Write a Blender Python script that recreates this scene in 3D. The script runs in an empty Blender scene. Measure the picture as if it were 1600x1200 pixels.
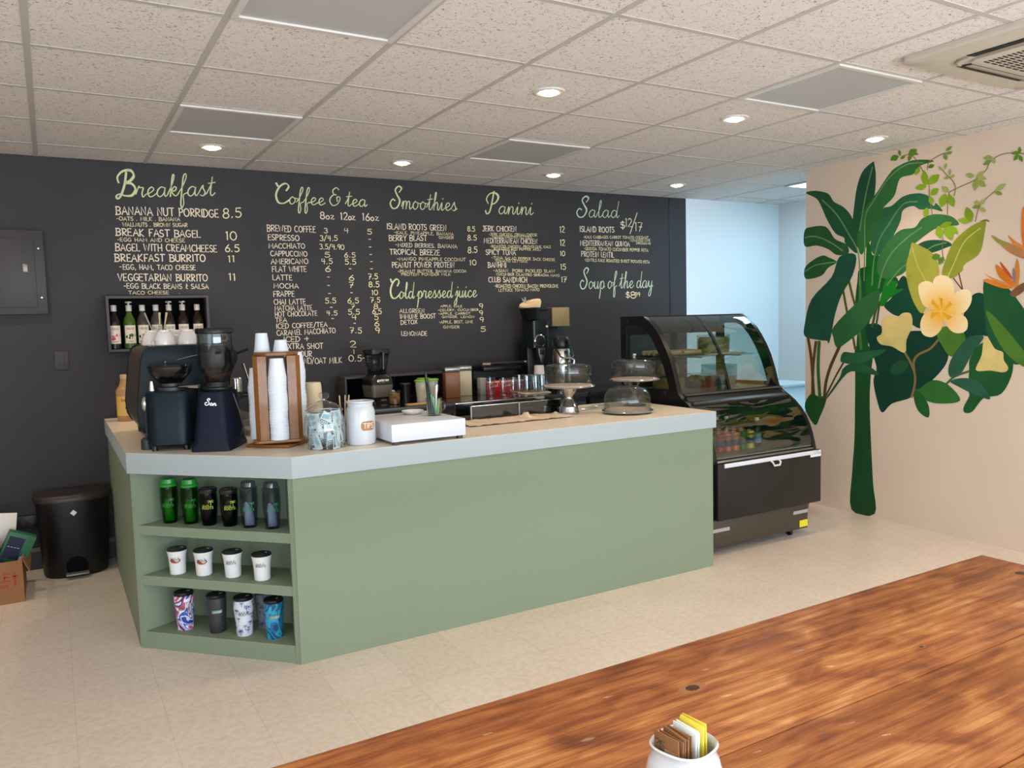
import bpy, bmesh, math, random
from mathutils import Vector, Matrix
from mathutils.geometry import tessellate_polygon
random.seed(7)
PI = math.pi
SC = bpy.context.scene
COL = SC.collection

# ------------------------------------------------------------------ camera
cam_d = bpy.data.cameras.new('camera')
cam_d.sensor_fit = 'HORIZONTAL'; cam_d.sensor_width = 36.0
cam_d.lens = 1240.7 * 36.0 / 1600.0
cam_d.clip_start = 0.05; cam_d.clip_end = 60
cam = bpy.data.objects.new('camera', cam_d); COL.objects.link(cam)
YAW, PITCH, ROLL = math.radians(30.029), math.radians(-4.639), math.radians(-1.4875)
_F = Vector((math.sin(YAW)*math.cos(PITCH), math.cos(YAW)*math.cos(PITCH), math.sin(PITCH)))
_R = Vector((math.cos(YAW), -math.sin(YAW), 0)); _U = _R.cross(_F)
_R2 = _R*math.cos(ROLL) + _U*math.sin(ROLL); _U2 = _U*math.cos(ROLL) - _R*math.sin(ROLL)
cam.matrix_world = Matrix(((_R2.x, _U2.x, -_F.x, 0.0081), (_R2.y, _U2.y, -_F.y, -3.561), (_R2.z, _U2.z, -_F.z, 1.49), (0, 0, 0, 1)))
SC.camera = cam

# ------------------------------------------------------------------ world, light, exposure
SC.view_settings.view_transform = 'Standard'
SC.view_settings.look = 'None'
SC.view_settings.gamma = 1.0
SC.view_settings.use_curve_mapping = False
SC.view_settings.exposure = -0.10
wd = bpy.data.worlds.new('daylight_world'); SC.world = wd; wd.use_nodes = True
bg = wd.node_tree.nodes['Background']; bg.inputs[0].default_value = (0.75, 0.87, 1.0, 1); bg.inputs[1].default_value = 1.0
try: SC.cycles.transparent_max_bounces = 32   # stacked clear cups
except Exception: pass
CEIL = 2.567
def area(name, loc, rot, sx, sy, power, col, spread=PI):
    d = bpy.data.lights.new(name, 'AREA'); d.shape = 'RECTANGLE'; d.size = sx; d.size_y = sy
    d.energy = power; d.color = col; d.spread = spread
    o = bpy.data.objects.new(name, d); o.location = loc; o.rotation_euler = rot; COL.objects.link(o); return o
# daylight coming in through the shop windows behind the camera and on the left
area('window_daylight', (1.6, -6.92, 1.45), (PI/2, 0, 0), 6.6, 2.1, 190, (0.80, 0.90, 1.0))
# unseen upward fill inside the room, added to brighten the ceiling
area('ceiling_fill_light', (1.6, -6.7, 0.75), (PI/2+0.92, 0, 0), 6.6, 0.8, 250, (0.78, 0.88, 1.0))
area('side_window_daylight', (-2.92, -4.2, 1.45), (PI/2, 0, -PI/2), 3.6, 2.0, 60, (0.80, 0.91, 1.0))
# the passage's fluorescent panel, and an unseen area light before its closed front wall
area('passage_panel_light', (5.795, 0.915, CEIL-0.03), (0, 0, 0), 0.55, 0.55, 17, (0.40, 0.74, 1.0))
area('passage_fill_light', (5.8, -2.9, 1.5), (PI/2, 0, 0), 1.1, 1.8, 42, (0.40, 0.74, 1.0))
LAMPS = [(x, y) for y in (1.525, -0.305, -2.135, -3.965) for x in (-1.525, -0.305, 0.915, 2.135, 3.355, 4.575) if not (x < 1 and y == -0.305)]  # leftmost column is out of view, added to brighten the left floor
WARM = (1.0, 0.76, 0.52)
def lamp_light(i, x, y, power, size=2.0):
    d = bpy.data.lights.new('downlight_beam', 'SPOT'); d.energy = power; d.color = WARM
    d.spot_size = size; d.spot_blend = 0.9; d.shadow_soft_size = 0.04
    o = bpy.data.objects.new('downlight_beam', d); o.location = (x, y, CEIL-0.035); COL.objects.link(o); return o
for i, (x, y) in enumerate(LAMPS): lamp_light(i, x, y, 29)

# ------------------------------------------------------------------ helpers
def srgb(h):
    v = [int(h[i:i+2], 16)/255 for i in (0, 2, 4)]
    return tuple(c/12.92 if c <= 0.04045 else ((c+0.055)/1.055)**2.4 for c in v) + (1,)
def mat(name, color='808080', rough=0.5, metal=0.0, noise=None, bump=0.0, bscale=60, spec=0.5, emit=0, trans=0, coat=0, alpha=1.0, stretch=(1, 1, 1)):
    m = bpy.data.materials.new(name); m.use_nodes = True
    nt = m.node_tree; b = nt.nodes['Principled BSDF']
    b.inputs['Base Color'].default_value = srgb(color)
    b.inputs['Roughness'].default_value = rough; b.inputs['Metallic'].default_value = metal
    b.inputs['Specular IOR Level'].default_value = spec
    b.inputs['Coat Weight'].default_value = coat
    b.inputs['Alpha'].default_value = alpha
    if trans: b.inputs['Transmission Weight'].default_value = trans
    if emit:
        b.inputs['Emission Color'].default_value = srgb(color); b.inputs['Emission Strength'].default_value = emit
    tc = nt.nodes.new('ShaderNodeTexCoord'); mp = nt.nodes.new('ShaderNodeMapping')
    nt.links.new(tc.outputs['Object'], mp.inputs[0]); mp.inputs['Scale'].default_value = stretch
    if noise:
        c2, sc, amt = noise
        n = nt.nodes.new('ShaderNodeTexNoise'); n.inputs['Scale'].default_value = sc; n.inputs['Detail'].default_value = 5
        nt.links.new(mp.outputs[0], n.inputs['Vector'])
        r = nt.nodes.new('ShaderNodeValToRGB'); r.color_ramp.elements[0].position = 0.5-amt; r.color_ramp.elements[1].position = 0.5+amt
        r.color_ramp.elements[0].color = srgb(color); r.color_ramp.elements[1].color = srgb(c2)
        nt.links.new(n.outputs[0], r.inputs[0]); nt.links.new(r.outputs[0], b.inputs['Base Color'])
    if bump:
        n = nt.nodes.new('ShaderNodeTexNoise'); n.inputs['Scale'].default_value = bscale; n.inputs['Detail'].default_value = 4
        nt.links.new(mp.outputs[0], n.inputs['Vector'])
        bp = nt.nodes.new('ShaderNodeBump'); bp.inputs['Strength'].default_value = bump; bp.inputs['Distance'].default_value = 0.004
        nt.links.new(n.outputs[0], bp.inputs['Height']); nt.links.new(bp.outputs[0], b.inputs['Normal'])
    return m
def glass(name, tint='ffffff', ior=1.45, gloss=1.0, rough=0.02):
    m = bpy.data.materials.new(name); m.use_nodes = True; nt = m.node_tree; nt.nodes.clear()
    o = nt.nodes.new('ShaderNodeOutputMaterial'); mx = nt.nodes.new('ShaderNodeMixShader')
    tr = nt.nodes.new('ShaderNodeBsdfTransparent'); tr.inputs[0].default_value = srgb(tint)
    gl = nt.nodes.new('ShaderNodeBsdfGlossy'); gl.inputs['Roughness'].default_value = rough
    fr = nt.nodes.new('ShaderNodeLayerWeight'); fr.inputs[0].default_value = .5
    pw = nt.nodes.new('ShaderNodeMath'); pw.operation = 'POWER'; pw.inputs[1].default_value = 4.0
    ml = nt.nodes.new('ShaderNodeMath'); ml.operation = 'MULTIPLY_ADD'; ml.inputs[1].default_value = .8*gloss; ml.inputs[2].default_value = ((ior-1)/(ior+1))**2*gloss
    ml.use_clamp = True
    nt.links.new(fr.outputs['Facing'], pw.inputs[0]); nt.links.new(pw.outputs[0], ml.inputs[0]); nt.links.new(ml.outputs[0], mx.inputs[0])
    nt.links.new(tr.outputs[0], mx.inputs[1]); nt.links.new(gl.outputs[0], mx.inputs[2]); nt.links.new(mx.outputs[0], o.inputs[0])
    return m

class MB:
    """collects shapes for ONE mesh object"""
    def __init__(self): self.bm = bmesh.new(); self.mats = []
    def mi(self, m):
        if m is None: return 0
        if m not in self.mats: self.mats.append(m)
        return self.mats.index(m)
    def _fin(self, faces, m):
        if m is not None:
            k = self.mi(m)
            for f in faces: f.material_index = k
    def box(self, a, b, m=None, bev=0.0, seg=2):
        x0, y0, z0 = [min(p, q) for p, q in zip(a, b)]; x1, y1, z1 = [max(p, q) for p, q in zip(a, b)]
        v = [self.bm.verts.new(p) for p in ((x0,y0,z0),(x1,y0,z0),(x1,y1,z0),(x0,y1,z0),(x0,y0,z1),(x1,y0,z1),(x1,y1,z1),(x0,y1,z1))]
        fs = [self.bm.faces.new([v[i] for i in q]) for q in ((0,3,2,1),(4,5,6,7),(0,1,5,4),(1,2,6,5),(2,3,7,6),(3,0,4,7))]
        self._fin(fs, m)
        if bev: self._bev(fs, bev, seg)
        return v
    def _bev(self, fs, w, seg):
        es = list({e for f in fs for e in f.edges})
        bmesh.ops.bevel(self.bm, geom=es, offset=w, segments=seg, affect='EDGES', profile=0.5, clamp_overlap=True)
    def prism(self, pts, a, b, axis='z', m=None, bev=0.0, seg=2):
        def P(u, v, t): return {'z': (u, v, t), 'y': (u, t, v), 'x': (t, u, v)}[axis]
        A = [self.bm.verts.new(P(u, v, a)) for u, v in pts]; B = [self.bm.verts.new(P(u, v, b)) for u, v in pts]
        n = len(pts); fs = [self.bm.faces.new(A), self.bm.faces.new(B)]
        for i in range(n): fs.append(self.bm.faces.new([A[i], A[(i+1) % n], B[(i+1) % n], B[i]]))
        bmesh.ops.recalc_face_normals(self.bm, faces=fs)
        self._fin(fs, m)
        if bev: self._bev(fs, bev, seg)
    def loft(self, rings, m=None, caps=True, closed=True):
        R = [[self.bm.verts.new(p) for p in r] for r in rings]; fs = []
        n = len(R[0])
        for i in range(len(R)-1):
            for j in range(n if closed else n-1):
                k = (j+1) % n
                fs.append(self.bm.faces.new([R[i][j], R[i][k], R[i+1][k], R[i+1][j]]))
        if caps and closed:
            fs.append(self.bm.faces.new(list(reversed(R[0])))); fs.append(self.bm.faces.new(R[-1]))
        bmesh.ops.recalc_face_normals(self.bm, faces=fs)
        self._fin(fs, m); return fs
    def lathe(self, prof, c=(0, 0, 0), seg=32, m=None, sx=1.0, sy=1.0, rot=0.0, tilt=None):
        T = Matrix.Rotation(tilt[1], 4, tilt[0]) if tilt else Matrix.Identity(4)
        rings = []
        for r, z in prof:
            if r < 1e-6: rings.append([self.bm.verts.new(T @ Vector((0, 0, z)) + Vector(c))])
            else: rings.append([self.bm.verts.new(T @ Vector((r*sx*math.cos(rot+2*PI*k/seg), r*sy*math.sin(rot+2*PI*k/seg), z)) + Vector(c)) for k in range(seg)])
        fs = []
        for A, B in zip(rings, rings[1:]):
            if len(A) == 1 and len(B) == 1: continue
            for k in range(seg):
                j = (k+1) % seg
                if len(A) == 1: fs.append(self.bm.faces.new([A[0], B[j], B[k]]))
                elif len(B) == 1: fs.append(self.bm.faces.new([A[k], A[j], B[0]]))
                else: fs.append(self.bm.faces.new([A[k], A[j], B[j], B[k]]))
        self._fin(fs, m); return fs
    def cyl(self, c, r, h, m=None, seg=24, r2=None, bev=0.0):
        r2 = r if r2 is None else r2
        b = min(bev, h*0.4)
        prof = [(0, 0), (r-b, 0), (r, b), (r2, h-b), (r2-b, h), (0, h)] if b else [(0, 0), (r, 0), (r2, h), (0, h)]
        self.lathe(prof, c, seg, m)
    def tube(self, pts, r, seg=8, m=None, closed=False):
        pts = [Vector(p) for p in pts]; n = len(pts); rings = []; up = None
        for i, p in enumerate(pts):
            if closed: d = pts[(i+1) % n] - pts[i-1]
            else: d = pts[min(i+1, n-1)] - pts[max(i-1, 0)]
            d.normalize()
            if up is None: up = Vector((0, 0, 1)) if abs(d.z) < 0.9 else Vector((1, 0, 0))
            s = d.cross(up).normalized(); up = s.cross(d).normalized()
            rr = r[i] if isinstance(r, (list, tuple)) else r
            rings.append([p + (s*math.cos(2*PI*k/seg) + up*math.sin(2*PI*k/seg))*rr for k in range(seg)])
        if closed: rings.append(rings[0])
        self.loft(rings, m, caps=not closed)
    def poly(self, pts, m=None):
        f = self.bm.faces.new([self.bm.verts.new(p) for p in pts]); self._fin([f], m); return f
    def ball(self, c, r, m=None, s=(1, 1, 1), u=16, v=10):
        prof = [(r*math.sin(PI*i/v), -r*math.cos(PI*i/v)) for i in range(v+1)]; prof[0] = (0, -r); prof[-1] = (0, r)
        fs = self.lathe([(p, z*s[2]) for p, z in prof], c, u, m, s[0], s[1])
    def rot(self, ang, axis='Z', c=(0, 0, 0)):
        bmesh.ops.rotate(self.bm, cent=c, matrix=Matrix.Rotation(ang, 3, axis), verts=self.bm.verts); return self
    def move(self, d): bmesh.ops.translate(self.bm, vec=d, verts=self.bm.verts); return self
    def build(self, name, m=None, parent=None, world=False, sharp=35, smooth=True, solid=0):
        """links the mesh; world=True: shapes were given in world coordinates"""
        if world and parent is not None:
            o = Vector(parent.location)
            if parent.parent: o += Vector(parent.parent.location)
            bmesh.ops.translate(self.bm, vec=-o, verts=self.bm.verts)
        me = bpy.data.meshes.new(name); self.bm.to_mesh(me); self.bm.free()
        if self.mats:
            for q in self.mats: me.materials.append(q)
            if m is not None and m not in self.mats: pass
        elif m is not None: me.materials.append(m)
        if smooth:
            for p in me.polygons: p.use_smooth = True
            me.set_sharp_from_angle(angle=math.radians(sharp))
        ob = bpy.data.objects.new(name, me); COL.objects.link(ob)
        if parent is not None: ob.parent = parent
        if solid:
            sm = ob.modifiers.new('thickness', 'SOLIDIFY'); sm.thickness = solid; sm.offset = -1
        return ob
def thing(name, label, cat, loc=(0, 0, 0), rz=0.0, group=None):
    o = bpy.data.objects.new(name, None); COL.objects.link(o); o.location = loc; o.rotation_euler = (0, 0, rz)
    o.empty_display_size = 0.05
    return tag(o, label, cat, group)
def tag(o, label, cat, group=None):
    o['label'] = label; o['category'] = cat
    if group: o['group'] = group
    return o
def struct(o): o['kind'] = 'structure'; return o
def dup(root, loc, label=None, rz=None, group=None):
    r = root.copy(); COL.objects.link(r); r.location = loc
    if rz is not None: r.rotation_euler = (0, 0, rz)
    if label: r['label'] = label
    if group: r['group'] = group
    for ch in list(root.children):
        c = ch.copy(); COL.objects.link(c); c.parent = r
        for g in list(ch.children):
            d = g.copy(); COL.objects.link(d); d.parent = c
    return r
def spline(pts, n=6, closed=False):
    P = [tuple(p) for p in pts]; out = []; L = len(P)
    for i in range(L if closed else L-1):
        if closed: p0, p1, p2, p3 = P[i-1], P[i], P[(i+1) % L], P[(i+2) % L]
        else: p0, p1, p2, p3 = P[max(i-1, 0)], P[i], P[i+1], P[min(i+2, L-1)]
        for k in range(n):
            t = k/n; t2 = t*t; t3 = t2*t
            out.append(tuple(0.5*(2*b + (c-a)*t + (2*a-5*b+4*c-d)*t2 + (3*b-a-3*c+d)*t3) for a, b, c, d in zip(p0, p1, p2, p3)))
    if not closed: out.append(P[-1])
    return out

# ------------------------------------------------------------------ hand lettering (stroke alphabet)
def arc(cx, cy, rx, ry, a0, a1, n=10): return [(cx+rx*math.cos(math.radians(a0+(a1-a0)*i/n)), cy+ry*math.sin(math.radians(a0+(a1-a0)*i/n))) for i in range(n+1)]
CAPS = {
 'A': (.8, [[(0,0),(.38,1),(.78,0)],[(.15,.35),(.62,.35)]]),
 'B': (.75, [[(.08,0),(.08,1)],[(0,1)]+arc(.3,.76,.36,.24,90,-90)+[(.1,.52)],[(.1,.52)]+arc(.34,.26,.4,.26,90,-90)+[(0,0)]]),
 'C': (.72, [arc(.42,.5,.4,.5,50,310)]),
 'D': (.78, [[(.08,0),(.08,1)],[(0,1)]+arc(.25,.5,.5,.5,90,-90)+[(0,0)]]),
 'E': (.62, [[(.55,1),(.06,1),(.06,0),(.6,0)],[(.06,.52),(.48,.52)]]),
 'F': (.58, [[(.58,1),(.06,1),(.06,0)],[(.06,.52),(.45,.52)]]),
 'G': (.8, [arc(.42,.5,.4,.5,50,320)+[(.74,.45),(.45,.45)]]),
 'H': (.75, [[(.06,0),(.06,1)],[(.68,0),(.68,1)],[(.06,.5),(.68,.5)]]),
 'I': (.22, [[(.1,0),(.1,1)]]),
 'J': (.55, [[(.1,1),(.6,1)],[(.42,1),(.42,.2)]+arc(.22,.2,.2,.2,0,-150)]),
 'K': (.7, [[(.06,0),(.06,1)],[(.62,1),(.08,.45),(.66,0)]]),
 'L': (.58, [[(.06,1),(.06,0),(.56,0)]]),
 'M': (.95, [[(.04,0),(.12,1),(.45,.3),(.78,1),(.88,0)]]),
 'N': (.78, [[(.06,0),(.06,1),(.68,0),(.68,1)]]),
 'O': (.85, [arc(.42,.5,.4,.5,90,450,14)]),
 'P': (.66, [[(.08,0),(.08,1)],[(0,1)]+arc(.28,.74,.34,.26,90,-90)+[(.08,.48)]]),
 'Q': (.85, [arc(.42,.5,.4,.5,90,450,14),[(.5,.25),(.85,-.1)]]),
 'R': (.72, [[(.08,0),(.08,1)],[(0,1)]+arc(.28,.75,.34,.25,90,-90)+[(.1,.5),(.66,0)]]),
 'S': (.62, [arc(.32,.75,.26,.25,40,250,8)+arc(.3,.26,.28,.26,80,-150,8)]),
 'T': (.72, [[(0,1),(.72,1)],[(.36,1),(.36,0)]]),
 'U': (.75, [[(.06,1),(.06,.3)]+arc(.37,.3,.31,.3,180,360,8)+[(.68,1)]]),
 'V': (.75, [[(.02,1),(.36,0),(.72,1)]]),
 'W': (1.05, [[(.02,1),(.26,0),(.5,.8),(.76,0),(1,1)]]),
 'X': (.7, [[(.04,1),(.66,0)],[(.64,1),(.02,0)]]),
 'Y': (.7, [[(.02,1),(.34,.48),(.34,0)],[(.66,1),(.34,.48)]]),
 'Z': (.7, [[(.04,1),(.64,1),(.03,0),(.68,0)]]),
 '0': (.8, [arc(.4,.5,.36,.5,90,450,14)]), '1': (.3, [[(.02,.85),(.15,1),(.15,0)]]),
 '2': (.66, [arc(.32,.72,.28,.28,160,-30,8)+[(.03,0),(.64,0)]]),
 '3': (.62, [arc(.28,.76,.27,.24,140,-90,8)+arc(.28,.27,.32,.27,80,-140,8)]),
 '4': (.66, [[(.12,1),(.05,.5),(.6,.5)],[(.46,1),(.46,0)]]),
 '5': (.62, [[(.58,1),(.12,1),(.08,.58)]+arc(.28,.32,.32,.32,110,-140,9)]),
 '6': (.64, [[(.5,1),(.16,.6)]+arc(.32,.28,.28,.28,160,-200,12)]),
 '7': (.62, [[(.02,1),(.6,1),(.2,0)],[(.15,.5),(.55,.5)]]),
 '8': (.64, [arc(.32,.76,.24,.24,270,-90,12),arc(.32,.26,.3,.26,90,450,12)]),
 '9': (.62, [arc(.3,.72,.26,.27,0,360,12)+[(.54,.5),(.42,0)]]),
 '.': (.3, [[(.1,0),(.14,.09)]]), ',': (.28, [[(.14,.1),(.05,-.16)]]), '-': (.5, [[(.04,.5),(.42,.5)]]),
 '/': (.55, [[(0,-.1),(.5,1.1)]]), '+': (.8, [[(.05,.5),(.72,.5)],[(.38,.1),(.38,.9)]]),
 '&': (.6, [[(.3,1),(.3,.75)],[(.5,.7),(.15,.6),(.1,.45),(.4,.4),(.12,.25),(.15,.1),(.5,0)]]),
 '$': (.7, [arc(.35,.7,.24,.2,40,250,7)+arc(.33,.3,.26,.22,80,-150,7),[(.35,1.08),(.35,-.08)]]),
 'o': (.55, [arc(.26,.25,.24,.25,90,450,10)]), 'z': (.5, [[(.03,.5),(.44,.5),(.02,0),(.48,0)]]), ' ': (.45, []),
 '*': (.8, [[(.4,.9),(.4,0)],[(.4,.9),(.05,.6)],[(.4,.9),(.75,.6)],[(.4,.9),(.2,1.05),(0,.95)],[(.4,.9),(.6,1.05),(.8,.95)]]),
}
# joined-up script, x-height 1, capitals 2.8
SCRIPT = {
 'a': (1.25,[[(.9,.85),(.55,1),(.2,.7),(.15,.25),(.45,0),(.8,.3),(.92,.95),(.9,.3),(1.05,.02),(1.3,.3)]]),
 'c': (1.05,[[(.85,.8),(.55,1),(.2,.65),(.2,.25),(.5,0),(.85,.1),(1.1,.35)]]),
 'd': (1.3,[[(.85,.85),(.5,1),(.2,.65),(.2,.2),(.5,0),(.8,.3),(1.0,1.2),(1.1,2.3),(1.0,1.2),(.95,.3),(1.1,0),(1.35,.3)]]),
 'e': (1.05,[[(0,.25),(.5,.45),(.8,.75),(.6,1),(.3,.8),(.22,.4),(.45,.02),(.8,.1),(1.1,.35)]]),
 'f': (.9,[[(0,.3),(.45,1.1),(.75,2.0),(.62,2.35),(.42,1.9),(.36,.5),(.34,-.8),(.5,-1.2),(.66,-.7),(.55,.1),(.95,.35)]]),
 'h': (1.2,[[(0,.3),(.4,1.2),(.55,2.1),(.42,2.25),(.33,1.6),(.3,0)],[(.3,0),(.38,.6),(.65,1),(.85,.75),(.85,.2),(1,0),(1.25,.3)]]),
 'i': (.7,[[(0,.3),(.28,1),(.28,.2),(.45,0),(.75,.3)],[(.36,1.4),(.42,1.55)]]),
 'j': (.7,[[(0,.3),(.4,1),(.38,-.6),(.15,-1.1),(-.1,-.8),(.3,-.1),(.75,.3)],[(.46,1.4),(.5,1.55)]]),
 'k': (1.1,[[(0,.3),(.4,1.3),(.55,2.1),(.42,2.25),(.33,1.6),(.28,0)],[(.3,.4),(.6,.98),(.85,.9),(.75,.6),(.4,.5),(.8,.05),(1.15,.3)]]),
 'l': (.75,[[(0,.3),(.4,1.3),(.5,2.1),(.35,2.25),(.27,1.5),(.3,.3),(.5,0),(.8,.3)]]),
 'm': (1.55,[[(0,.3),(.2,1),(.22,0)],[(.22,0),(.35,.8),(.55,1),(.7,.8),(.7,0)],[(.7,0),(.85,.8),(1.05,1),(1.2,.75),(1.2,.2),(1.35,0),(1.6,.3)]]),
 'n': (1.15,[[(0,.3),(.2,1),(.22,0)],[(.22,0),(.4,.8),(.65,1),(.8,.75),(.8,.2),(.95,0),(1.2,.3)]]),
 'o': (1.1,[[(.5,1),(.2,.7),(.2,.25),(.5,0),(.85,.3),(.85,.75),(.5,1),(.75,.85),(1.2,.75)]]),
 'p': (1.1,[[(0,.3),(.3,1),(.27,-.4),(.15,-1.3)],[(.27,.2),(.42,.85),(.7,1),(.95,.6),(.8,.1),(.5,0),(.3,.2)],[(.75,.05),(1.15,.3)]]),
 'r': (1.0,[[(0,.3),(.25,1.1),(.35,.95),(.7,.95),(.62,.4),(.75,0),(1.05,.3)]]),
 's': (.95,[[(0,.2),(.45,1.1),(.5,.8),(.75,.35),(.55,0),(.25,.1)],[(.6,.02),(1.0,.3)]]),
 't': (.85,[[(0,.3),(.4,1.2),(.5,2.0),(.42,1),(.4,.25),(.6,0),(.9,.3)],[(.1,1.3),(.85,1.4)]]),
 'u': (1.2,[[(0,.3),(.2,1),(.2,.3),(.45,0),(.75,.3),(.85,1),(.85,.2),(1,0),(1.25,.3)]]),
 'y': (1.15,[[(0,.3),(.2,1),(.25,.4),(.5,.1),(.8,.4),(.9,1),(.85,-.5),(.6,-1.15),(.3,-.9),(.7,-.1),(1.2,.3)]]),
 'B': (2.0,[[(.85,2.6),(.75,1.3),(.45,.2),(.15,-.15),(0,.15),(.35,.35),(.8,.2)],[(.15,1.5),(.0,2.1),(.5,2.7),(1.3,2.8),(1.65,2.3),(1.3,1.75),(.85,1.5),(1.5,1.45),(1.9,.9),(1.55,.25),(.8,.2)]]),
 'C': (1.9,[[(.05,2.75),(.3,2.35)],[(1.45,1.8),(1.75,2.4),(1.3,2.8),(.55,2.3),(.15,1.2),(.5,.2),(1.2,.05),(2.0,.6)]]),
 'S': (1.75,[[(1.35,2.1),(1.65,2.6),(1.15,2.85),(.7,2.35),(1.05,1.7),(1.5,1.0),(1.15,.15),(.45,0),(.05,.6),(.35,1.15),(.75,1.0)]]),
 'P': (1.8,[[(1.05,2.9),(.9,1.5),(.65,.2),(.25,-.05),(.05,.35)],[(.35,1.3),(.05,1.9),(.5,2.6),(1.3,2.7),(1.75,2.2),(1.45,1.5),(.9,1.2)]]),
 '&': (1.8,[[(1.3,2.2),(.9,2.5),(.45,2.1),(.6,1.6),(1.0,1.5),(.45,1.4),(.1,.7),(.6,0),(1.3,.3),(1.55,1.1),(1.1,1.2),(1.2,.6)]]), ' ': (.55,[]),
}
def strokes(text, script=False):
    """polylines of the text: cap height 1, and the total width"""
    F = SCRIPT if script else CAPS; x = 0; out = []; k = 1/2.8 if script else 1
    for ch in text:
        w, ls = F.get(ch) or F.get(ch.upper()) or F[' ']
        for l in ls:
            q = spline(l, 5) if script else l
            out.append([((x+a+(0.12*b if script else 0))*k, b*k) for a, b in q])
        x += w + (0.0 if script else 0.14)
    return out, x*k
def ribbon(mb, line, w, fn, m=None, slope=0.0):
    n = len(line)
    if n < 2: return
    L = []; R = []
    for i, (x, y) in enumerate(line):
        dx = line[min(i+1, n-1)][0]-line[max(i-1, 0)][0]; dy = line[min(i+1, n-1)][1]-line[max(i-1, 0)][1]
        d = math.hypot(dx, dy) or 1e-9
        ww = w*(1+slope*max(0, -dy/d))*0.5
        nx, ny = -dy/d*ww, dx/d*ww
        if i == 0: x -= dx/d*ww*.6; y -= dy/d*ww*.6
        if i == n-1: x += dx/d*ww*.6; y += dy/d*ww*.6
        L.append(mb.bm.verts.new(fn(x+nx, y+ny))); R.append(mb.bm.verts.new(fn(x-nx, y-ny)))
    fs = []
    for i in range(n-1): fs.append(mb.bm.faces.new([R[i], R[i+1], L[i+1], L[i]]))
    mb._fin(fs, m)
def write(mb, text, fn, x0, y0, x1, y1, h, w, m=None, script=False, jit=0.0, slope=0.0):
    """letters fitted between (x0,y0) and (x1,y1) on the surface fn(u,v)"""
    ls, W = strokes(text, script)
    xs = [p[0] for l in ls for p in l]; a, b = min(xs), max(xs); s = (x1-x0)/max(b-a, 1e-6)
    if len(text) == 1 and text in '1-': s = min(s, h*1.2)
    if not script: w = min(w, max(s*.165, h*.11))
    for l in ls:
        jx, jy = random.uniform(-jit, jit)*h, random.uniform(-jit, jit)*h
        q = [(x0+(px-a)*s+jx, y0+(y1-y0)*(px-a)/max(b-a, 1e-6)+py*h+jy) for px, py in l]
        ribbon(mb, q, w, fn, m, slope)
def on_cyl(c, r, a0, zs=None):
    """a surface mapping u (along) and v (up) onto a standing cylinder facing direction a0"""
    def f(u, v):
        rr = r(v) if callable(r) else r
        a = a0 + u/rr
        return (c[0]+rr*math.cos(a), c[1]+rr*math.sin(a), c[2]+v)
    return f

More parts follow.
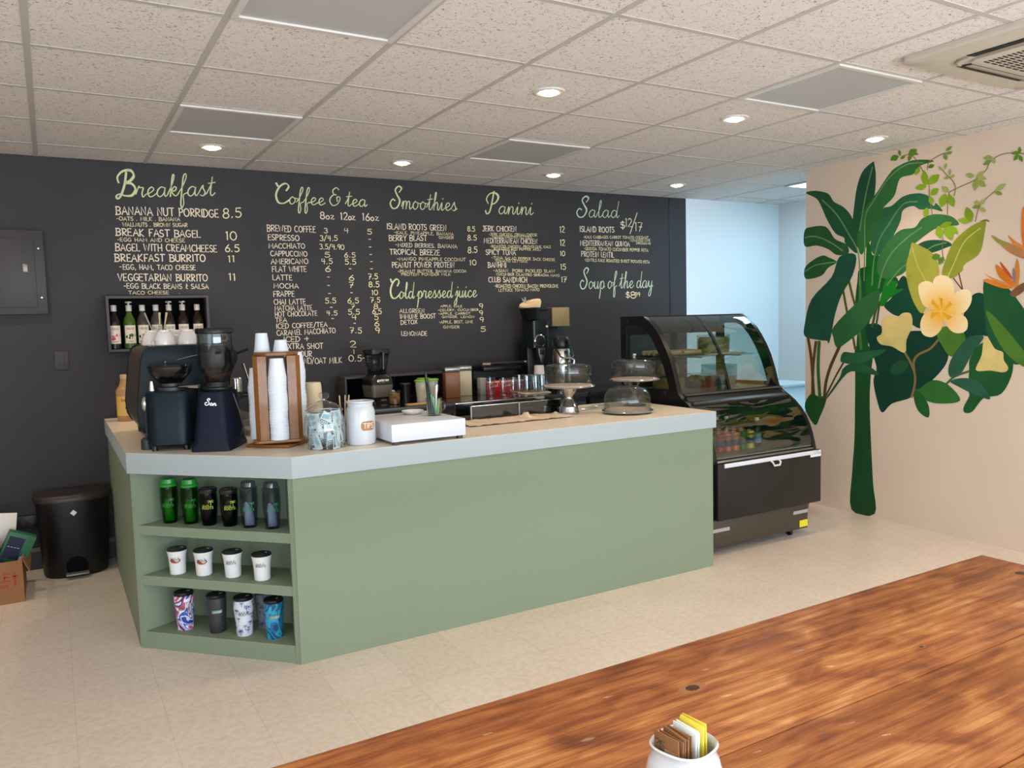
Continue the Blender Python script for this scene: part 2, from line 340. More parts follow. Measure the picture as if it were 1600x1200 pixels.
# ---- menu rows (text, start x, start z, end x, end z, letter height) and mural outlines (y, z on the wall)
MENU = {
 'breakfast': [('~Breakfast', 0.428, 2.336, 1.04, 2.381, 0.176, 0),
 ('BANANA NUT PORRIDGE', 0.422, 2.23, 1.051, 2.235, 0.051, 0),
 ('8.5', 1.081, 2.23, 1.197, 2.24, 0.063, 0),
 ('-OATS . MILK . BANANA', 0.425, 2.191, 0.804, 2.201, 0.024, 0),
 ('WALLNUTS . BROWN SUGAR', 0.457, 2.155, 0.847, 2.164, 0.024, 0),
 ('BREAK FAST BAGEL', 0.414, 2.095, 0.926, 2.096, 0.045, 0),
 ('10', 1.092, 2.085, 1.159, 2.087, 0.057, 0),
 ('-EGG HAM AND CHEESE', 0.421, 2.058, 0.826, 2.062, 0.023, 0),
 ('BAGEL WITH CREAMCHEESE', 0.406, 1.998, 1.027, 2.002, 0.045, 0),
 ('6.5', 1.082, 2.003, 1.171, 2.007, 0.048, 0),
 ('BREAKFAST BURRITO', 0.397, 1.929, 0.948, 1.936, 0.046, 0),
 ('11', 1.096, 1.935, 1.132, 1.935, 0.045, 0),
 ('-EGG, HAM, TACO CHEESE', 0.425, 1.878, 0.884, 1.879, 0.032, 0),
 ('VEGGETARIAN BURRITO', 0.409, 1.806, 0.956, 1.803, 0.045, 0),
 ('11', 1.097, 1.809, 1.133, 1.809, 0.048, 0),
 ('-EGG BLACK BEANS & SALSA', 0.441, 1.756, 0.958, 1.752, 0.032, 0),
 ('TACO CHEESE', 0.465, 1.718, 0.708, 1.716, 0.022, 0),
 ('-', 0.77, 1.716, 0.786, 1.715, 0.011, 0)], 'coffee': [('~Coffee & tea', 1.439, 2.346, 2.107, 2.354, 0.145, 0),
 ('8oz', 1.751, 2.252, 1.85, 2.253, 0.051, 0),
 ('12oz', 1.901, 2.253, 2.01, 2.253, 0.052, 0),
 ('16oz', 2.068, 2.252, 2.19, 2.254, 0.053, 0),
 ('BREWED COFFEE', 1.369, 2.152, 1.71, 2.154, 0.042, 0),
 ('3', 1.772, 2.153, 1.798, 2.153, 0.034, 0),
 ('4', 1.925, 2.157, 1.954, 2.158, 0.033, 0),
 ('5', 2.1, 2.151, 2.132, 2.151, 0.037, 0),
 ('ESPRESSO', 1.374, 2.091, 1.588, 2.091, 0.038, 0),
 ('3/4.5', 1.74, 2.094, 1.87, 2.098, 0.037, 0),
 ('-', 2.108, 2.098, 2.133, 2.098, 0.035, 0),
 ('MACCHIATO', 1.377, 2.033, 1.628, 2.038, 0.034, 0),
 ('3.5/4.90', 1.737, 2.034, 1.918, 2.035, 0.036, 0),
 ('-', 2.109, 2.041, 2.132, 2.041, 0.035, 0),
 ('CAPPUCCINO', 1.383, 1.98, 1.642, 1.982, 0.035, 0),
 ('5', 1.77, 1.977, 1.806, 1.977, 0.036, 0),
 ('6.5', 1.919, 1.979, 1.998, 1.98, 0.035, 0),
 ('-', 2.112, 1.984, 2.137, 1.984, 0.036, 0),
 ('AMERICANO', 1.385, 1.924, 1.645, 1.927, 0.036, 0),
 ('4.5', 1.747, 1.928, 1.824, 1.929, 0.037, 0),
 ('5.5', 1.921, 1.927, 2.002, 1.928, 0.038, 0),
 ('-', 2.112, 1.931, 2.135, 1.931, 0.035, 0),
 ('FLAT WHITE', 1.391, 1.87, 1.631, 1.872, 0.038, 0),
 ('6', 1.771, 1.873, 1.807, 1.873, 0.041, 0),
 ('-', 1.948, 1.877, 1.969, 1.877, 0.035, 0),
 ('-', 2.113, 1.878, 2.135, 1.879, 0.036, 0),
 ('LATTE', 1.393, 1.812, 1.526, 1.812, 0.036, 0),
 ('-', 1.781, 1.816, 1.804, 1.816, 0.035, 0),
 ('6', 1.945, 1.81, 1.981, 1.81, 0.04, 0),
 ('7.5', 2.093, 1.819, 2.165, 1.819, 0.04, 0),
 ('MOCHA', 1.397, 1.754, 1.568, 1.753, 0.033, 0),
 ('-', 1.78, 1.754, 1.804, 1.754, 0.035, 0),
 ('7', 1.944, 1.757, 1.976, 1.757, 0.04, 0),
 ('8.5', 2.096, 1.759, 2.176, 1.759, 0.041, 0),
 ('FRAPPE', 1.393, 1.694, 1.537, 1.696, 0.038, 0),
 ('-', 1.785, 1.696, 1.808, 1.696, 0.035, 0),
 ('-', 1.95, 1.701, 1.972, 1.701, 0.035, 0),
 ('10', 2.117, 1.703, 2.163, 1.703, 0.036, 0),
 ('CHAI LATTE', 1.391, 1.64, 1.615, 1.64, 0.036, 0),
 ('5.5', 1.759, 1.644, 1.838, 1.643, 0.037, 0),
 ('6.5', 1.929, 1.642, 2.011, 1.641, 0.038, 0),
 ('7.5', 2.105, 1.646, 2.177, 1.645, 0.036, 0),
 ('MATCHA LATTE', 1.395, 1.596, 1.659, 1.596, 0.034, 0),
 ('-', 1.792, 1.597, 1.816, 1.597, 0.035, 0),
 ('7', 1.951, 1.6, 1.979, 1.6, 0.033, 0),
 ('8', 2.127, 1.598, 2.159, 1.597, 0.036, 0),
 ('HOT CHOCOLATE', 1.395, 1.553, 1.694, 1.555, 0.034, 0),
 ('4.5', 1.766, 1.557, 1.844, 1.555, 0.032, 0),
 ('5.5', 1.929, 1.559, 2.013, 1.558, 0.038, 0),
 ('6.5', 2.114, 1.559, 2.186, 1.558, 0.039, 0),
 ('TEA', 1.395, 1.513, 1.474, 1.514, 0.031, 0),
 ('-', 1.799, 1.513, 1.823, 1.512, 0.035, 0),
 ('4', 1.956, 1.517, 1.988, 1.517, 0.036, 0),
 ('5', 2.13, 1.516, 2.159, 1.515, 0.038, 0),
 ('ICED COFFEE/TEA', 1.402, 1.468, 1.765, 1.473, 0.034, 0),
 ('-', 1.964, 1.476, 1.989, 1.475, 0.035, 0),
 ('6', 2.129, 1.468, 2.163, 1.467, 0.038, 0),
 ('CARAMEL MACCHIATO', 1.4, 1.419, 1.823, 1.426, 0.036, 0),
 ('7.5', 1.937, 1.421, 2.023, 1.418, 0.04, 0),
 ('9', 2.133, 1.415, 2.164, 1.414, 0.042, 0),
 ('ICED +', 1.45, 1.372, 1.625, 1.372, 0.036, 0),
 ('EXTRA SHOT', 1.449, 1.322, 1.728, 1.315, 0.038, 0),
 ('2', 1.933, 1.316, 1.976, 1.314, 0.045, 0),
 ('FLAVOUR', 1.448, 1.267, 1.643, 1.26, 0.041, 0),
 ('1', 1.953, 1.268, 1.968, 1.267, 0.033, 0),
 ('ALMOND/OAT MILK', 1.463, 1.212, 1.861, 1.203, 0.041, 0),
 ('0.5-1', 1.916, 1.21, 2.061, 1.205, 0.045, 0)], 'smoothies': [('~Smoothies', 2.286, 2.35, 2.845, 2.355, 0.167, 0),
 ('ISLAND ROOTS GREEN', 2.257, 2.194, 2.741, 2.197, 0.043, 0),
 ('8.5', 2.929, 2.199, 2.995, 2.201, 0.038, 0),
 ('-KALE, PINEAPPLE, BANANA', 2.313, 2.16, 2.806, 2.162, 0.022, 0),
 ('GINGER', 2.679, 2.134, 2.805, 2.135, 0.02, 0),
 ('BERRY BLAST', 2.266, 2.107, 2.576, 2.115, 0.041, 0),
 ('8.5', 2.928, 2.128, 3.005, 2.13, 0.04, 0),
 ('-MIXED BERRIES. BANANA', 2.319, 2.064, 2.833, 2.063, 0.029, 0),
 ('TROPICAL BREEZE', 2.271, 2.006, 2.681, 2.006, 0.04, 0),
 ('8.5', 2.928, 2.029, 3.01, 2.031, 0.046, 0),
 ('-MANGO PINEAPPLE COCONUT', 2.327, 1.961, 2.904, 1.963, 0.024, 0),
 ('PEANUT POWER PROTEIN', 2.283, 1.907, 2.8, 1.912, 0.041, 0),
 ('10', 2.942, 1.932, 2.996, 1.933, 0.041, 0),
 ('-PEANUT BUTTER, BANANA COCOA', 2.331, 1.868, 2.908, 1.875, 0.021, 0),
 ('PROTEIN POWDER MILK', 2.356, 1.846, 2.768, 1.848, 0.019, 0)], 'juice': [('~Cold pressed juice', 2.261, 1.671, 2.997, 1.678, 0.151, 0),
 ('ALLGREEN', 2.332, 1.564, 2.532, 1.56, 0.036, 0),
 ('APPLE, KALE', 2.673, 1.601, 2.86, 1.598, 0.02, 0),
 ('9', 3.013, 1.586, 3.045, 1.585, 0.045, 0),
 ('-CELERY, CUCUMBER', 2.65, 1.57, 3.005, 1.568, 0.02, 0),
 ('IMMUNE BOOST', 2.336, 1.518, 2.629, 1.517, 0.04, 0),
 ('-APPLE, CARROT', 2.653, 1.542, 2.933, 1.54, 0.02, 0),
 ('9', 3.014, 1.532, 3.043, 1.531, 0.045, 0),
 ('GINGER, LEMON', 2.684, 1.517, 2.965, 1.511, 0.02, 0),
 ('DETOX', 2.337, 1.474, 2.472, 1.477, 0.037, 0),
 ('-APPLE, BEET, LIME', 2.655, 1.474, 2.952, 1.471, 0.025, 0),
 ('9', 3.017, 1.478, 3.049, 1.477, 0.045, 0),
 ('GINGER', 2.691, 1.435, 2.83, 1.431, 0.025, 0),
 ('LEMONADE', 2.34, 1.389, 2.552, 1.382, 0.039, 0),
 ('5', 3.022, 1.4, 3.065, 1.399, 0.046, 0)], 'panini': [('~Panini', 3.092, 2.345, 3.542, 2.352, 0.173, 0),
 ('JERK CHICKEN', 3.065, 2.204, 3.372, 2.211, 0.041, 0),
 ('12', 3.8, 2.215, 3.843, 2.216, 0.051, 0),
 ('-JERK CHICKEN, CREAM CHEESE', 3.12, 2.17, 3.573, 2.178, 0.021, 0),
 ('MANGO CHUTNEY LETTUCE', 3.151, 2.152, 3.521, 2.159, 0.018, 0),
 ('MEDITERRANEAN CHICKEN', 3.075, 2.109, 3.569, 2.115, 0.039, 0),
 ('12', 3.801, 2.107, 3.845, 2.107, 0.05, 0),
 ('-ROASTED CHICKEN, PROVOLONE, KALE', 3.129, 2.075, 3.704, 2.082, 0.02, 0),
 ('ROASTED RED PEPPER AIOLI', 3.159, 2.055, 3.603, 2.059, 0.018, 0),
 ('SPICY TUNA', 3.087, 2.018, 3.364, 2.019, 0.039, 0),
 ('10', 3.799, 2.017, 3.845, 2.018, 0.041, 0),
 ('-TUNA SALAD PEPPER JACK CHEESE', 3.139, 1.983, 3.743, 1.974, 0.022, 0),
 ('TOMATO LETTUCE', 3.17, 1.959, 3.472, 1.96, 0.018, 0),
 ('BANHMI', 3.102, 1.915, 3.268, 1.916, 0.041, 0),
 ('15', 3.799, 1.906, 3.85, 1.906, 0.046, 0),
 ('-ASIAN  PORK PICKLED SLAW', 3.153, 1.879, 3.737, 1.877, 0.024, 0),
 ('CUCUMBER CILANTRO SRIRACHA MAYO', 3.181, 1.852, 3.783, 1.843, 0.02, 0),
 ('CLUB SANDWICH', 3.107, 1.797, 3.464, 1.795, 0.041, 0),
 ('17', 3.803, 1.799, 3.854, 1.799, 0.044, 0),
 ('-ROASTED CHICKEN BACON PROVOLONE', 3.159, 1.753, 3.77, 1.751, 0.026, 0),
 ('LETTUCE TOMATO MAYO', 3.196, 1.72, 3.581, 1.724, 0.022, 0)], 'salad': [('~Salad', 3.971, 2.35, 4.422, 2.363, 0.178, 0),
 ('$', 4.435, 2.266, 4.48, 2.267, 0.065, 0),
 ('12', 4.488, 2.289, 4.556, 2.291, 0.072, 0),
 ('/', 4.532, 2.237, 4.616, 2.239, 0.155, 0),
 ('17', 4.598, 2.251, 4.677, 2.253, 0.078, 0),
 ('ISLAND ROOTS', 4.005, 2.227, 4.365, 2.232, 0.046, 0),
 ('-KALE CABBAGES CARROT TOMATO COCONUT', 4.039, 2.172, 4.746, 2.186, 0.023, 0),
 ('W/MANGO LIME', 4.538, 2.156, 4.766, 2.164, 0.022, 0),
 ('DRESSING', 4.606, 2.136, 4.769, 2.136, 0.017, 0),
 ('MEDITERRANEAN QUINOA', 4.005, 2.111, 4.533, 2.114, 0.042, 0),
 ('-QUINOA TOMATO CUCUMBER PEPPER FETA', 4.042, 2.073, 4.74, 2.07, 0.026, 0),
 ('PROTEIN LENTIL', 4.013, 2.016, 4.359, 2.014, 0.044, 0),
 ('-LENTILS KALE ROASTED SWEET POTATO FETA', 4.044, 1.976, 4.755, 1.966, 0.025, 0)], 'soup': [('~Soup of the day', 3.992, 1.738, 4.791, 1.747, 0.181, 0),
 ('$', 4.484, 1.658, 4.525, 1.657, 0.054, 0),
 ('8', 4.537, 1.651, 4.591, 1.651, 0.061, 0),
 ('99', 4.591, 1.669, 4.64, 1.668, 0.036, 0)]}
MURAL = [('trunk',[(0.181,1.23),(0.047,1.216),(0.054,1.024),(0.061,0.846),(0.048,0.572),(0.026,0.249),(0.01,0.028),(0.207,0.021),(0.203,0.303),(0.186,0.556),(0.184,0.886),(0.185,1.05)],'1f5027',0),
('trunk',[(0.177,1.165),(0.17,1.376),(0.19,1.538),(0.173,1.698),(0.146,1.793),(-0.035,1.78),(-0.158,1.68),(-0.037,1.625),(0.015,1.533),(0.068,1.407),(0.083,1.167),(0.118,0.956),(0.155,0.921)],'14552a',0),
('leaf',[(-0.043,1.524),(-0.105,1.573),(-0.168,1.702),(-0.224,1.691),(-0.329,1.473),(-0.36,1.458),(-0.323,1.359),(-0.188,1.432),(-0.106,1.463)],'0f4a35',0),
('leaf',[(-0.009,1.54),(-0.037,1.643),(-0.069,1.744),(-0.095,1.699),(-0.144,1.681),(-0.137,1.631),(-0.193,1.628),(-0.088,1.567),(-0.039,1.516)],'158022',0),
('leaf',[(0.099,1.954),(0.069,1.948),(0.051,1.879),(-0.001,1.867),(-0.015,1.703),(0.005,1.615),(0.056,1.594),(0.1,1.619)],'0c6a24',0),
('heart_leaf',[(-0.213,1.336),(-0.361,1.341),(-0.471,1.3),(-0.519,1.213),(-0.505,1.125),(-0.414,1.017),(-0.271,0.895),(-0.118,0.837),(-0.04,0.767),(0.006,0.867),(0.032,0.993),(0.009,1.09),(0.085,1.28),(0.095,1.376),(-0.005,1.391),(-0.146,1.282)],'0d4030',0),
('stem',[(0.298,1.656),(0.257,1.475),(0.213,1.327),(0.187,1.213)],'4f5a2c',0.0197),
('stem',[(0.244,1.702),(0.216,1.604),(0.18,1.489),(0.17,1.376)],'5a5a2c',0.0197),
('stem',[(0.151,1.713),(0.149,1.569),(0.161,1.408),(0.144,1.279),(0.136,1.214)],'4a7a35',0.023),
('stem',[(0.006,1.533),(0.028,1.454),(0.046,1.375)],'3f5a2c',0.0197),
('stem',[(-0.012,1.548),(-0.0,1.47),(0.013,1.391)],'3f5a2c',0.0164),
('leaf',[(0.057,2.524),(0.138,2.473),(0.184,2.37),(0.207,2.231),(0.218,2.109),(0.192,1.963),(0.132,1.957),(0.064,2.212),(0.037,2.307),(0.03,2.425),(0.043,2.506)],'24573a',0),
('leaf',[(-0.399,2.445),(-0.323,2.47),(-0.22,2.478),(-0.113,2.449),(-0.058,2.401),(0.008,2.323),(0.042,2.288),(0.123,2.199),(0.158,2.113),(0.18,1.992),(0.143,1.887),(0.085,1.963),(0.016,2.016),(-0.017,2.122),(-0.027,2.19),(-0.115,2.265),(-0.157,2.374),(-0.253,2.387),(-0.304,2.434)],'35733c',0),
('leaf',[(-0.465,2.115),(-0.419,2.174),(-0.404,2.158),(-0.369,2.191),(-0.363,2.229),(-0.286,2.257),(-0.181,2.251),(-0.094,2.2),(-0.027,2.19),(-0.006,2.103),(0.062,1.981),(0.061,1.91),(0.002,1.87),(-0.097,1.975),(-0.162,2.085),(-0.182,2.159),(-0.256,2.178),(-0.308,2.147),(-0.39,2.141)],'2f6f4a',0),
('leaf',[(-0.292,1.913),(-0.363,1.939),(-0.483,1.927),(-0.532,1.895),(-0.493,1.88),(-0.395,1.856),(-0.354,1.879)],'215a40',0),
('leaf',[(-0.575,2.017),(-0.538,2.067),(-0.47,2.094),(-0.39,2.104),(-0.32,2.085),(-0.269,2.034),(-0.162,2.027),(-0.053,1.94),(0.013,1.826),(-0.011,1.724),(-0.101,1.709),(-0.21,1.751),(-0.239,1.893),(-0.301,1.945),(-0.412,2.008),(-0.491,2.018)],'3c7a44',0),
('leaf',[(0.641,2.398),(0.553,2.401),(0.434,2.362),(0.382,2.296),(0.293,2.242),(0.218,2.15),(0.192,2.004),(0.179,1.9),(0.278,1.981),(0.291,2.024),(0.367,2.064),(0.446,2.178),(0.486,2.258),(0.539,2.34)],'235a38',0),
('leaf',[(0.65,2.116),(0.578,2.135),(0.471,2.128),(0.419,2.09),(0.367,2.021),(0.266,1.97),(0.253,1.906),(0.353,1.904),(0.431,1.953),(0.537,1.99),(0.649,1.995)],'2c6033',0),
('leaf',[(0.647,1.829),(0.577,1.879),(0.483,1.91),(0.417,1.888),(0.353,1.851),(0.43,1.814),(0.482,1.764),(0.576,1.743),(0.646,1.752)],'2b6132',0),
('leaf',[(0.19,1.892),(0.329,1.887),(0.398,1.744),(0.583,1.584),(0.646,1.396),(0.642,1.3),(0.497,1.272),(0.434,1.268),(0.424,1.246),(0.402,1.293),(0.365,1.46),(0.307,1.607),(0.212,1.749)],'1f5540',0),
('leaf',[(-0.002,1.626),(0.144,1.569),(0.374,1.377),(0.378,1.293),(0.343,1.219),(0.255,1.261),(0.104,1.376),(0.006,1.517)],'2f6a3c',0),
('rib',[(0.059,2.489),(0.112,2.299),(0.157,2.062)],'6d9a63',0.0095),
('rib',[(-0.324,2.449),(-0.199,2.458),(-0.069,2.389),(0.042,2.258),(0.111,2.157),(0.114,1.955),(0.117,1.701)],'6d9a63',0.0095),
('rib',[(-0.287,2.202),(-0.181,2.198),(-0.074,2.076),(-0.007,1.984),(0.037,1.848),(0.052,1.667)],'6d9a63',0.0095),
('rib',[(-0.321,2.028),(-0.217,1.972),(-0.099,1.877),(-0.033,1.763),(-0.001,1.644)],'6d9a63',0.0095),
('rib',[(0.486,2.322),(0.356,2.199),(0.254,2.052),(0.167,1.899),(0.153,1.672)],'6d9a63',0.0095),
('rib',[(0.647,2.06),(0.551,2.059),(0.418,2.005),(0.303,1.931)],'6d9a63',0.0095),
('rib',[(0.645,1.802),(0.536,1.844),(0.365,1.852)],'6d9a63',0.0095),
('rib',[(-0.262,1.815),(-0.166,1.764),(-0.068,1.661)],'6d9a63',0.0095),
('rib',[(-0.493,1.912),(-0.414,1.901),(-0.364,1.878)],'6d9a63',0.0095),
('leaf',[(0.643,0.748),(0.583,0.858),(0.515,0.842),(0.442,0.843),(0.451,0.782),(0.493,0.692),(0.545,0.617)],'1f5527',0),
('stem',[(0.613,1.292),(0.58,1.119),(0.557,0.86)],'5a4a22',0.0263),
('stem',[(0.538,1.258),(0.563,1.068),(0.568,0.859)],'5a4a22',0.0263),
('stem',[(0.323,1.227),(0.402,1.074),(0.442,0.953),(0.456,0.842)],'5a4a22',0.0263),
('stem',[(0.507,1.258),(0.516,1.07),(0.498,0.838)],'3a6a32',0.0296),
('stem',[(0.289,1.104),(0.351,1.009),(0.401,0.922),(0.452,0.833)],'5a4a22',0.0148),
('leaf',[(0.313,1.136),(0.283,1.187),(0.177,1.184),(-0.043,1.215),(-0.052,1.195),(0.065,1.136),(0.176,1.103),(0.293,1.109)],'2a6540',0),
('leaf',[(-0.009,1.043),(0.082,1.095),(0.215,1.106),(0.292,1.062),(0.321,0.994),(0.442,0.834),(0.411,0.853),(0.253,1.031),(0.138,1.044),(0.009,1.029)],'245c3a',0),
('leaf',[(-0.252,1.935),(-0.322,1.904),(-0.398,1.855),(-0.432,1.797),(-0.451,1.72),(-0.416,1.653),(-0.344,1.466),(-0.282,1.517),(-0.233,1.633),(-0.212,1.735),(-0.218,1.821),(-0.241,1.876)],'b2b148',0),
('leaf',[(-0.748,2.011),(-0.738,2.022),(-0.678,2.009),(-0.611,1.971),(-0.542,1.911),(-0.501,1.826),(-0.467,1.712),(-0.532,1.681),(-0.602,1.724),(-0.615,1.763),(-0.696,1.81),(-0.725,1.86),(-0.74,1.944)],'98a033',0),
('leaf',[(-0.711,2.022),(-0.744,2.03),(-0.764,2.022),(-0.768,2.011),(-0.748,2.02)],'6a7a2a',0),
('rib',[(-0.256,1.903),(-0.293,1.787),(-0.356,1.673)],'cfcf70',0.0063),
('rib',[(-0.712,1.979),(-0.612,1.904),(-0.545,1.768),(-0.511,1.696)],'cfcf70',0.0078),
('stem',[(-0.547,1.68),(-0.604,1.609)],'7a4a3a',0.0078),
('stem',[(-0.581,1.712),(-0.608,1.609)],'7a4a3a',0.0078),
('leaf',[(-0.618,1.443),(-0.674,1.569),(-0.758,1.552),(-0.791,1.33),(-0.722,1.316),(-0.636,1.287)],'0f4530',0),
('leaf',[(-0.662,1.088),(-0.668,1.174),(-0.751,1.274),(-0.902,1.235),(-0.931,1.107),(-0.868,0.96),(-0.759,0.924),(-0.689,0.833),(-0.639,0.821),(-0.631,0.856),(-0.666,0.931),(-0.657,0.974)],'1e5c30',0),
('leaf',[(-0.742,1.649),(-0.811,1.645),(-0.893,1.6),(-0.985,1.477),(-1.053,1.37),(-1.058,1.159),(-0.994,1.157),(-0.943,1.141),(-0.862,1.193),(-0.778,1.302),(-0.754,1.441)],'1f5a34',0),
('leaf',[(-0.76,1.469),(-0.858,1.385),(-0.992,1.224),(-1.033,1.158),(-1.008,1.124),(-0.902,1.194),(-0.819,1.316)],'52802f',0),
('leaf',[(-0.44,1.329),(-0.501,1.373),(-0.621,1.329),(-0.622,1.258),(-0.542,1.177),(-0.472,1.256)],'55832f',0),
('leaf',[(-0.729,1.316),(-0.65,1.301),(-0.564,1.2),(-0.525,1.111),(-0.537,1.046),(-0.604,1.064),(-0.681,1.202),(-0.747,1.295)],'2d5f4a',0),
('leaf',[(-0.538,1.017),(-0.627,1.043),(-0.728,1.021),(-0.8,0.92),(-0.687,0.947),(-0.598,0.984)],'2f634c',0),
('leaf',[(-0.319,0.952),(-0.414,1.017),(-0.523,0.994),(-0.608,0.898),(-0.479,0.866),(-0.369,0.88),(-0.283,0.946)],'327030',0),
('leaf',[(-0.286,0.942),(-0.352,0.908),(-0.394,0.836),(-0.39,0.765),(-0.321,0.8),(-0.287,0.873)],'225c2c',0),
('leaf',[(-0.098,1.047),(-0.123,1.111),(-0.183,1.141),(-0.242,1.13),(-0.218,1.068),(-0.167,1.043)],'1f5232',0),
('stem',[(-0.212,1.194),(-0.259,1.123),(-0.29,1.041),(-0.286,0.965),(-0.267,0.895)],'8a7248',0.0164),
('stem',[(-0.284,1.071),(-0.28,1.139),(-0.315,1.186),(-0.395,1.225),(-0.448,1.282)],'8a7248',0.0164),
('stem',[(-0.515,1.001),(-0.567,1.048),(-0.662,1.088)],'4a6a44',0.0132),
('bud',[(-0.212,1.194),(-0.113,1.235),(-0.025,1.249),(0.008,1.296),(-0.032,1.328),(-0.031,1.406),(-0.075,1.453),(-0.144,1.436),(-0.195,1.466),(-0.253,1.457),(-0.263,1.374),(-0.223,1.283)],'e9cf86',0),
('bud',[(-0.705,1.097),(-0.739,1.19),(-0.75,1.288),(-0.778,1.299),(-0.821,1.234),(-0.869,1.214),(-0.876,1.166),(-0.904,1.119),(-0.878,1.091),(-0.796,1.098)],'e9cf86',0),
('petal',[(-0.468,1.47),(-0.418,1.576),(-0.405,1.646),(-0.423,1.694),(-0.467,1.705),(-0.518,1.688),(-0.551,1.632),(-0.542,1.557)],'f3dca0',0),
('petal',[(-0.468,1.47),(-0.535,1.565),(-0.591,1.603),(-0.646,1.601),(-0.669,1.566),(-0.662,1.513),(-0.621,1.46),(-0.551,1.455)],'f3dca0',0),
('petal',[(-0.468,1.47),(-0.551,1.46),(-0.608,1.447),(-0.643,1.412),(-0.644,1.358),(-0.61,1.331),(-0.553,1.335),(-0.502,1.386)],'f3dca0',0),
('petal',[(-0.468,1.47),(-0.367,1.465),(-0.33,1.423),(-0.323,1.366),(-0.347,1.317),(-0.408,1.303),(-0.459,1.338),(-0.48,1.387)],'f3dca0',0),
('petal',[(-0.468,1.47),(-0.359,1.501),(-0.32,1.558),(-0.303,1.63),(-0.318,1.661),(-0.364,1.673),(-0.409,1.65),(-0.44,1.554)],'f3dca0',0),
('centre',[(-0.468,1.47),(-0.448,1.561),(-0.477,1.553)],'f0a818',0),
('centre',[(-0.468,1.47),(-0.407,1.555),(-0.396,1.528)],'f0b030',0),
('centre',[(-0.468,1.47),(-0.397,1.465),(-0.398,1.422)],'f0b030',0),
('centre',[(-0.468,1.47),(-0.516,1.414),(-0.544,1.434)],'f0b030',0),
('centre',[(-0.468,1.47),(-0.528,1.537),(-0.543,1.51)],'f0b030',0),
('vein',[(-0.451,1.568),(-0.468,1.47)],'f6cf60',0.0071),
('vein',[(-0.528,1.544),(-0.468,1.47)],'f6cf60',0.0071),
('vein',[(-0.551,1.461),(-0.468,1.47)],'f6cf60',0.0071),
('vein',[(-0.48,1.394),(-0.468,1.47)],'f6cf60',0.0071),
('vein',[(-0.36,1.472),(-0.468,1.47)],'f6cf60',0.0071),
('strelitzia_petal',[(-0.736,1.656),(-0.779,1.66),(-0.863,1.63),(-0.921,1.604),(-0.871,1.6),(-0.812,1.619)],'ee8a2c',0),
('strelitzia_petal',[(-0.745,1.701),(-0.792,1.672),(-0.876,1.635),(-0.921,1.607),(-0.818,1.645)],'f09a50',0),
('strelitzia_petal',[(-0.813,1.749),(-0.861,1.713),(-0.907,1.659),(-0.924,1.607),(-0.87,1.642),(-0.83,1.683)],'f0842a',0),
('strelitzia_petal',[(-0.838,1.766),(-0.88,1.718),(-0.913,1.665),(-0.907,1.659),(-0.861,1.713)],'d85a28',0),
('strelitzia_petal',[(-0.938,1.775),(-0.955,1.713),(-0.951,1.625),(-0.927,1.601),(-0.92,1.652)],'e8923c',0),
('strelitzia_petal',[(-0.918,1.722),(-0.934,1.683),(-0.929,1.626),(-0.916,1.665)],'a08090',0),
('strelitzia_petal',[(-0.882,1.919),(-0.926,1.88),(-0.976,1.844),(-0.977,1.822),(-0.921,1.855)],'f09048',0),
('strelitzia_petal',[(-0.962,2.058),(-0.98,2.058),(-0.994,1.861),(-0.976,1.837),(-0.959,1.939)],'ee7a30',0),
('strelitzia_bract',[(-0.783,1.929),(-0.844,1.894),(-0.895,1.87),(-0.977,1.825),(-1.014,1.784),(-0.978,1.771),(-0.922,1.798),(-0.871,1.834)],'c98a5c',0),
('strelitzia_bract',[(-0.783,1.929),(-0.844,1.894),(-0.896,1.869),(-0.89,1.858),(-0.845,1.865),(-0.813,1.888)],'a3a050',0),
('strelitzia_bract',[(-0.903,1.57),(-0.957,1.618),(-0.994,1.629),(-0.995,1.591),(-0.934,1.548)],'8a5a40',0),
('vine',[(-0.166,2.516),(-0.219,2.521),(-0.272,2.482),(-0.325,2.393),(-0.367,2.303),(-0.373,2.227),(-0.395,2.103)],'9a7a58',0.0053),
('vine',[(-0.355,2.397),(-0.364,2.442),(-0.424,2.472),(-0.482,2.484)],'9a7a58',0.0053),
('vine',[(-0.444,2.4),(-0.484,2.348),(-0.533,2.294),(-0.549,2.247),(-0.54,2.203)],'9a7a58',0.0053),
('vine',[(-0.499,2.09),(-0.502,2.208),(-0.534,2.24),(-0.664,2.277),(-0.735,2.322),(-0.769,2.377),(-0.829,2.404),(-0.896,2.402),(-0.979,2.38)],'9a7a58',0.0053),
('vine',[(-0.683,2.023),(-0.7,2.1),(-0.747,2.155),(-0.799,2.191),(-0.85,2.217)],'9a7a58',0.0053),
('vine',[(-0.473,1.946),(-0.469,1.854),(-0.485,1.798)],'9a7a58',0.0053),
('vine_leaf',[(-0.084,2.512),(-0.107,2.502),(-0.128,2.5),(-0.139,2.511),(-0.145,2.526),(-0.127,2.536),(-0.108,2.54),(-0.093,2.53)],'5f8a24',0),
('vine_leaf',[(-0.157,2.525),(-0.162,2.535),(-0.163,2.547),(-0.156,2.558),(-0.148,2.566),(-0.144,2.558),(-0.141,2.548),(-0.147,2.536)],'5f8a24',0),
('vine_leaf',[(-0.162,2.502),(-0.176,2.501),(-0.188,2.504),(-0.193,2.512),(-0.196,2.522),(-0.184,2.524),(-0.173,2.523),(-0.165,2.514)],'5f8a24',0),
('vine_leaf',[(-0.218,2.518),(-0.244,2.51),(-0.266,2.511),(-0.275,2.526),(-0.278,2.544),(-0.257,2.552),(-0.236,2.554),(-0.223,2.539)],'5f8a24',0),
('vine_leaf',[(-0.236,2.521),(-0.223,2.515),(-0.214,2.505),(-0.215,2.492),(-0.219,2.479),(-0.23,2.484),(-0.24,2.491),(-0.241,2.506)],'5f8a24',0),
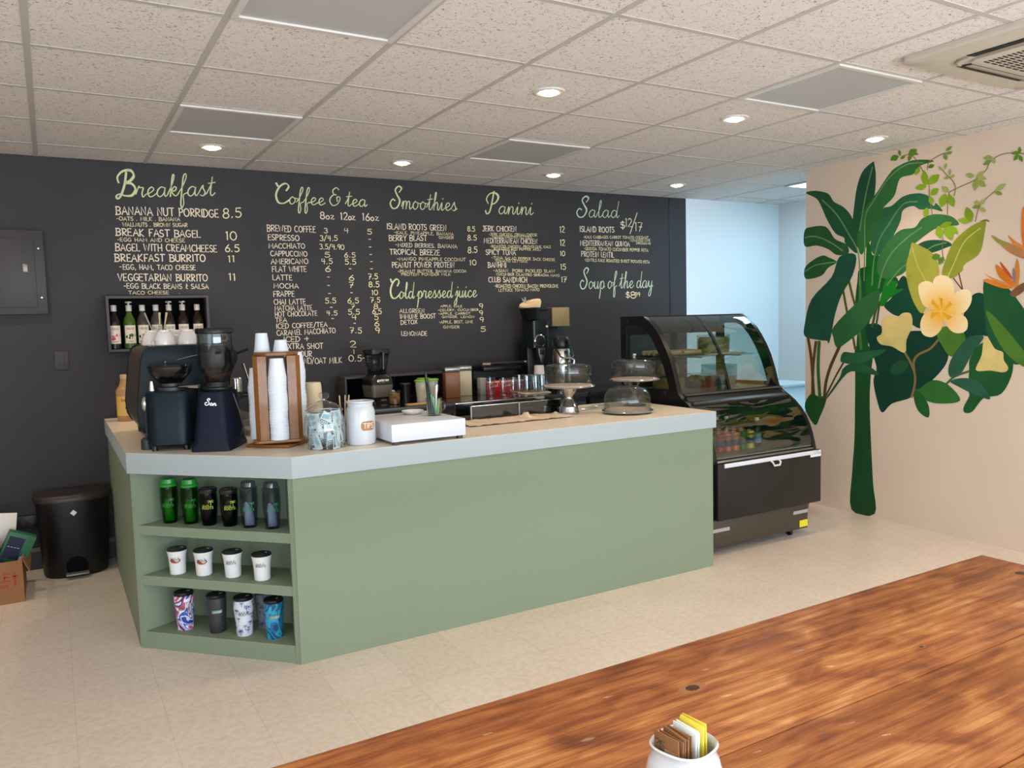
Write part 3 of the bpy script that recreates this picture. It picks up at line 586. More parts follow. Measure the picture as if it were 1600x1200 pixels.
('vine_leaf',[(-0.259,2.524),(-0.264,2.515),(-0.272,2.509),(-0.28,2.508),(-0.288,2.509),(-0.284,2.517),(-0.278,2.523),(-0.268,2.526)],'5f8a24',0),
('vine_leaf',[(-0.479,2.496),(-0.494,2.494),(-0.509,2.497),(-0.517,2.506),(-0.522,2.516),(-0.51,2.517),(-0.497,2.516),(-0.486,2.507)],'84a050',0),
('vine_leaf',[(-0.481,2.475),(-0.494,2.469),(-0.509,2.468),(-0.519,2.474),(-0.525,2.482),(-0.514,2.486),(-0.502,2.489),(-0.489,2.484)],'84a050',0),
('vine_leaf',[(-0.47,2.48),(-0.465,2.467),(-0.466,2.453),(-0.475,2.443),(-0.487,2.436),(-0.492,2.446),(-0.493,2.457),(-0.484,2.47)],'84a050',0),
('vine_leaf',[(-0.362,2.411),(-0.377,2.405),(-0.391,2.404),(-0.399,2.412),(-0.403,2.422),(-0.391,2.427),(-0.379,2.43),(-0.368,2.423)],'5f8a24',0),
('vine_leaf',[(-0.301,2.424),(-0.283,2.42),(-0.269,2.41),(-0.267,2.395),(-0.27,2.379),(-0.285,2.383),(-0.298,2.39),(-0.303,2.406)],'92b428',0),
('vine_leaf',[(-0.343,2.294),(-0.358,2.319),(-0.361,2.35),(-0.349,2.376),(-0.332,2.398),(-0.32,2.379),(-0.313,2.354),(-0.324,2.322)],'92b428',0),
('vine_leaf',[(-0.36,2.304),(-0.392,2.301),(-0.421,2.309),(-0.434,2.33),(-0.439,2.353),(-0.412,2.357),(-0.385,2.354),(-0.367,2.332)],'92b428',0),
('vine_leaf',[(-0.27,2.293),(-0.294,2.279),(-0.319,2.273),(-0.338,2.281),(-0.351,2.293),(-0.333,2.305),(-0.311,2.313),(-0.288,2.307)],'92b428',0),
('vine_leaf',[(-0.458,2.274),(-0.461,2.255),(-0.471,2.238),(-0.488,2.232),(-0.505,2.231),(-0.503,2.247),(-0.497,2.263),(-0.479,2.272)],'b3b868',0),
('vine_leaf',[(-0.381,2.231),(-0.405,2.227),(-0.425,2.232),(-0.432,2.247),(-0.434,2.265),(-0.415,2.269),(-0.396,2.268),(-0.384,2.252)],'92b428',0),
('vine_leaf',[(-0.381,2.224),(-0.371,2.21),(-0.369,2.192),(-0.379,2.178),(-0.393,2.167),(-0.401,2.179),(-0.406,2.193),(-0.397,2.21)],'92b428',0),
('vine_leaf',[(-0.484,2.225),(-0.458,2.213),(-0.441,2.192),(-0.443,2.167),(-0.452,2.143),(-0.474,2.152),(-0.492,2.168),(-0.494,2.196)],'92b428',0),
('vine_leaf',[(-0.506,2.219),(-0.498,2.195),(-0.502,2.168),(-0.519,2.148),(-0.539,2.134),(-0.546,2.154),(-0.546,2.177),(-0.53,2.201)],'92b428',0),
('vine_leaf',[(-0.357,2.154),(-0.34,2.142),(-0.331,2.125),(-0.336,2.107),(-0.346,2.09),(-0.36,2.1),(-0.371,2.113),(-0.369,2.134)],'92b428',0),
('vine_leaf',[(-0.431,2.408),(-0.435,2.396),(-0.443,2.385),(-0.453,2.378),(-0.462,2.373),(-0.459,2.383),(-0.454,2.393),(-0.442,2.402)],'b3b868',0),
('vine_leaf',[(-0.472,2.378),(-0.481,2.385),(-0.489,2.396),(-0.489,2.408),(-0.487,2.418),(-0.479,2.413),(-0.472,2.405),(-0.47,2.391)],'b3b868',0),
('vine_leaf',[(-0.509,2.337),(-0.516,2.345),(-0.52,2.356),(-0.517,2.367),(-0.512,2.377),(-0.505,2.37),(-0.501,2.361),(-0.503,2.348)],'b3b868',0),
('vine_leaf',[(-0.468,2.321),(-0.482,2.316),(-0.496,2.316),(-0.506,2.322),(-0.513,2.329),(-0.502,2.333),(-0.489,2.334),(-0.477,2.329)],'b3b868',0),
('vine_leaf',[(-0.513,2.32),(-0.525,2.318),(-0.536,2.32),(-0.542,2.327),(-0.544,2.335),(-0.535,2.337),(-0.525,2.336),(-0.517,2.329)],'b3b868',0),
('vine_leaf',[(-0.616,2.325),(-0.627,2.309),(-0.642,2.298),(-0.657,2.298),(-0.67,2.302),(-0.661,2.315),(-0.65,2.326),(-0.632,2.329)],'b3b868',0),
('vine_leaf',[(-0.683,2.292),(-0.701,2.292),(-0.718,2.297),(-0.726,2.31),(-0.73,2.324),(-0.715,2.325),(-0.7,2.322),(-0.688,2.309)],'b3b868',0),
('vine_leaf',[(-0.69,2.294),(-0.703,2.281),(-0.719,2.272),(-0.733,2.272),(-0.745,2.276),(-0.736,2.287),(-0.723,2.297),(-0.706,2.299)],'b3b868',0),
('vine_leaf',[(-0.685,2.287),(-0.669,2.273),(-0.66,2.253),(-0.665,2.233),(-0.673,2.215),(-0.686,2.226),(-0.696,2.242),(-0.695,2.265)],'a0aa50',0),
('vine_leaf',[(-0.692,2.276),(-0.696,2.255),(-0.707,2.238),(-0.724,2.231),(-0.741,2.229),(-0.738,2.245),(-0.731,2.262),(-0.713,2.272)],'a0aa50',0),
('vine_leaf',[(-0.726,2.401),(-0.741,2.39),(-0.758,2.385),(-0.77,2.391),(-0.779,2.4),(-0.767,2.41),(-0.752,2.417),(-0.737,2.412)],'b3b868',0),
('vine_leaf',[(-0.724,2.363),(-0.74,2.36),(-0.755,2.362),(-0.764,2.371),(-0.77,2.381),(-0.757,2.384),(-0.743,2.384),(-0.731,2.375)],'84a050',0),
('vine_leaf',[(-0.781,2.396),(-0.776,2.385),(-0.777,2.373),(-0.785,2.364),(-0.795,2.358),(-0.799,2.367),(-0.8,2.377),(-0.792,2.388)],'b3b868',0),
('vine_leaf',[(-0.892,2.399),(-0.906,2.391),(-0.922,2.387),(-0.933,2.391),(-0.942,2.398),(-0.931,2.405),(-0.917,2.409),(-0.903,2.406)],'5f8a24',0),
('vine_leaf',[(-0.94,2.388),(-0.946,2.397),(-0.949,2.409),(-0.945,2.421),(-0.939,2.43),(-0.933,2.423),(-0.929,2.413),(-0.932,2.4)],'5f8a24',0),
('vine_leaf',[(-0.937,2.382),(-0.935,2.37),(-0.938,2.356),(-0.947,2.346),(-0.956,2.339),(-0.958,2.35),(-0.957,2.362),(-0.949,2.374)],'5f8a24',0),
('vine_leaf',[(-0.933,2.39),(-0.921,2.387),(-0.91,2.379),(-0.907,2.367),(-0.907,2.355),(-0.918,2.357),(-0.928,2.363),(-0.933,2.376)],'5f8a24',0),
('vine_leaf',[(-0.8,2.192),(-0.822,2.192),(-0.843,2.198),(-0.855,2.212),(-0.863,2.227),(-0.845,2.228),(-0.826,2.225),(-0.81,2.21)],'b3b868',0),
('vine_leaf',[(-0.797,2.188),(-0.807,2.175),(-0.82,2.165),(-0.834,2.165),(-0.845,2.168),(-0.837,2.179),(-0.827,2.189),(-0.811,2.191)],'9aa048',0),
('vine_leaf',[(-0.69,2.115),(-0.699,2.124),(-0.703,2.135),(-0.698,2.146),(-0.689,2.155),(-0.681,2.148),(-0.676,2.139),(-0.68,2.126)],'b3b868',0),
('vine_leaf',[(-0.704,2.12),(-0.719,2.122),(-0.733,2.129),(-0.739,2.14),(-0.741,2.152),(-0.729,2.15),(-0.717,2.146),(-0.708,2.134)],'b3b868',0),
('vine_leaf',[(-0.664,2.11),(-0.678,2.104),(-0.692,2.103),(-0.701,2.11),(-0.707,2.119),(-0.696,2.124),(-0.684,2.126),(-0.672,2.12)],'8a9a40',0),
('vine_leaf',[(-0.711,2.107),(-0.713,2.092),(-0.72,2.08),(-0.732,2.076),(-0.744,2.075),(-0.743,2.087),(-0.738,2.099),(-0.725,2.106)],'b3b868',0),
('vine_leaf',[(-0.571,2.049),(-0.588,2.031),(-0.61,2.019),(-0.63,2.021),(-0.647,2.027),(-0.634,2.042),(-0.616,2.054),(-0.592,2.055)],'92b428',0),
('vine_leaf',[(-0.627,2.119),(-0.615,2.093),(-0.615,2.064),(-0.633,2.042),(-0.654,2.025),(-0.665,2.046),(-0.67,2.071),(-0.653,2.098)],'84a524',0),
('vine_leaf',[(-0.439,2.026),(-0.424,2.004),(-0.421,1.978),(-0.436,1.958),(-0.456,1.942),(-0.468,1.96),(-0.475,1.982),(-0.462,2.006)],'92b428',0),
('vine_leaf',[(-0.49,2.033),(-0.478,2.001),(-0.481,1.966),(-0.504,1.942),(-0.532,1.926),(-0.542,1.952),(-0.544,1.981),(-0.523,2.011)],'92b428',0),
('vine_leaf',[(-0.517,2.018),(-0.521,1.996),(-0.534,1.975),(-0.553,1.965),(-0.572,1.961),(-0.569,1.979),(-0.56,1.998),(-0.54,2.012)],'92b428',0),
('vine_leaf',[(-0.399,1.821),(-0.419,1.811),(-0.438,1.809),(-0.449,1.821),(-0.455,1.835),(-0.439,1.844),(-0.422,1.849),(-0.408,1.839)],'5f8a2c',0),
('vine_leaf',[(-0.446,1.776),(-0.464,1.781),(-0.478,1.792),(-0.479,1.808),(-0.475,1.822),(-0.46,1.819),(-0.447,1.811),(-0.443,1.795)],'5f8a2c',0),
('vine_leaf',[(-0.449,2.018),(-0.475,2.01),(-0.502,2.01),(-0.519,2.022),(-0.531,2.037),(-0.511,2.044),(-0.488,2.046),(-0.465,2.035)],'84a524',0)]

# ------------------------------------------------------------------ setting
def wall_y(x): return 2.195 - 0.02*x
def WB(x, z, off=0.0): return (x, wall_y(x)-off, z)
def wall_x(y): return 5.061 + 0.03*y
def WR(y, z, off=0.0): return (wall_x(y)-off, y, z)

def floor_material():
    m = mat('beige_vinyl_tile', 'e2d8cf', 0.36, noise=('dacfc4', 3.0, 0.28), spec=0.35); nt = m.node_tree; b = nt.nodes['Principled BSDF']
    tc = nt.nodes.new('ShaderNodeTexCoord')
    br = nt.nodes.new('ShaderNodeTexBrick'); br.offset = 0; br.inputs['Scale'].default_value = 1.0
    br.inputs['Mortar Size'].default_value = 0.0016; br.inputs['Brick Width'].default_value = 0.305; br.inputs['Row Height'].default_value = 0.305
    br.inputs['Color1'].default_value = (1, 1, 1, 1); br.inputs['Color2'].default_value = (.95, .95, .94, 1); br.inputs['Mortar'].default_value = (.84, .82, .79, 1)
    nt.links.new(tc.outputs['Object'], br.inputs['Vector'])
    n = nt.nodes.new('ShaderNodeTexNoise'); n.inputs['Scale'].default_value = 38; n.inputs['Detail'].default_value = 6; nt.links.new(tc.outputs['Object'], n.inputs['Vector'])
    r = nt.nodes.new('ShaderNodeValToRGB'); r.color_ramp.elements[0].position = .36; r.color_ramp.elements[1].position = .6
    r.color_ramp.elements[0].color = (.90, .89, .87, 1); r.color_ramp.elements[1].color = (1, 1, 1, 1); nt.links.new(n.outputs[0], r.inputs[0])
    src = b.inputs['Base Color'].links[0].from_socket
    a = nt.nodes.new('ShaderNodeMix'); a.data_type = 'RGBA'; a.blend_type = 'MULTIPLY'; a.inputs[0].default_value = 1
    c = nt.nodes.new('ShaderNodeMix'); c.data_type = 'RGBA'; c.blend_type = 'MULTIPLY'; c.inputs[0].default_value = 1
    nt.links.new(src, a.inputs[6]); nt.links.new(br.outputs[0], a.inputs[7]); nt.links.new(a.outputs[2], c.inputs[6]); nt.links.new(r.outputs[0], c.inputs[7])
    nt.links.new(c.outputs[2], b.inputs['Base Color'])
    return m
def tile_material():
    m = mat('mineral_fibre_tile', 'cdc7c0', 0.95, spec=0.1); nt = m.node_tree; b = nt.nodes['Principled BSDF']
    tc = nt.nodes.new('ShaderNodeTexCoord')
    n = nt.nodes.new('ShaderNodeTexNoise'); n.inputs['Scale'].default_value = 75; n.inputs['Detail'].default_value = 2.5; n.inputs['Distortion'].default_value = 1.6
    nt.links.new(tc.outputs['Object'], n.inputs['Vector'])
    r = nt.nodes.new('ShaderNodeValToRGB'); r.color_ramp.elements[0].position = .34; r.color_ramp.elements[1].position = .41
    r.color_ramp.elements[0].color = srgb('98938f'); r.color_ramp.elements[1].color = srgb('e2ddd9'); nt.links.new(n.outputs[0], r.inputs[0])
    nt.links.new(r.outputs[0], b.inputs['Base Color'])
    bp = nt.nodes.new('ShaderNodeBump'); bp.inputs['Strength'].default_value = .5; bp.inputs['Distance'].default_value = .003
    nt.links.new(r.outputs[0], bp.inputs['Height']); nt.links.new(bp.outputs[0], b.inputs['Normal'])
    return m
M_floor = floor_material(); M_tile = tile_material()
M_grid = mat('white_ceiling_rail', 'bdb9b4', 0.55)
M_chalkwall = mat('charcoal_wall_paint', '2f2e31', 0.62, noise=('353437', 2.5, 0.3), bump=0.08, bscale=140, spec=0.35)
M_beige = mat('beige_wall_paint', 'dccbb8', 0.8, noise=('d6c5b2', 2.0, 0.3), bump=0.05, bscale=120, spec=0.25)
M_white_wall = mat('white_wall_paint', 'dfe3e4', 0.85, bump=0.03, spec=0.2)
M_black = mat('black_paint', '141416', 0.45)
M_frame = mat('window_frame_paint', '3a3c3e', 0.5)

mb = MB(); mb.box((-3.05, -7.1, -0.1), (6.45, 2.35, 0.0)); struct(mb.build('floor', M_floor, smooth=False))
mb = MB(); mb.box((-3.05, -7.1, CEIL+0.001), (6.45, 2.35, CEIL+0.1)); ceiling = struct(mb.build('ceiling', M_tile, smooth=False))
mb = MB()
for i in range(-4, 11): mb.box((0.61*i-0.012, -7.0, CEIL-0.0015), (0.61*i+0.012, 2.3, CEIL+0.006))
for j in range(-11, 4): mb.box((-3.0, 0.61*j-0.012, CEIL-0.0012), (6.4, 0.61*j+0.012, CEIL+0.006))
mb.build('ceiling_rail', M_grid, ceiling, smooth=False)

# back wall: charcoal up to x = 5.19, the white passage wall beyond
mb = MB(); mb.prism([WB(-3.05, 0)[:2], WB(5.19, 0)[:2], (5.19, 2.35), (-3.05, 2.35)], -0.05, CEIL+0.004)
wall_back = struct(mb.build('wall_back', M_chalkwall, smooth=False))
mb = MB(); mb.box((4.985, wall_y(4.985)-0.004, 0), (4.998, wall_y(4.985)+0.01, CEIL)); mb.build('corner_strip', M_black, wall_back, smooth=False)
mb = MB(); mb.prism([WB(5.19, 0)[:2], WB(6.5, 0)[:2], (6.5, 2.35), (5.19, 2.35)], -0.05, CEIL+0.004)
struct(mb.build('wall_passage_end', M_white_wall, smooth=False))
mb = MB(); mb.box((6.4, -3.1, -0.05), (6.5, 2.2, CEIL+0.004)); struct(mb.build('wall_passage_side', M_white_wall, smooth=False))
mb = MB(); mb.box((5.1, -3.1, -0.05), (6.5, -3.0, CEIL+0.004)); struct(mb.build('wall_passage_front', M_white_wall, smooth=False))
mb = MB(); mb.prism([WR(0.64, 0)[:2], WR(-7.05, 0)[:2], (5.16, -7.05), (5.20, 0.64)], -0.05, CEIL+0.004)
wall_right = struct(mb.build('wall_right', M_beige, smooth=False))
mb = MB(); mb.box((-3.1, -7.1, -0.05), (-3.0, -6.1, CEIL+.004)); mb.box((-3.1, -2.3, -0.05), (-3.0, 2.3, CEIL+.004)); mb.box((-3.1, -6.1, -.05), (-3, -2.3, .4)); mb.box((-3.1, -6.1, 2.5), (-3, -2.3, CEIL+.004))
struct(mb.build('wall_left', M_beige, smooth=False))
mb = MB(); mb.box((-3.1, -7.1, -0.05), (-1.8, -7.0, CEIL+.004)); mb.box((4.95, -7.1, -0.05), (5.3, -7.0, CEIL+.004)); mb.box((-1.8, -7.1, -.05), (4.95, -7.0, .35)); mb.box((-1.8, -7.1, 2.5), (4.95, -7.0, CEIL+.004))
struct(mb.build('wall_front', M_beige, smooth=False))
M_pane = glass('window_pane_glass', 'f4fbff', 1.3)
def window(name, a, b, horizontal):
    mb = MB(); n = 4
    for k in range(n+1):
        t = k/n
        if horizontal: x = a[0]+(b[0]-a[0])*t; mb.box((x-.03, a[1], a[2]), (x+.03, b[1], b[2]))
        else: y = a[1]+(b[1]-a[1])*t; mb.box((a[0], y-.03, a[2]), (b[0], y+.03, b[2]))
    mb.box(a, (b[0], b[1], a[2]+.06)); mb.box((a[0], a[1], b[2]-.06), b)
    w = struct(mb.build(name, M_frame, smooth=False))
    return w
window('window_1', (-1.8, -7.08, .35), (4.95, -7.02, 2.5), True)
window('window_2', (-3.08, -6.1, .4), (-3.02, -2.3, 2.5), False)

# dark baseboard of the back wall, with a paler grey top edge
mb = MB(); mb.prism([WB(-3.0, 0, .014)[:2], WB(0.3, 0, .014)[:2], WB(.3, 0, -.01)[:2], WB(-3., 0, -.01)[:2]], 0, .115)
bb = struct(mb.build('baseboard_back', M_black, smooth=False))
mb = MB(); mb.prism([WB(-3.0, 0, .02)[:2], WB(0.3, 0, .02)[:2], WB(.3, 0, -.01)[:2], WB(-3., 0, -.01)[:2]], .115, .135)
mb.build('baseboard_ledge', mat('grey_ledge', '6f6a64', .8), bb, smooth=False)

# ---- chalk lettering, painted on the back wall
M_chalk = mat('cream_chalk', 'f0e3cd', 0.9, spec=0.1)
M_chalk_title = mat('pale_green_chalk', 'd3dcae', 0.9, spec=0.1)
M_chalk_cool = mat('mint_chalk', 'c3d6be', 0.9, spec=0.1)
M_chalk_yellow = mat('yellow_chalk', 'f0e6b8', 0.9, spec=0.1)
wf = lambda u, v: WB(u, v, .0012)
wf2 = lambda u, v: WB(u, v, .0016)
for sec_name, rows in MENU.items():
    mb = MB()
    for s, x0, z0, x1, z1, h, k in rows:
        scr = s.startswith('~')
        if scr:
            mm = M_chalk_cool if sec_name in ('salad', 'soup') else M_chalk_title
            write(mb, s[1:], wf2, x0, z0, x1, z1, h, 0.0062, mm, True, slope=0.35)
            write(mb, s[0+1:2], wf, x0+.004, z0+.003, x0+(x1-x0)*SCRIPT[s[1]][0]/(strokes(s[1:], True)[1]*2.8), z0, h*.98, 0.0085, mm, True, slope=.4)
        else:
            small = h < 0.029
            if sec_name == 'juice': h *= .84
            num = s.replace('.', '').replace('/', '').isdigit()
            write(mb, s, wf, x0, z0, x1, z1, h, max(.0031, min(.0070, h*.145)), M_chalk_yellow if (num or small) else M_chalk, jit=.04)
    mb.build(sec_name + '_menu_lettering', None, wall_back, smooth=False)

# ---- mural, painted on the right wall
MURMAT = {}
def paint(col, two=None):
    if col not in MURMAT:
        r, g, b = [int(col[i:i+2], 16) for i in (0, 2, 4)]
        d = '%02x%02x%02x' % (int(r*.80), int(g*.86), int(b*.84))
        MURMAT[col] = mat('mural_paint_' + col, col, .75, noise=(d, 4.5, .22), spec=.2)
    return MURMAT[col]
def petal_paint(cy, cz):
    m = mat('frangipani_petal_paint', 'f3dca0', .75, spec=.2); nt = m.node_tree; b = nt.nodes['Principled BSDF']
    tc = nt.nodes.new('ShaderNodeTexCoord'); d = nt.nodes.new('ShaderNodeVectorMath'); d.operation = 'DISTANCE'
    nt.links.new(tc.outputs['Object'], d.inputs[0]); d.inputs[1].default_value = (wall_x(cy), cy, cz)
    r = nt.nodes.new('ShaderNodeValToRGB'); r.color_ramp.elements[0].position = .03; r.color_ramp.elements[1].position = .19
    r.color_ramp.elements[0].color = srgb('f2b52a'); r.color_ramp.elements[1].color = srgb('f5e2b4')
    nt.links.new(d.outputs['Value'], r.inputs[0]); nt.links.new(r.outputs[0], b.inputs['Base Color']); return m
NAMES = dict(trunk='mural_trunk', leaf='mural_leaf', heart_leaf='mural_leaf', stem='mural_stem', rib='mural_leaf_rib', bud='mural_flower_bud', petal='mural_flower_petal', centre='mural_flower_centre', vein='mural_petal_vein', strelitzia_petal='mural_bird_of_paradise_petal', strelitzia_bract='mural_bird_of_paradise_bract', vine='mural_vine', vine_leaf='mural_vine_leaf')
_pc = [pts for k, pts, c, w in MURAL if k == 'petal']
M_petal = petal_paint(*_pc[0][0])
def area_sign(p): return sum(a[0]*b[1]-b[0]*a[1] for a, b in zip(p, p[1:]+p[:1]))
sub = {}
for i, (kind, pts, col, w) in enumerate(MURAL):
    off = .0006 + i*.00003
    fn = lambda u, v, o=off: WR(u, v, o)
    if kind in ('stem', 'rib', 'vine', 'vein', 'vine_leaf', 'centre', 'petal', 'strelitzia_petal', 'strelitzia_bract'):
        key = (NAMES[kind], col)
        mb = sub.setdefault(key, MB())
    else: mb = MB(); key = None
    if w: ribbon(mb, [(y, z) for y, z in spline(pts, 6)], w, fn, M_petal if False else paint(col))
    else:
        straight = kind in ('centre',)
        q = pts if straight else spline(pts, 4, True)
        vs = [mb.bm.verts.new(fn(u, v)) for u, v in q]; fs = []
        for a, b, c in tessellate_polygon([[Vector((u, v, 0)) for u, v in q]]):
            try: fs.append(mb.bm.faces.new((vs[a], vs[b], vs[c])))
            except ValueError: pass
        mb._fin(fs, M_petal if kind == 'petal' else paint(col))
    if key is None: mb.build(NAMES[kind], None, wall_right, smooth=False)
for (nm, col), mb in sub.items(): mb.build(nm, None, wall_right, smooth=False)

# ------------------------------------------------------------------ ceiling things
M_bulb = mat('glowing_lamp', 'ffe0b8', .4, emit=60)
M_whitemetal = mat('white_enamel', 'd8d4ce', .4)
M_diff = mat('frosted_diffuser', 'babbbb', .55, noise=('b4b5b5', 3, .3))
M_diff_on = mat('lit_diffuser', 'e6f4ff', .5, emit=6)
def build_downlight():
    t = thing('downlight', '', 'ceiling light', (0, 0, CEIL), group='round downlights in the ceiling')
    mb = MB(); mb.lathe([(.042, -.004), (.062, -.008), (.074, -.005), (.078, 0), (.078, .003), (.042, .003), (.042, -.004)], seg=32); mb.build('trim_ring', M_whitemetal, t)
    mb = MB(); mb.lathe([(0, -.020), (.026, -.016), (.044, -.008), (.050, -.003)], seg=24); mb.build('lamp', M_bulb, t)
    return t
DLAB = {(0, 0): 'round downlight in the ceiling above the breakfast menu, leftmost of the row along the wall', (1, 0): 'round downlight in the ceiling above the coffee and smoothies menus', (2, 0): 'round downlight in the ceiling above the panini menu', (3, 0): 'round downlight in the ceiling above the salad menu, nearest the white passage',
        (1, 1): 'largest looking downlight, in the ceiling above the middle of the green counter', (2, 1): 'round downlight in the ceiling above the right end of the green counter', (3, 1): 'round downlight in the ceiling close to the mural wall', (0, 1): 'round downlight in the ceiling above the grinders'}
dl0 = build_downlight(); first = True
for k, (x, y) in enumerate(LAMPS):
    lab = DLAB.get((round((x-.915)/1.22), round((1.525-y)/1.83)))
    if not lab: lab = 'round downlight in the ceiling outside the photo, behind or left of the camera'
    if first: dl0.location = (x, y, CEIL); dl0['label'] = lab; first = False
    else: dup(dl0, (x, y, CEIL), lab)
def build_troffer(lit=False):
    t = thing('ceiling_panel_light', '', 'ceiling light', (0, 0, CEIL), group=None if lit else 'square ceiling panel lights')
    mb = MB(); a = .296
    for s in ((-a, -a, a, -a+.022), (-a, a-.022, a, a), (-a, -a+.022, -a+.022, a-.022), (a-.022, -a+.022, a, a-.022)): mb.box((s[0], s[1], -.010), (s[2], s[3], .002))
    mb.build('frame', M_whitemetal, t, smooth=False)
    mb = MB(); mb.box((-a+.018, -a+.018, -.0025), (a-.018, a-.018, .002)); mb.build('diffuser', M_diff_on if lit else M_diff, t, smooth=False)
    return t
TR = [((.915, .915), 'unlit square panel light in the ceiling near the breakfast menu'), ((.915, -.915), 'unlit square panel light at the top edge of the photo, largest in view'), ((2.745, .915), 'unlit grey panel light in the ceiling in front of the panini menu'), ((3.355, -.915), 'unlit square panel light in the ceiling beside the air conditioner')]
tr0 = build_troffer()
for k, ((x, y), lab) in enumerate(TR):
    if k == 0: tr0.location = (x, y, CEIL); tr0['label'] = lab
    else: dup(tr0, (x, y, CEIL), lab)
trl = build_troffer(True); trl.location = (5.795, .915, CEIL); trl['label'] = 'glowing square panel light in the ceiling of the white passage'

M_acw = mat('cream_plastic', 'c4beb2', .45); M_slot = mat('dark_slot', '17181b', .6); M_vane = mat('taupe_vane', '9a9184', .5)
def air_conditioner():
    t = thing('air_conditioner', 'square cream ceiling cassette air conditioner in the top right corner', 'air conditioner', (3.715, -1.835, CEIL))
    a = .475; r = .05
    def rr(a, r, n=6): return [(sx*(a-r)+r*math.cos(q), sy*(a-r)+r*math.sin(q)) for sx, sy, q0 in ((1, 1, 0), (-1, 1, PI/2), (-1, -1, PI), (1, -1, 1.5*PI)) for q in [q0+PI/2*k/n for k in range(n+1)]]
    mb = MB(); mb.loft([[(x, y, 0) for x, y in rr(a, r)], [(x, y, -.018) for x, y in rr(a, r)], [(x, y, -.026) for x, y in rr(a-.012, r)], [(x, y, -.034) for x, y in rr(a-.10, .09)]]); mb.build('panel', M_acw, t, sharp=25)
    mb = MB(); mb.loft([[(x, y, -.030) for x, y in rr(a-.19, .05)], [(x, y, -.044) for x, y in rr(a-.19, .05)], [(x, y, -.047) for x, y in rr(a-.20, .05)]]); g = mb.build('grille', M_acw, t, sharp=25)
    mb = MB(); n = 9
    for i in range(n):
        x = -.22 + .44*i/(n-1)
        for j in range(26): y = -.235 + .47*j/25; mb.box((x-.019, y-.0045, -.0485), (x+.019, y+.0045, -.046))
    mb.build('grille_slots', M_slot, g, smooth=False)
    for k in range(4):
        mb = MB(); mb.prism([(-.225, .300), (.225, .300), (.245, .350), (-.245, .350)], -.0385, -.033); mb.rot(PI/2*k); mb.build('air_slot', M_slot, t, smooth=False)
        mb = MB(); mb.prism([(-.22, .296), (.22, .296), (.228, .322), (-.228, .322)], -.043, -.039, bev=.002); mb.rot(PI/2*k); mb.build('louver', M_vane if k in (0, 1) else M_acw, t)
        mb = MB(); mb.tube([(.255+.078*math.cos(q), .255+.078*math.sin(q), -.033) for q in [math.radians(-5+10*i) for i in range(11)]], .010, 6); mb.rot(PI/2*k); mb.build('corner_recess', M_vane, t)
    return t
air_conditioner()

# ------------------------------------------------------------------ fittings on the back wall
M_wallplate = mat('charcoal_cover_plate', '39373a', .5, spec=.4)
t = thing('electrical_panel', 'dark painted electrical panel with a latched door on the wall at far left', 'electrical panel', WB(-.13, 1.855))
mb = MB(); mb.box((-.30, 2.155, 1.598), (.008, 2.215, 2.112), bev=.004); mb.build('frame', M_wallplate, t, world=True)
mb = MB(); mb.box((-.29, 2.149, 1.64), (-.045, 2.16, 2.06), bev=.003); d = mb.build('door', M_wallplate, t, world=True)
mb = MB(); mb.box((-.112, 2.143, 1.855), (-.085, 2.151, 1.905), bev=.003); mb.box((-.106, 2.139, 1.862), (-.092, 2.146, 1.88), mat('latch_grey', '8d8781', .4, .6)); mb.build('latch', M_wallplate, d, world=True) if False else mb.build('latch', mat('latch_plate', '6e6963', .4, .5), t, world=True)
M_scr = mat('screw_steel', 'b5b0aa', .3, .9)
for z in (2.0, 1.70):
    mb = MB(); mb.lathe([(0, 0), (.006, 0), (.005, .004), (0, .004)], (-.022, 2.155, z), 10, tilt=('X', PI/2)); mb.build('screw', M_scr, t, world=True)
t = thing('light_switch', 'dark square blank switch plate on the wall left of the espresso machine', 'switch plate', WB(.062, 1.305))
mb = MB(); mb.box((.022, wall_y(.06)-.008, 1.247), (.10, wall_y(.06)+.004, 1.366), bev=.003); mb.build('cover_plate', M_wallplate, t, world=True)
mb = MB(); mb.box((.045, wall_y(.06)-.011, 1.28), (.077, wall_y(.06)-.006, 1.335), bev=.002); mb.build('rocker', M_wallplate, t, world=True)
t = thing('wall_socket', 'black socket box low on the wall left of the trash bin', 'wall socket', WB(-.185, .31))
mb = MB(); mb.box((-.245, wall_y(-.2)-.03, .272), (-.128, wall_y(-.2)+.004, .352), bev=.004); mb.build('cover_plate', M_black, t, world=True)
M_sock = mat('socket_grey', '2a2a2c', .4)
for x in (-.212, -.162):
    mb = MB(); mb.lathe([(0, 0), (.014, 0), (.014, .004), (0, .004)], (x, wall_y(-.2)-.029, .312), 16, tilt=('X', PI/2)); mb.build('socket', M_sock, t, world=True)

# ------------------------------------------------------------------ counter
M_green = mat('sage_green_paint', '808f79', 0.62, bump=0.06, bscale=90, spec=0.3)
M_fascia = mat('pale_grey_fascia', 'a7b3b6', 0.6, spec=0.3)
M_top = mat('cream_laminate', 'e8dfcf', 0.38, noise=('ddd2bf', 8, .3))
P1 = Vector((.285, .46)); P2 = Vector((.875, -.15)); CU = (P2-P1).normalized(); CN = Vector((-CU.y, CU.x))   # CN points into the counter
if CN.x < 0: CN = -CN
def ch(u, d): q = P1 + CU*u + CN*d; return (q.x, q.y)
CL = (P2-P1).length
t = thing('service_counter', 'sage green painted counter with a cut corner of open shelves', 'counter', (P1.x, P1.y, 0))
mb = MB(); mb.box((.872, -.15, 0), (3.33, -.11, .83)); mb.build('front_panel', M_green, t, world=True, smooth=False)
mb = MB(); mb.box((.285, .462, 0), (.325, 2.12, .83)); mb.build('end_panel', M_green, t, world=True, smooth=False)
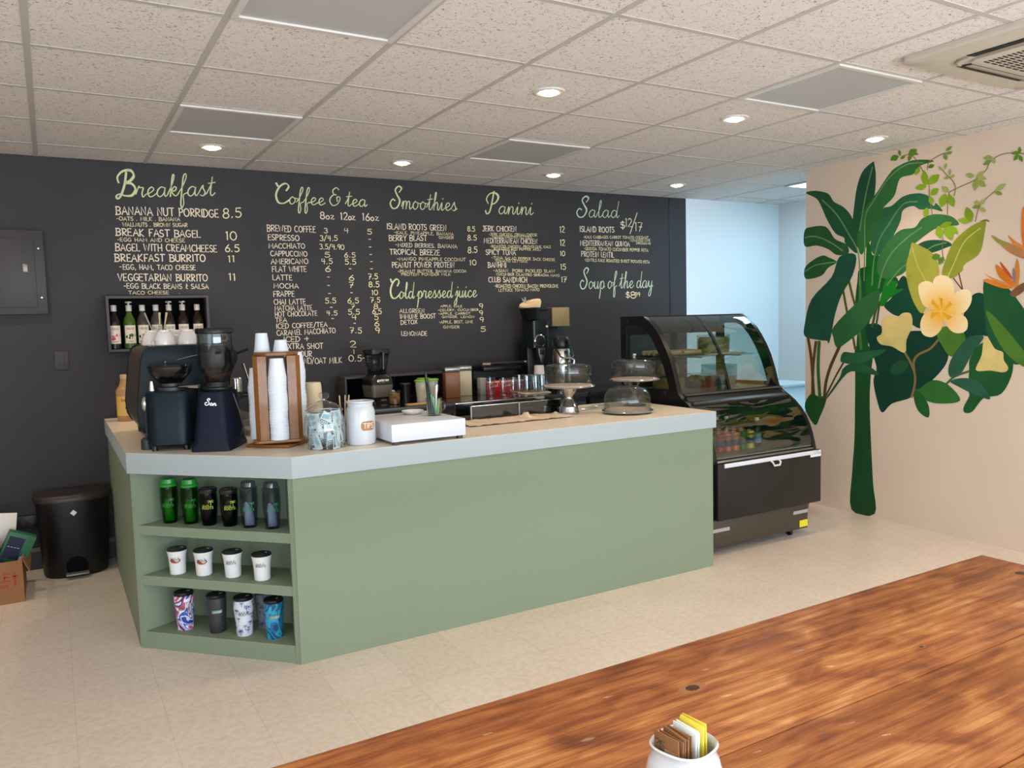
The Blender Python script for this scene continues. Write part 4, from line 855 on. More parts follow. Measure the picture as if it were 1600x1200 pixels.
mb = MB(); mb.box((3.29, -.109, 0), (3.33, .55, .83)); mb.build('end_panel', M_green, t, world=True, smooth=False)
mb = MB(); mb.box((1.1, .53, 0), (3.289, .55, .83)); mb.build('back_panel', M_green, t, world=True, smooth=False)
SD = .24
mb = MB(); mb.prism([ch(0.003, .001), ch(.028, .001), ch(.10, SD), ch(.055, SD)], 0, .829); mb.build('side_panel', M_green, t, world=True, smooth=False)
mb = MB(); mb.prism([ch(CL-.028, .001), ch(CL-.003, .001), ch(.70, SD), ch(.66, SD)], 0, .829); mb.build('side_panel', M_green, t, world=True, smooth=False)
mb = MB(); mb.prism([ch(.06, SD), ch(.70, SD), ch(.70, SD+.02), ch(.06, SD+.02)], 0, .829); mb.build('back_panel', M_green, t, world=True, smooth=False)
for zt, th in ((.585, .045), (.348, .045), (.080, .080)):
    mb = MB(); mb.prism([ch(.029, .004), ch(CL-.029, .004), ch(.676, SD-.001), ch(.095, SD-.001)], zt-th, zt, bev=.002); mb.build('shelf', M_green, t, world=True, smooth=False)
o = 0.012
wt = thing('worktop', 'cream counter top with pale grey fascia running round the green counter', 'worktop', (P1.x, P1.y, .83))
outer = [(.272, 2.12), (.272, .452), (.869, -.165), (3.345, -.165), (3.345, .66), (1.12, .66), (.98, .75), (.98, 2.12)]
mb = MB(); mb.prism(outer, .83, .9235, bev=.002); mb.build('fascia', M_fascia, wt, world=True, sharp=20)
inner = [(.273, 2.119), (.273, .4525), (.8695, -.164), (3.344, -.164), (3.344, .659), (1.12, .659), (.979, .75), (.979, 2.119)]
mb = MB(); mb.prism(inner, .9235, .925); mb.build('surface', M_top, wt, world=True, smooth=False)

# ---- tumblers on the corner shelves
M_tgreen = glass('green_acrylic', '8fd07f', 1.35, .8); M_tclear = glass('smoky_acrylic', 'd6dce4', 1.35, .9); M_tdark = glass('dark_acrylic', '8b939c', 1.35, .8)
M_lidgreen = mat('green_lid_plastic', '1f8a2c', .25); M_lidblack = mat('black_lid_plastic', '15161a', .25); M_lidclear = glass('clear_lid_plastic', 'cfd6de', 1.5, 1.0)
M_cup = mat('white_powder_coat', 'dfe2e4', .45); M_logo_green = mat('lime_print', 'a9c03a', .6); M_logo_dark = mat('dark_green_print', '1f4a35', .6); M_logo_red = mat('red_print', 'b4472f', .6); M_logo_teal = mat('green_print', '2f8f63', .6)
M_insg = mat('lime_leaflet', '63d13a', .5); M_insw = mat('white_leaflet', 'd6dbe4', .5); M_insd = mat('grey_leaflet', '5b6068', .5)
def logo(par, c, r, a0, z, s, mm, extra=None):
    """palm above the words island roots, printed on a round cup"""
    f = on_cyl((c[0], c[1], c[2]), r, a0)
    mb = MB()
    if extra: # coloured blob behind the letters
        pts = [f(.021*s*math.cos(q)+.000, z+.004+.011*s*math.sin(q)) for q in [2*PI*k/20 for k in range(20)]]
        rr = r + .0002; f2 = on_cyl(c, rr, a0); mb.poly([f2(.022*s*math.cos(2*PI*k/20), z+.004+.012*s*math.sin(2*PI*k/20)) for k in range(20)], extra)
    f = on_cyl(c, r+.0006, a0)
    write(mb, '*', f, .002*s, z+.012*s, .022*s, z+.012*s, .018*s, .0020*s, mm)
    write(mb, 'ISLAND', f, -.018*s, z+.010*s, .004*s, z+.010*s, .006*s, .0011*s, mm)
    write(mb, 'ROOTS', f, -.020*s, z, .020*s, z, .009*s, .0016*s, mm)
    return mb.build('printed_logo', None, par, smooth=False)
def tall_tumbler(kind):
    t = thing('tumbler', '', 'tumbler', (0, 0, 0), group='tall see-through tumblers on the top corner shelf')
    g, l, ins = {'g': (M_tgreen, M_lidgreen, M_insg), 'd': (M_tdark, M_lidblack, M_insd), 'c': (M_tclear, M_lidclear, M_insw)}[kind]
    h = .15 if kind == 'd' else .172
    mb = MB(); mb.lathe([(0, 0), (.029, 0), (.032, .004), (.040, h*.62), (.0395, h*.86), (.0375, h), (.034, h), (.036, h*.62), (.029, .010), (0, .010)], seg=32); mb.build('cup', g, t)
    mb = MB()
    if kind == 'd': mb.lathe([(0, h), (.0385, h), (.040, h+.004), (.040, h+.018), (.036, h+.022), (.030, h+.020), (0, h+.020)], seg=32); mb.cyl((.012, .005, h+.018), .008, .008)
    else: mb.lathe([(0, h), (.038, h), (.040, h+.004), (.040, h+.010), (.033, h+.016), (.031, h+.034), (.028, h+.037), (0, h+.037)], seg=32)
    mb.build('lid', l, t)
    mb = MB() # folded leaflet inside
    r = .026
    prof = [(r*math.sin(q), -r*math.cos(q)) for q in [math.radians(-70+10*i) for i in range(12)]]
    top = [.105, .115, .118, .120, .118, .113, .106, .098, .088, .076, .064, .05]
    mb.loft([[(x, y, .012) for x, y in prof], [(x, y, z) for (x, y), z in zip(prof, top)]], caps=False, closed=False)
    mb.build('leaflet', ins, t, solid=.0008)
    logo(t, (0, 0, 0), .0402, -1.85, .080, 1.25, {'g': M_lidgreen, 'd': M_logo_green, 'c': M_logo_teal}[kind])
    return t
def place(u, d, z, r): q = ch(u, d); dirv = Vector((q[0]-.008, q[1]+3.561)).normalized(); return (q[0]+dirv.x*r, q[1]+dirv.y*r, z)
TT = [('g', .158, .059, 'green see-through tumbler with a lime leaflet inside, leftmost on the top corner shelf'), ('g', .269, .062, 'green see-through tumbler second from left on the top corner shelf'), ('d', .374, .054, 'dark tumbler with black lid beside the green ones on the top corner shelf'), ('d', .48, .058, 'dark tumbler with black lid and lime palm logo beside the clear ones'), ('c', .588, .051, 'clear smoky tumbler second from right on the top corner shelf'), ('c', .704, .051, 'clear smoky tumbler with white leaflet inside, rightmost on the top corner shelf')]
proto = {}
for k, u, d, lab in TT:
    if k in proto: dup(proto[k], place(u, d, .585, .033), lab, rz=.15)
    else: proto[k] = tall_tumbler(k); proto[k].location = place(u, d, .585, .033); proto[k]['label'] = lab
def white_cup(red):
    t = thing('tumbler', '', 'tumbler', (0, 0, 0), group='white tumblers on the middle corner shelf')
    mb = MB(); mb.lathe([(0, 0), (.032, 0), (.035, .003), (.037, .06), (.040, .085), (.044, .108), (.044, .112), (.041, .112), (.034, .01), (0, .01)], seg=32); mb.build('cup', M_cup, t)
    mb = MB(); mb.lathe([(0, .104), (.040, .106), (.044, .112), (.045, .117), (.042, .121), (0, .117)], seg=32); mb.box((.012, -.008, .117), (.030, .008, .126), bev=.002); mb.build('lid', M_lidblack, t)
    logo(t, (0, 0, 0), .0395, -1.95, .066, 1.1, M_logo_dark, M_logo_red if red else None)
    return t
pw = {}
for k, u, d, lab in [(1, .197, .042, 'white tumbler with a red and black palm logo, leftmost on the middle corner shelf'), (1, .334, .049, 'white tumbler with a red palm logo, second from left on the middle corner shelf'), (0, .485, .053, 'white tumbler with a plain black palm logo beside the red logo ones'), (0, .645, .041, 'white tumbler with a black palm logo, rightmost on the middle corner shelf')]:
    if k in pw: dup(pw[k], place(u, d, .348, .035), lab)
    else: pw[k] = white_cup(k); pw[k].location = place(u, d, .348, .035); pw[k]['label'] = lab
def swirl_mat(name, cols, scale, dist):
    m = mat(name, cols[0], .4); nt = m.node_tree; b = nt.nodes['Principled BSDF']; tc = nt.nodes.new('ShaderNodeTexCoord')
    n = nt.nodes.new('ShaderNodeTexNoise'); n.inputs['Scale'].default_value = scale; n.inputs['Detail'].default_value = 1.2; n.inputs['Distortion'].default_value = dist
    r = nt.nodes.new('ShaderNodeValToRGB'); r.color_ramp.interpolation = 'CONSTANT'
    e = r.color_ramp.elements
    while len(e) < len(cols): e.new(.5)
    for i, c in enumerate(cols): e[i].position = 0 if i == 0 else .30+.40*i/len(cols); e[i].color = srgb(c)
    nt.links.new(tc.outputs['Object'], n.inputs['Vector']); nt.links.new(n.outputs[0], r.inputs[0]); nt.links.new(r.outputs[0], b.inputs['Base Color']); return m
M_swirl = swirl_mat('blue_pink_swirl_print', ['2b3f9c', 'c8d4f0', '3458b4', 'e9e6f2', 'c05a80', '27306f', 'd7dcf2', '2f4ca8'], 8, 2.2)
M_marble = swirl_mat('teal_marble_print', ['0e3f66', '16679a', '2f9dc0', '0f4f7e', '1c7aa6', '5fb6cc'], 9, 1.6)
M_gunmetal = mat('gunmetal_enamel', '46464c', .35, .5); M_palmcup = mat('white_cup_enamel', 'd5dbe6', .4); M_palmgrey = mat('grey_cup_enamel', '74787c', .4); M_palmblue = mat('navy_palm_print', '2c3f86', .6); M_logo_band = mat('pale_logo_label', 'b9cfc8', .6)
def skinny(mm, deco=None, band=False, logo_m=None):
    t = thing('tumbler', '', 'tumbler', (0, 0, 0), group='patterned tumblers on the bottom corner shelf')
    mb = MB(); mb.lathe([(0, 0), (.034, 0), (.036, .003), (.0375, .05), (.044, .125), (.044, .165), (.041, .165), (.035, .01), (0, .01)], seg=32); mb.build('cup', mm, t)
    mb = MB(); mb.lathe([(0, .160), (.041, .162), (.044, .167), (.045, .173), (.042, .179), (0, .176)], seg=32); mb.box((.01, -.008, .176), (.028, .008, .182), bev=.002); mb.build('lid', M_lidblack, t)
    rad = lambda v: .0377 + max(0, min(.125, v)-.05)*.0865 if v > .05 else .0366+v*.022
    if band:
        mb = MB(); f = on_cyl((0, 0, 0), lambda v: rad(v)+.0004, -1.75)
        for i in range(10):
            u0 = -.024+.0048*i; mb.poly([f(u0, .098), f(u0+.0048, .098), f(u0+.0048, .112), f(u0, .112)], M_logo_band)
        mb.build('label_band', None, t, smooth=False)
    if deco:
        mb = MB(); rr = random.Random(3)
        for i in range(26):
            a = -1.6 + rr.uniform(-1.5, 1.5); z = .01 + (i % 8)*.019 + rr.uniform(-.004, .004); f = on_cyl((0, 0, z), lambda v, z=z: rad(v+z)+.0005, a); s = rr.uniform(.013, .023)
            write(mb, '*', f, -s/2, 0, s/2, 0, s, .0022, deco)
        mb.build('palm_print', None, t, smooth=False)
    logo(t, (0, 0, 0), .0435, -1.75, .100, 1.2, logo_m or M_logo_dark)
    return t
M_logo_white = mat('pale_print', 'cfe0d2', .6)
for mm, u, d, deco, band, lm, lab in [(M_swirl, .213, .05, None, False, M_logo_dark, 'blue and pink swirl patterned tumbler, leftmost on the bottom corner shelf'), (M_gunmetal, .388, .052, None, True, M_logo_dark, 'plain dark grey tumbler with a pale logo band on the bottom corner shelf'), (M_palmcup, .533, .048, M_palmblue, False, M_logo_dark, 'white tumbler printed with blue palm trees on the bottom corner shelf'), (M_palmgrey, .575, .150, M_palmblue, False, M_logo_dark, 'grey palm printed tumbler standing behind the others on the bottom corner shelf'), (M_marble, .689, .048, None, True, M_logo_dark, 'teal blue marbled tumbler, rightmost on the bottom corner shelf')]:
    s = skinny(mm, deco, band, lm); s.location = place(u, d, .08, .036); s['label'] = lab

# ------------------------------------------------------------------ syrup shelf and bottles
M_shelf = mat('dark_grey_paint', '434146', .55); M_shelfin = mat('black_shelf_inside', '0a0a0c', .8, spec=.08)
SX0, SX1, SZ0, SZ1, SY0 = .322, .935, 1.350, 1.703, 2.05
t = thing('wall_shelf', 'black open box shelf on the wall holding a row of syrup bottles', 'shelf', (.63, 2.18, SZ0))
for nm, a, b in (('side_panel', (SX0, SY0, SZ0), (SX0+.016, 2.182, SZ1)), ('side_panel', (SX1-.016, SY0, SZ0), (SX1, 2.172, SZ1)), ('bottom_panel', (SX0+.016, SY0, SZ0), (SX1-.016, 2.173, SZ0+.016)), ('top_panel', (SX0+.016, SY0, SZ1-.016), (SX1-.016, 2.173, SZ1)), ('back_panel', (SX0+.016, 2.163, SZ0+.016), (SX1-.016, 2.172, SZ1-.016))):
    mb = MB(); mb.box(a, b, bev=.0015); mb.build(nm, M_shelf if nm != 'back_panel' else M_shelfin, t, world=True)
M_bcap = mat('white_bottle_cap', 'c9c6c2', .4); M_label = mat('cream_bottle_label', 'ddd6c8', .6); M_ink = mat('black_ink', '1d1a1a', .7)
M_bg = {k: mat(k+'_syrup_glass', c, .12, spec=.35) for k, c in (('dark', '17141a'), ('green', '3f5a1c'), ('brown', '1f1610'), ('clear', '3a3a3e'))}
M_deco = {k: mat(k+'_label_art', c, .6) for k, c in (('pink', 'c8356c'), ('black', '1f1c14'), ('olive', '6f7f2c'))}
def syrup(gk, art, pump):
    t = thing('syrup_bottle', '', 'bottle', (0, 0, 0), group='syrup bottles on the wall shelf')
    mb = MB(); mb.lathe([(0, 0), (.033, 0), (.037, .005), (.037, .165), (.033, .190), (.018, .222), (.0145, .238), (.0145, .262), (0, .262)], seg=24); mb.build('bottle_body', M_bg[gk], t)
    mb = MB(); mb.cyl((0, 0, .240), .018, .040, seg=20, bev=.002)
    if pump: mb.cyl((0, 0, .279), .006, .014, seg=10); mb.cyl((0, 0, .292), .020, .010, seg=20, bev=.003); mb.box((-.006, -.05, .294), (.006, -.008, .301), bev=.002)
    mb.build('pump_cap' if pump else 'cap', M_bcap, t)
    mb = MB(); f = on_cyl((0, 0, 0), .0374, -PI/2)
    for i in range(12):
        u0 = -.036+.006*i; mb.poly([f(u0, .035), f(u0+.006, .035), f(u0+.006, .150), f(u0, .150)], M_label)
    f = on_cyl((0, 0, 0), .0378, -PI/2); write(mb, 'MONIN', f, -.024, .122, .024, .122, .014, .0028, M_ink)
    rr = random.Random(len(art))
    for i in range(5): # printed fruit
        u, v = rr.uniform(-.018, .018), rr.uniform(.062, .095); s = rr.uniform(.006, .011)
        mb.poly([f(u+1.5*s*math.cos(q), v+s*math.sin(q)) for q in [2*PI*k/10 for k in range(10)]], M_deco[art if i != 3 else ('olive' if art == 'black' else art)])
    write(mb, 'SYRUP', f, -.014, .044, .014, .044, .007, .0016, M_ink)
    mb.build('label', None, t, smooth=False)
    return t
SY = [(.366, 'dark', 'pink', 0, 'dark syrup bottle with a pink fruit label, leftmost in the wall shelf'), (.454, 'green', 'black', 1, 'green syrup bottle with a cream label, second from left in the wall shelf'), (.532, 'clear', 'black', 0, 'dark syrup bottle third from left in the wall shelf, behind the jar of spoons'), (.613, 'clear', 'black', 0, 'syrup bottle in the middle of the wall shelf, mostly hidden by the jar of spoons'), (.692, 'brown', 'black', 1, 'dark brown syrup bottle with a pump cap, fifth from left in the wall shelf'), (.775, 'brown', 'black', 1, 'dark brown syrup bottle with a pump cap, second from right in the wall shelf'), (.866, 'brown', 'olive', 0, 'short capped syrup bottle, rightmost in the wall shelf')]
ps = {}
for x, g, a, p, lab in SY:
    k = (g, a, p)
    if k in ps: dup(ps[k], (x, 2.105, SZ0+.0165), lab)
    else: ps[k] = syrup(g, a, p); ps[k].location = (x, 2.105, SZ0+.0165); ps[k]['label'] = lab

# ------------------------------------------------------------------ espresso machine, cups and grinders
M_teal = mat('dark_teal_enamel', '0a1b23', .42, spec=.22); M_bronze = mat('bronze_steel', '6d6359', .38, .75); M_chrome = mat('polished_chrome', 'c8cbce', .12, 1.0); M_navy = mat('navy_black_enamel', '061125', .42, spec=.22)
M_steel = mat('brushed_steel', '8f8f8c', .32, .9, bump=.05, bscale=200, stretch=(1, 20, 20)); M_blackp = mat('black_plastic', '101114', .35); M_dgrey = mat('dark_grey_plastic', '2b2c2f', .45)
M_glass = glass('clear_glass', 'f4f8f8', 1.5, 1.6); M_hop = glass('smoked_hopper_plastic', 'cfd5d9', 1.45, 1.3)
M_beans = mat('roast_coffee_beans', '20130c', .5, noise=('3b2417', 90, .15), bump=.9, bscale=90)
ESP = (.35, .62)
t = thing('espresso_machine', 'large dark teal espresso machine with bronze back standing on the left end of the counter', 'espresso machine', (.62, .98, .925))
side = [(.372, .985), (.350, 1.03), (.345, 1.10), (.372, 1.33), (.388, 1.385), (.415, 1.405), (.62, 1.408), (.80, 1.388), (.815, 1.37), (.825, 1.33), (.80, 1.28), (.785, 1.24), (.775, 1.08), (.80, 1.04), (.80, .985)]
for y0, y1 in ((.62, .645), (1.315, 1.34)):
    mb = MB(); mb.prism(side, y0, y1, 'y', bev=.006); mb.build('side_panel', M_teal, t, world=True, sharp=40)
body = [(.376, .99), (.357, 1.03), (.352, 1.10), (.378, 1.33), (.394, 1.38), (.42, 1.398), (.62, 1.400), (.79, 1.380), (.79, .99)]
mb = MB(); mb.prism(body, .645, 1.315, 'y'); mb.build('body', M_bronze, t, world=True, sharp=40)
mb = MB(); mb.box((.43, .67, 1.396), (.76, 1.29, 1.404), bev=.002); 
mb.tube([(.44, .66, 1.41), (.44, .66, 1.425), (.44, 1.30, 1.425), (.44, 1.30, 1.41)], .004, 6); mb.build('cup_rail', M_chrome, t, world=True)
mb = MB(); mb.box((.79, .66, .975), (.95, 1.30, 1.005), bev=.004); mb.build('drip_tray', M_steel, t, world=True)
for x, y in ((.42, .68), (.42, 1.27), (.80, .68), (.80, 1.27)):
    mb = MB(); mb.cyl((x, y, .925), .022, .066, seg=16, r2=.026, bev=.004); mb.build('foot', M_blackp, t, world=True)
for y in (.84, 1.12):
    mb = MB(); mb.cyl((.845, y, 1.14), .038, .08, seg=20, bev=.006); g = mb.build('group_head', M_chrome, t, world=True)
    mb = MB(); mb.cyl((.845, y, 1.105), .036, .034, seg=20, bev=.004); mb.tube([(.88, y, 1.12), (.96, y, 1.115), (1.01, y, 1.105)], [.008, .011, .013], 8); mb.build('portafilter', M_blackp, g, world=True)
mb = MB(); mb.tube([(.86, .685, 1.30), (.885, .68, 1.20), (.90, .67, 1.06), (.92, .66, 1.03)], .006, 8); mb.build('steam_wand', M_chrome, t, world=True)
mb = MB(); mb.tube([(.80, .69, 1.345), (.85, .675, 1.362), (.885, .668, 1.375)], [.006, .009, .010], 10); mb.build('steam_knob', M_blackp, t, world=True)
mb = MB(); mb.tube([(.535, .617, 1.335), (.60, .617, 1.350), (.69, .617, 1.365)], [.0012, .0028, .0012], 6); mb.build('chrome_trim', M_chrome, t, world=True)
# cups on top
M_china = mat('white_china', 'e6e1da', .2, spec=.6, coat=.3)
def coffee_cup():
    t = thing('coffee_cup', '', 'cup', (0, 0, 0), group='white cups on the espresso machine')
    mb = MB(); mb.lathe([(.050, 0), (.051, .004), (.047, .034), (.036, .060), (.028, .067), (.028, .074), (.025, .074), (.025, .067), (0, .065)], seg=28); mb.build('bowl', M_china, t, solid=.002)
    mb = MB(); mb.tube([(.053, 0, .012), (.072, 0, .010), (.083, 0, .026), (.074, 0, .046), (.044, 0, .050)], .005, 8); mb.build('handle', M_china, t)
    return t
cc = coffee_cup(); K = 1.4085
CUPS = [((.495, .705), .3, 0, 'upturned white cup at the left front on the espresso machine'), ((.604, .705), -.4, 0, 'upturned white cup at the front on the espresso machine beside the tall grinder hopper'), ((.714, .705), .1, 0, 'upturned white cup seen through the tall grinder hopper'), ((.452, .83), 1.2, 0, 'upturned white cup in the second row behind the left front cup'), ((.565, .84), .8, 0, 'upturned white cup in the second row on the espresso machine'), ((.68, .84), .2, 0, 'upturned white cup in the second row, right on the espresso machine'), ((.64, .965), .6, 0, 'upturned white cup in the third row on the espresso machine')]
for i, (p, rz, dz, lab) in enumerate(CUPS):
    if i == 0: cc.location = (*p, K); cc.rotation_euler = (0, 0, rz); cc['label'] = lab
    else: dup(cc, (*p, K+dz), lab, rz=rz)
# jar of spoons behind the cups
t = thing('spoon_jar', 'small glass jar of spoons and stir sticks behind the white cups', 'jar', (.505, 1.05, K))
mb = MB(); mb.lathe([(0, 0), (.036, 0), (.040, .01), (.040, .075), (.036, .085), (.040, .10), (.037, .10), (.034, .085), (.037, .074), (.037, .012), (0, .008)], seg=24); mb.build('jar', M_glass, t)
M_stick = mat('wood_stir_stick', 'cdb48f', .6)
for i, (dx, dy, lean, col) in enumerate(((-.012, 0, -.05, M_chrome), (.006, .006, .004, M_stick), (.016, -.004, .028, M_stick), (-.004, .012, .018, M_chrome))):
    s = thing('stir_stick' if col is M_stick else 'spoon', ['silver spoon leaning left in the jar behind the cups', 'wooden stick upright in the jar behind the cups', 'wooden stick leaning right in the jar behind the cups', 'silver spoon at the back of the jar behind the cups'][i], 'stick' if col is M_stick else 'spoon', (.505+dx, 1.02+dy, K+.012))
    mb = MB(); mb.tube([(0, 0, 0), (lean*.5, 0, .08), (lean, 0, .155)], [.003, .003, .004 if col is M_chrome else .006], 6); mb.build('handle', col, s)
    if col is M_chrome:
        mb = MB(); mb.ball((0, 0, .002), .010, s=(1, .4, .8)); mb.build('bowl', col, s)
# sauce bottle
t = thing('sauce_bottle', 'tan sauce bottle with yellow label behind the espresso machine', 'bottle', (.395, 1.90, .925))
M_tan = mat('caramel_plastic', 'b08a60', .35); M_yel = mat('yellow_label', 'e0b65c', .5)
mb = MB(); mb.lathe([(0, 0), (.056, 0), (.060, .006), (.060, .19), (.052, .205), (.040, .22), (.030, .258), (0, .258)], seg=28); mb.build('bottle_body', M_tan, t)
mb = MB(); mb.cyl((0, 0, .258), .032, .030, seg=24, bev=.003); mb.build('cap', mat('tan_cap', 'c9ab84', .4), t)
mb = MB(); f = on_cyl((0, 0, 0), .0605, -1.7)
for i in range(14): u0 = -.077+.011*i; mb.poly([f(u0, .035), f(u0+.011, .035), f(u0+.011, .155), f(u0, .155)], M_yel)
f = on_cyl((0, 0, 0), .061, -1.7); write(mb, 'SAUCE', f, -.03, .125, .03, .125, .014, .003, M_ink); write(mb, '6', f, -.005, .075, .02, .075, .035, .006, M_ink); None
mb.build('label', None, t, smooth=False)

def rrect(w, d, r, n=5):
    return [(sx*(w/2-r)+r*math.cos(q0+PI/2*k/n), sy*(d/2-r)+r*math.sin(q0+PI/2*k/n)) for sx, sy, q0 in ((1, 1, 0), (-1, 1, PI/2), (-1, -1, PI), (1, -1, 1.5*PI)) for k in range(n+1)]
# low grinder
t = thing('coffee_grinder', 'low dark coffee grinder with a shallow bowl hopper in front of the espresso machine', 'coffee grinder', (.485, .475, .925), rz=-.35)
mb = MB(); mb.loft([[(x, y, .022) for x, y in rrect(.185, .19, .05)], [(x, y, .03) for x, y in rrect(.20, .205, .055)], [(x, y, .265) for x, y in rrect(.20, .205, .055)], [(x, y, .275) for x, y in rrect(.19, .195, .055)]]); mb.build('body', M_teal, t)
for x, y in ((-.07, -.07), (.07, -.07), (.07, .07), (-.07, .07)):
    mb = MB(); mb.cyl((x, y, 0), .013, .024, seg=12); mb.build('foot', M_blackp, t)
mb = MB(); mb.lathe([(0, .275), (.062, .275), (.062, .290), (.045, .296), (.045, .31), (0, .31)], seg=28); mb.build('collar', M_dgrey, t)
mb = MB(); mb.lathe([(.040, .305), (.052, .312), (.088, .350), (.098, .375), (.099, .388), (.096, .388), (.095, .375), (.085, .352), (.048, .314)], seg=32); h = mb.build('hopper', M_hop, t)
mb = MB(); mb.lathe([(0, .385), (.094, .385), (.099, .390), (.097, .396), (.03, .402), (0, .402)], seg=32); mb.cyl((-.02, 0, .402), .010, .012, seg=12, bev=.003); mb.build('hopper_lid', M_hop, h)
mb = MB(); mb.lathe([(0, .31), (.045, .313), (.070, .338), (.062, .346), (0, .352)], seg=24); mb.build('coffee_beans', M_beans, h)
mb = MB(); mb.cyl((-.075, -.04, .275), .016, .05, seg=16, r2=.010, bev=.003); mb.build('tamper', M_chrome, t)
mb = MB(); mb.tube([(.05, -.06, .292), (.11, -.10, .296), (.15, -.12, .296)], [.006, .008, .010], 8); mb.build('lever', M_chrome, t)
mb = MB(); mb.ball((-.118, .0, .215), .030, s=(.7, .8, 1.2)); mb.build('dosing_knob', M_chrome, t)
mb = MB(); mb.tube([(-.118, 0, .19), (-.12, 0, .05)], .005, 8); mb.lathe([(0, 0), (.026, 0), (.026, .045), (.018, .055), (0, .055)], (-.122, 0, 0), 16); mb.build('catch_cup', M_dgrey, t)

# tall grinder
t = thing('coffee_grinder', 'tall dark coffee grinder with a clear cylinder hopper beside the cup dispenser', 'coffee grinder', (.670, .350, .925), rz=-.5)
mb = MB(); mb.loft([[(x, y, 0) for x, y in rrect(.175, .27, .012)], [(x, y, .015) for x, y in rrect(.175, .27, .012)], [(x, y, .04) for x, y in rrect(.165, .255, .03)], [(x, y, .255) for x, y in rrect(.130, .205, .03)], [(x, y, .27) for x, y in rrect(.124, .195, .03)]]); mb.build('body', M_navy, t)
mb = MB()
for i in range(8): v = .187+.010*i; xx = .0825-.0175*(v-.04)/.215; mb.box((xx-.01, -.065, v-.0025), (xx+.0012, .02, v+.0025))
mb.build('vent_slots', M_blackp, t, smooth=False)
mb = MB(); f = lambda u, v: (u, -.1275+.025*(v-.04)/.215-.0015, v)
write(mb, 'San', f, -.022, .212, .030, .208, .030, .003, M_chrome, True); mb.build('badge', None, t, smooth=False)
mb = MB(); mb.lathe([(0, .27), (.066, .27), (.070, .276), (.070, .285), (.055, .290), (.050, .31), (0, .31)], seg=28); mb.build('collar', M_blackp, t)
mb = MB(); mb.lathe([(.040, .305), (.046, .32), (.075, .375), (.080, .388), (.080, .540), (.077, .540), (.077, .390), (.072, .378), (.043, .322)], seg=36); h = mb.build('hopper', M_hop, t)
mb = MB(); mb.lathe([(0, .535), (.080, .535), (.084, .540), (.084, .556), (.080, .562), (0, .562)], seg=36); mb.build('hopper_lid', M_blackp, h)
mb = MB(); mb.lathe([(0, .31), (.042, .313), (.062, .35), (.05, .357), (0, .362)], seg=24); mb.build('coffee_beans', M_beans, h)
mb = MB(); mb.tube([(.066, .02, .25), (.09, .03, .16), (.100, .04, .09), (.085, .045, .05)], .005, 8); mb.build('portafilter_fork', M_dgrey, t)
mb = MB(); mb.prism([(-.05, .136), (.05, .136), (.05, .17), (-.05, .17)], 0, .014, bev=.003); mb.build('grounds_tray', M_dgrey, t)

# ------------------------------------------------------------------ cup dispenser
M_oak = mat('oiled_oak', '8c5a26', .42, noise=('714618', 14, .3), stretch=(6, 6, .7), bump=.1, bscale=40, coat=.15)
M_paper = mat('white_paper_cup', 'dfe6ee', .55)
DX, DY, DRZ = .925, .255, -.22
t = thing('cup_dispenser', 'revolving oak dispenser with stacks of white paper cups in its four slots', 'cup dispenser', (DX, DY, .925), rz=DRZ)
mb = MB(); mb.box((-.112, -.112, 0), (.112, .112, .014), bev=.003); mb.rot(1.02); mb.build('base_board', M_oak, t)
mb = MB(); mb.cyl((0, 0, .014), .07, .008, seg=24); mb.build('turntable', M_dgrey, t)
mb = MB(); mb.prism([(x, y) for x, y in rrect(.236, .236, .03)], .022, .036, bev=.003); mb.build('bottom_board', M_oak, t)
for k in range(4):
    mb = MB(); mb.prism([(.046, .105), (.085, .105), (.105, .085), (.105, .046), (.092, .046), (.060, .060), (.046, .092)], .036, .425); mb.rot(PI/2*k); mb.build('corner_post', M_oak, t)
mb = MB(); mb.prism([(.046, .1), (.1, .046), (.1, -.046), (.046, -.1), (-.046, -.1), (-.1, -.046), (-.1, .046), (-.046, .1)], .425, .442, bev=.004); mb.build('top_board', M_oak, t)
def cup_mesh():
    mb = MB(); mb.lathe([(0, .0), (.029, .0), (.0395, .083), (.0415, .085), (.0415, .089), (.039, .089), (.0385, .083), (.028, .004), (0, .004)], seg=24); return mb.build('paper_cup', M_paper)
def tagcup(o, lab, grp): o['label'] = lab; o['category'] = 'cup'; o['group'] = grp; return o
pc = None
cr, sr = math.cos(DRZ), math.sin(DRZ)
def wpt(x, y): return (DX+cr*x-sr*y, DY+sr*x+cr*y)
SLOTS = [((0, -.088), 40, 'front slot', .0074), ((.088, 0), 43, 'right side slot', .0074), ((-.088, 0), 34, 'left side slot', .0074)]
for (sx, sy), n, nm, dz in SLOTS:
    for k in range(n):
        q = wpt(sx, sy); loc = (q[0]+random.uniform(-.0008, .0008)+.0015*math.sin(k*.35), q[1], .9615+.089+.0002+dz*k)
        if pc is None: pc = cup_mesh(); o = pc
        else: o = pc.copy(); COL.objects.link(o)
        o.location = loc; o.rotation_euler = (PI, 0, 0); o.scale = (1.07, 1.07, 1)
        tagcup(o, 'white paper cup nested in the stack in the %s of the oak dispenser' % nm, 'cups in the %s' % nm)
for (dx, dy), k, lab in [((-.060, .03), 0, 'single upturned white paper cup, left on top of the oak dispenser'), ((.025, .0), 1, 'low upturned white paper cup, right on top of the oak dispenser')]:
    q = wpt(dx, dy); o = pc.copy(); COL.objects.link(o); o.location = (q[0], q[1], 1.3672+.0893*(.62 if k else 1)); o.rotation_euler = (PI, 0, 0)
    if k: o.scale = (.9, .9, .62)
    else: o.scale = (.92, .92, 1)
    tagcup(o, lab, 'cups on top of the dispenser')
t = thing('cup_stack_tube', 'tall cream cup sleeve standing behind the oak cup dispenser', 'cup holder', (1.165, .50, .925))
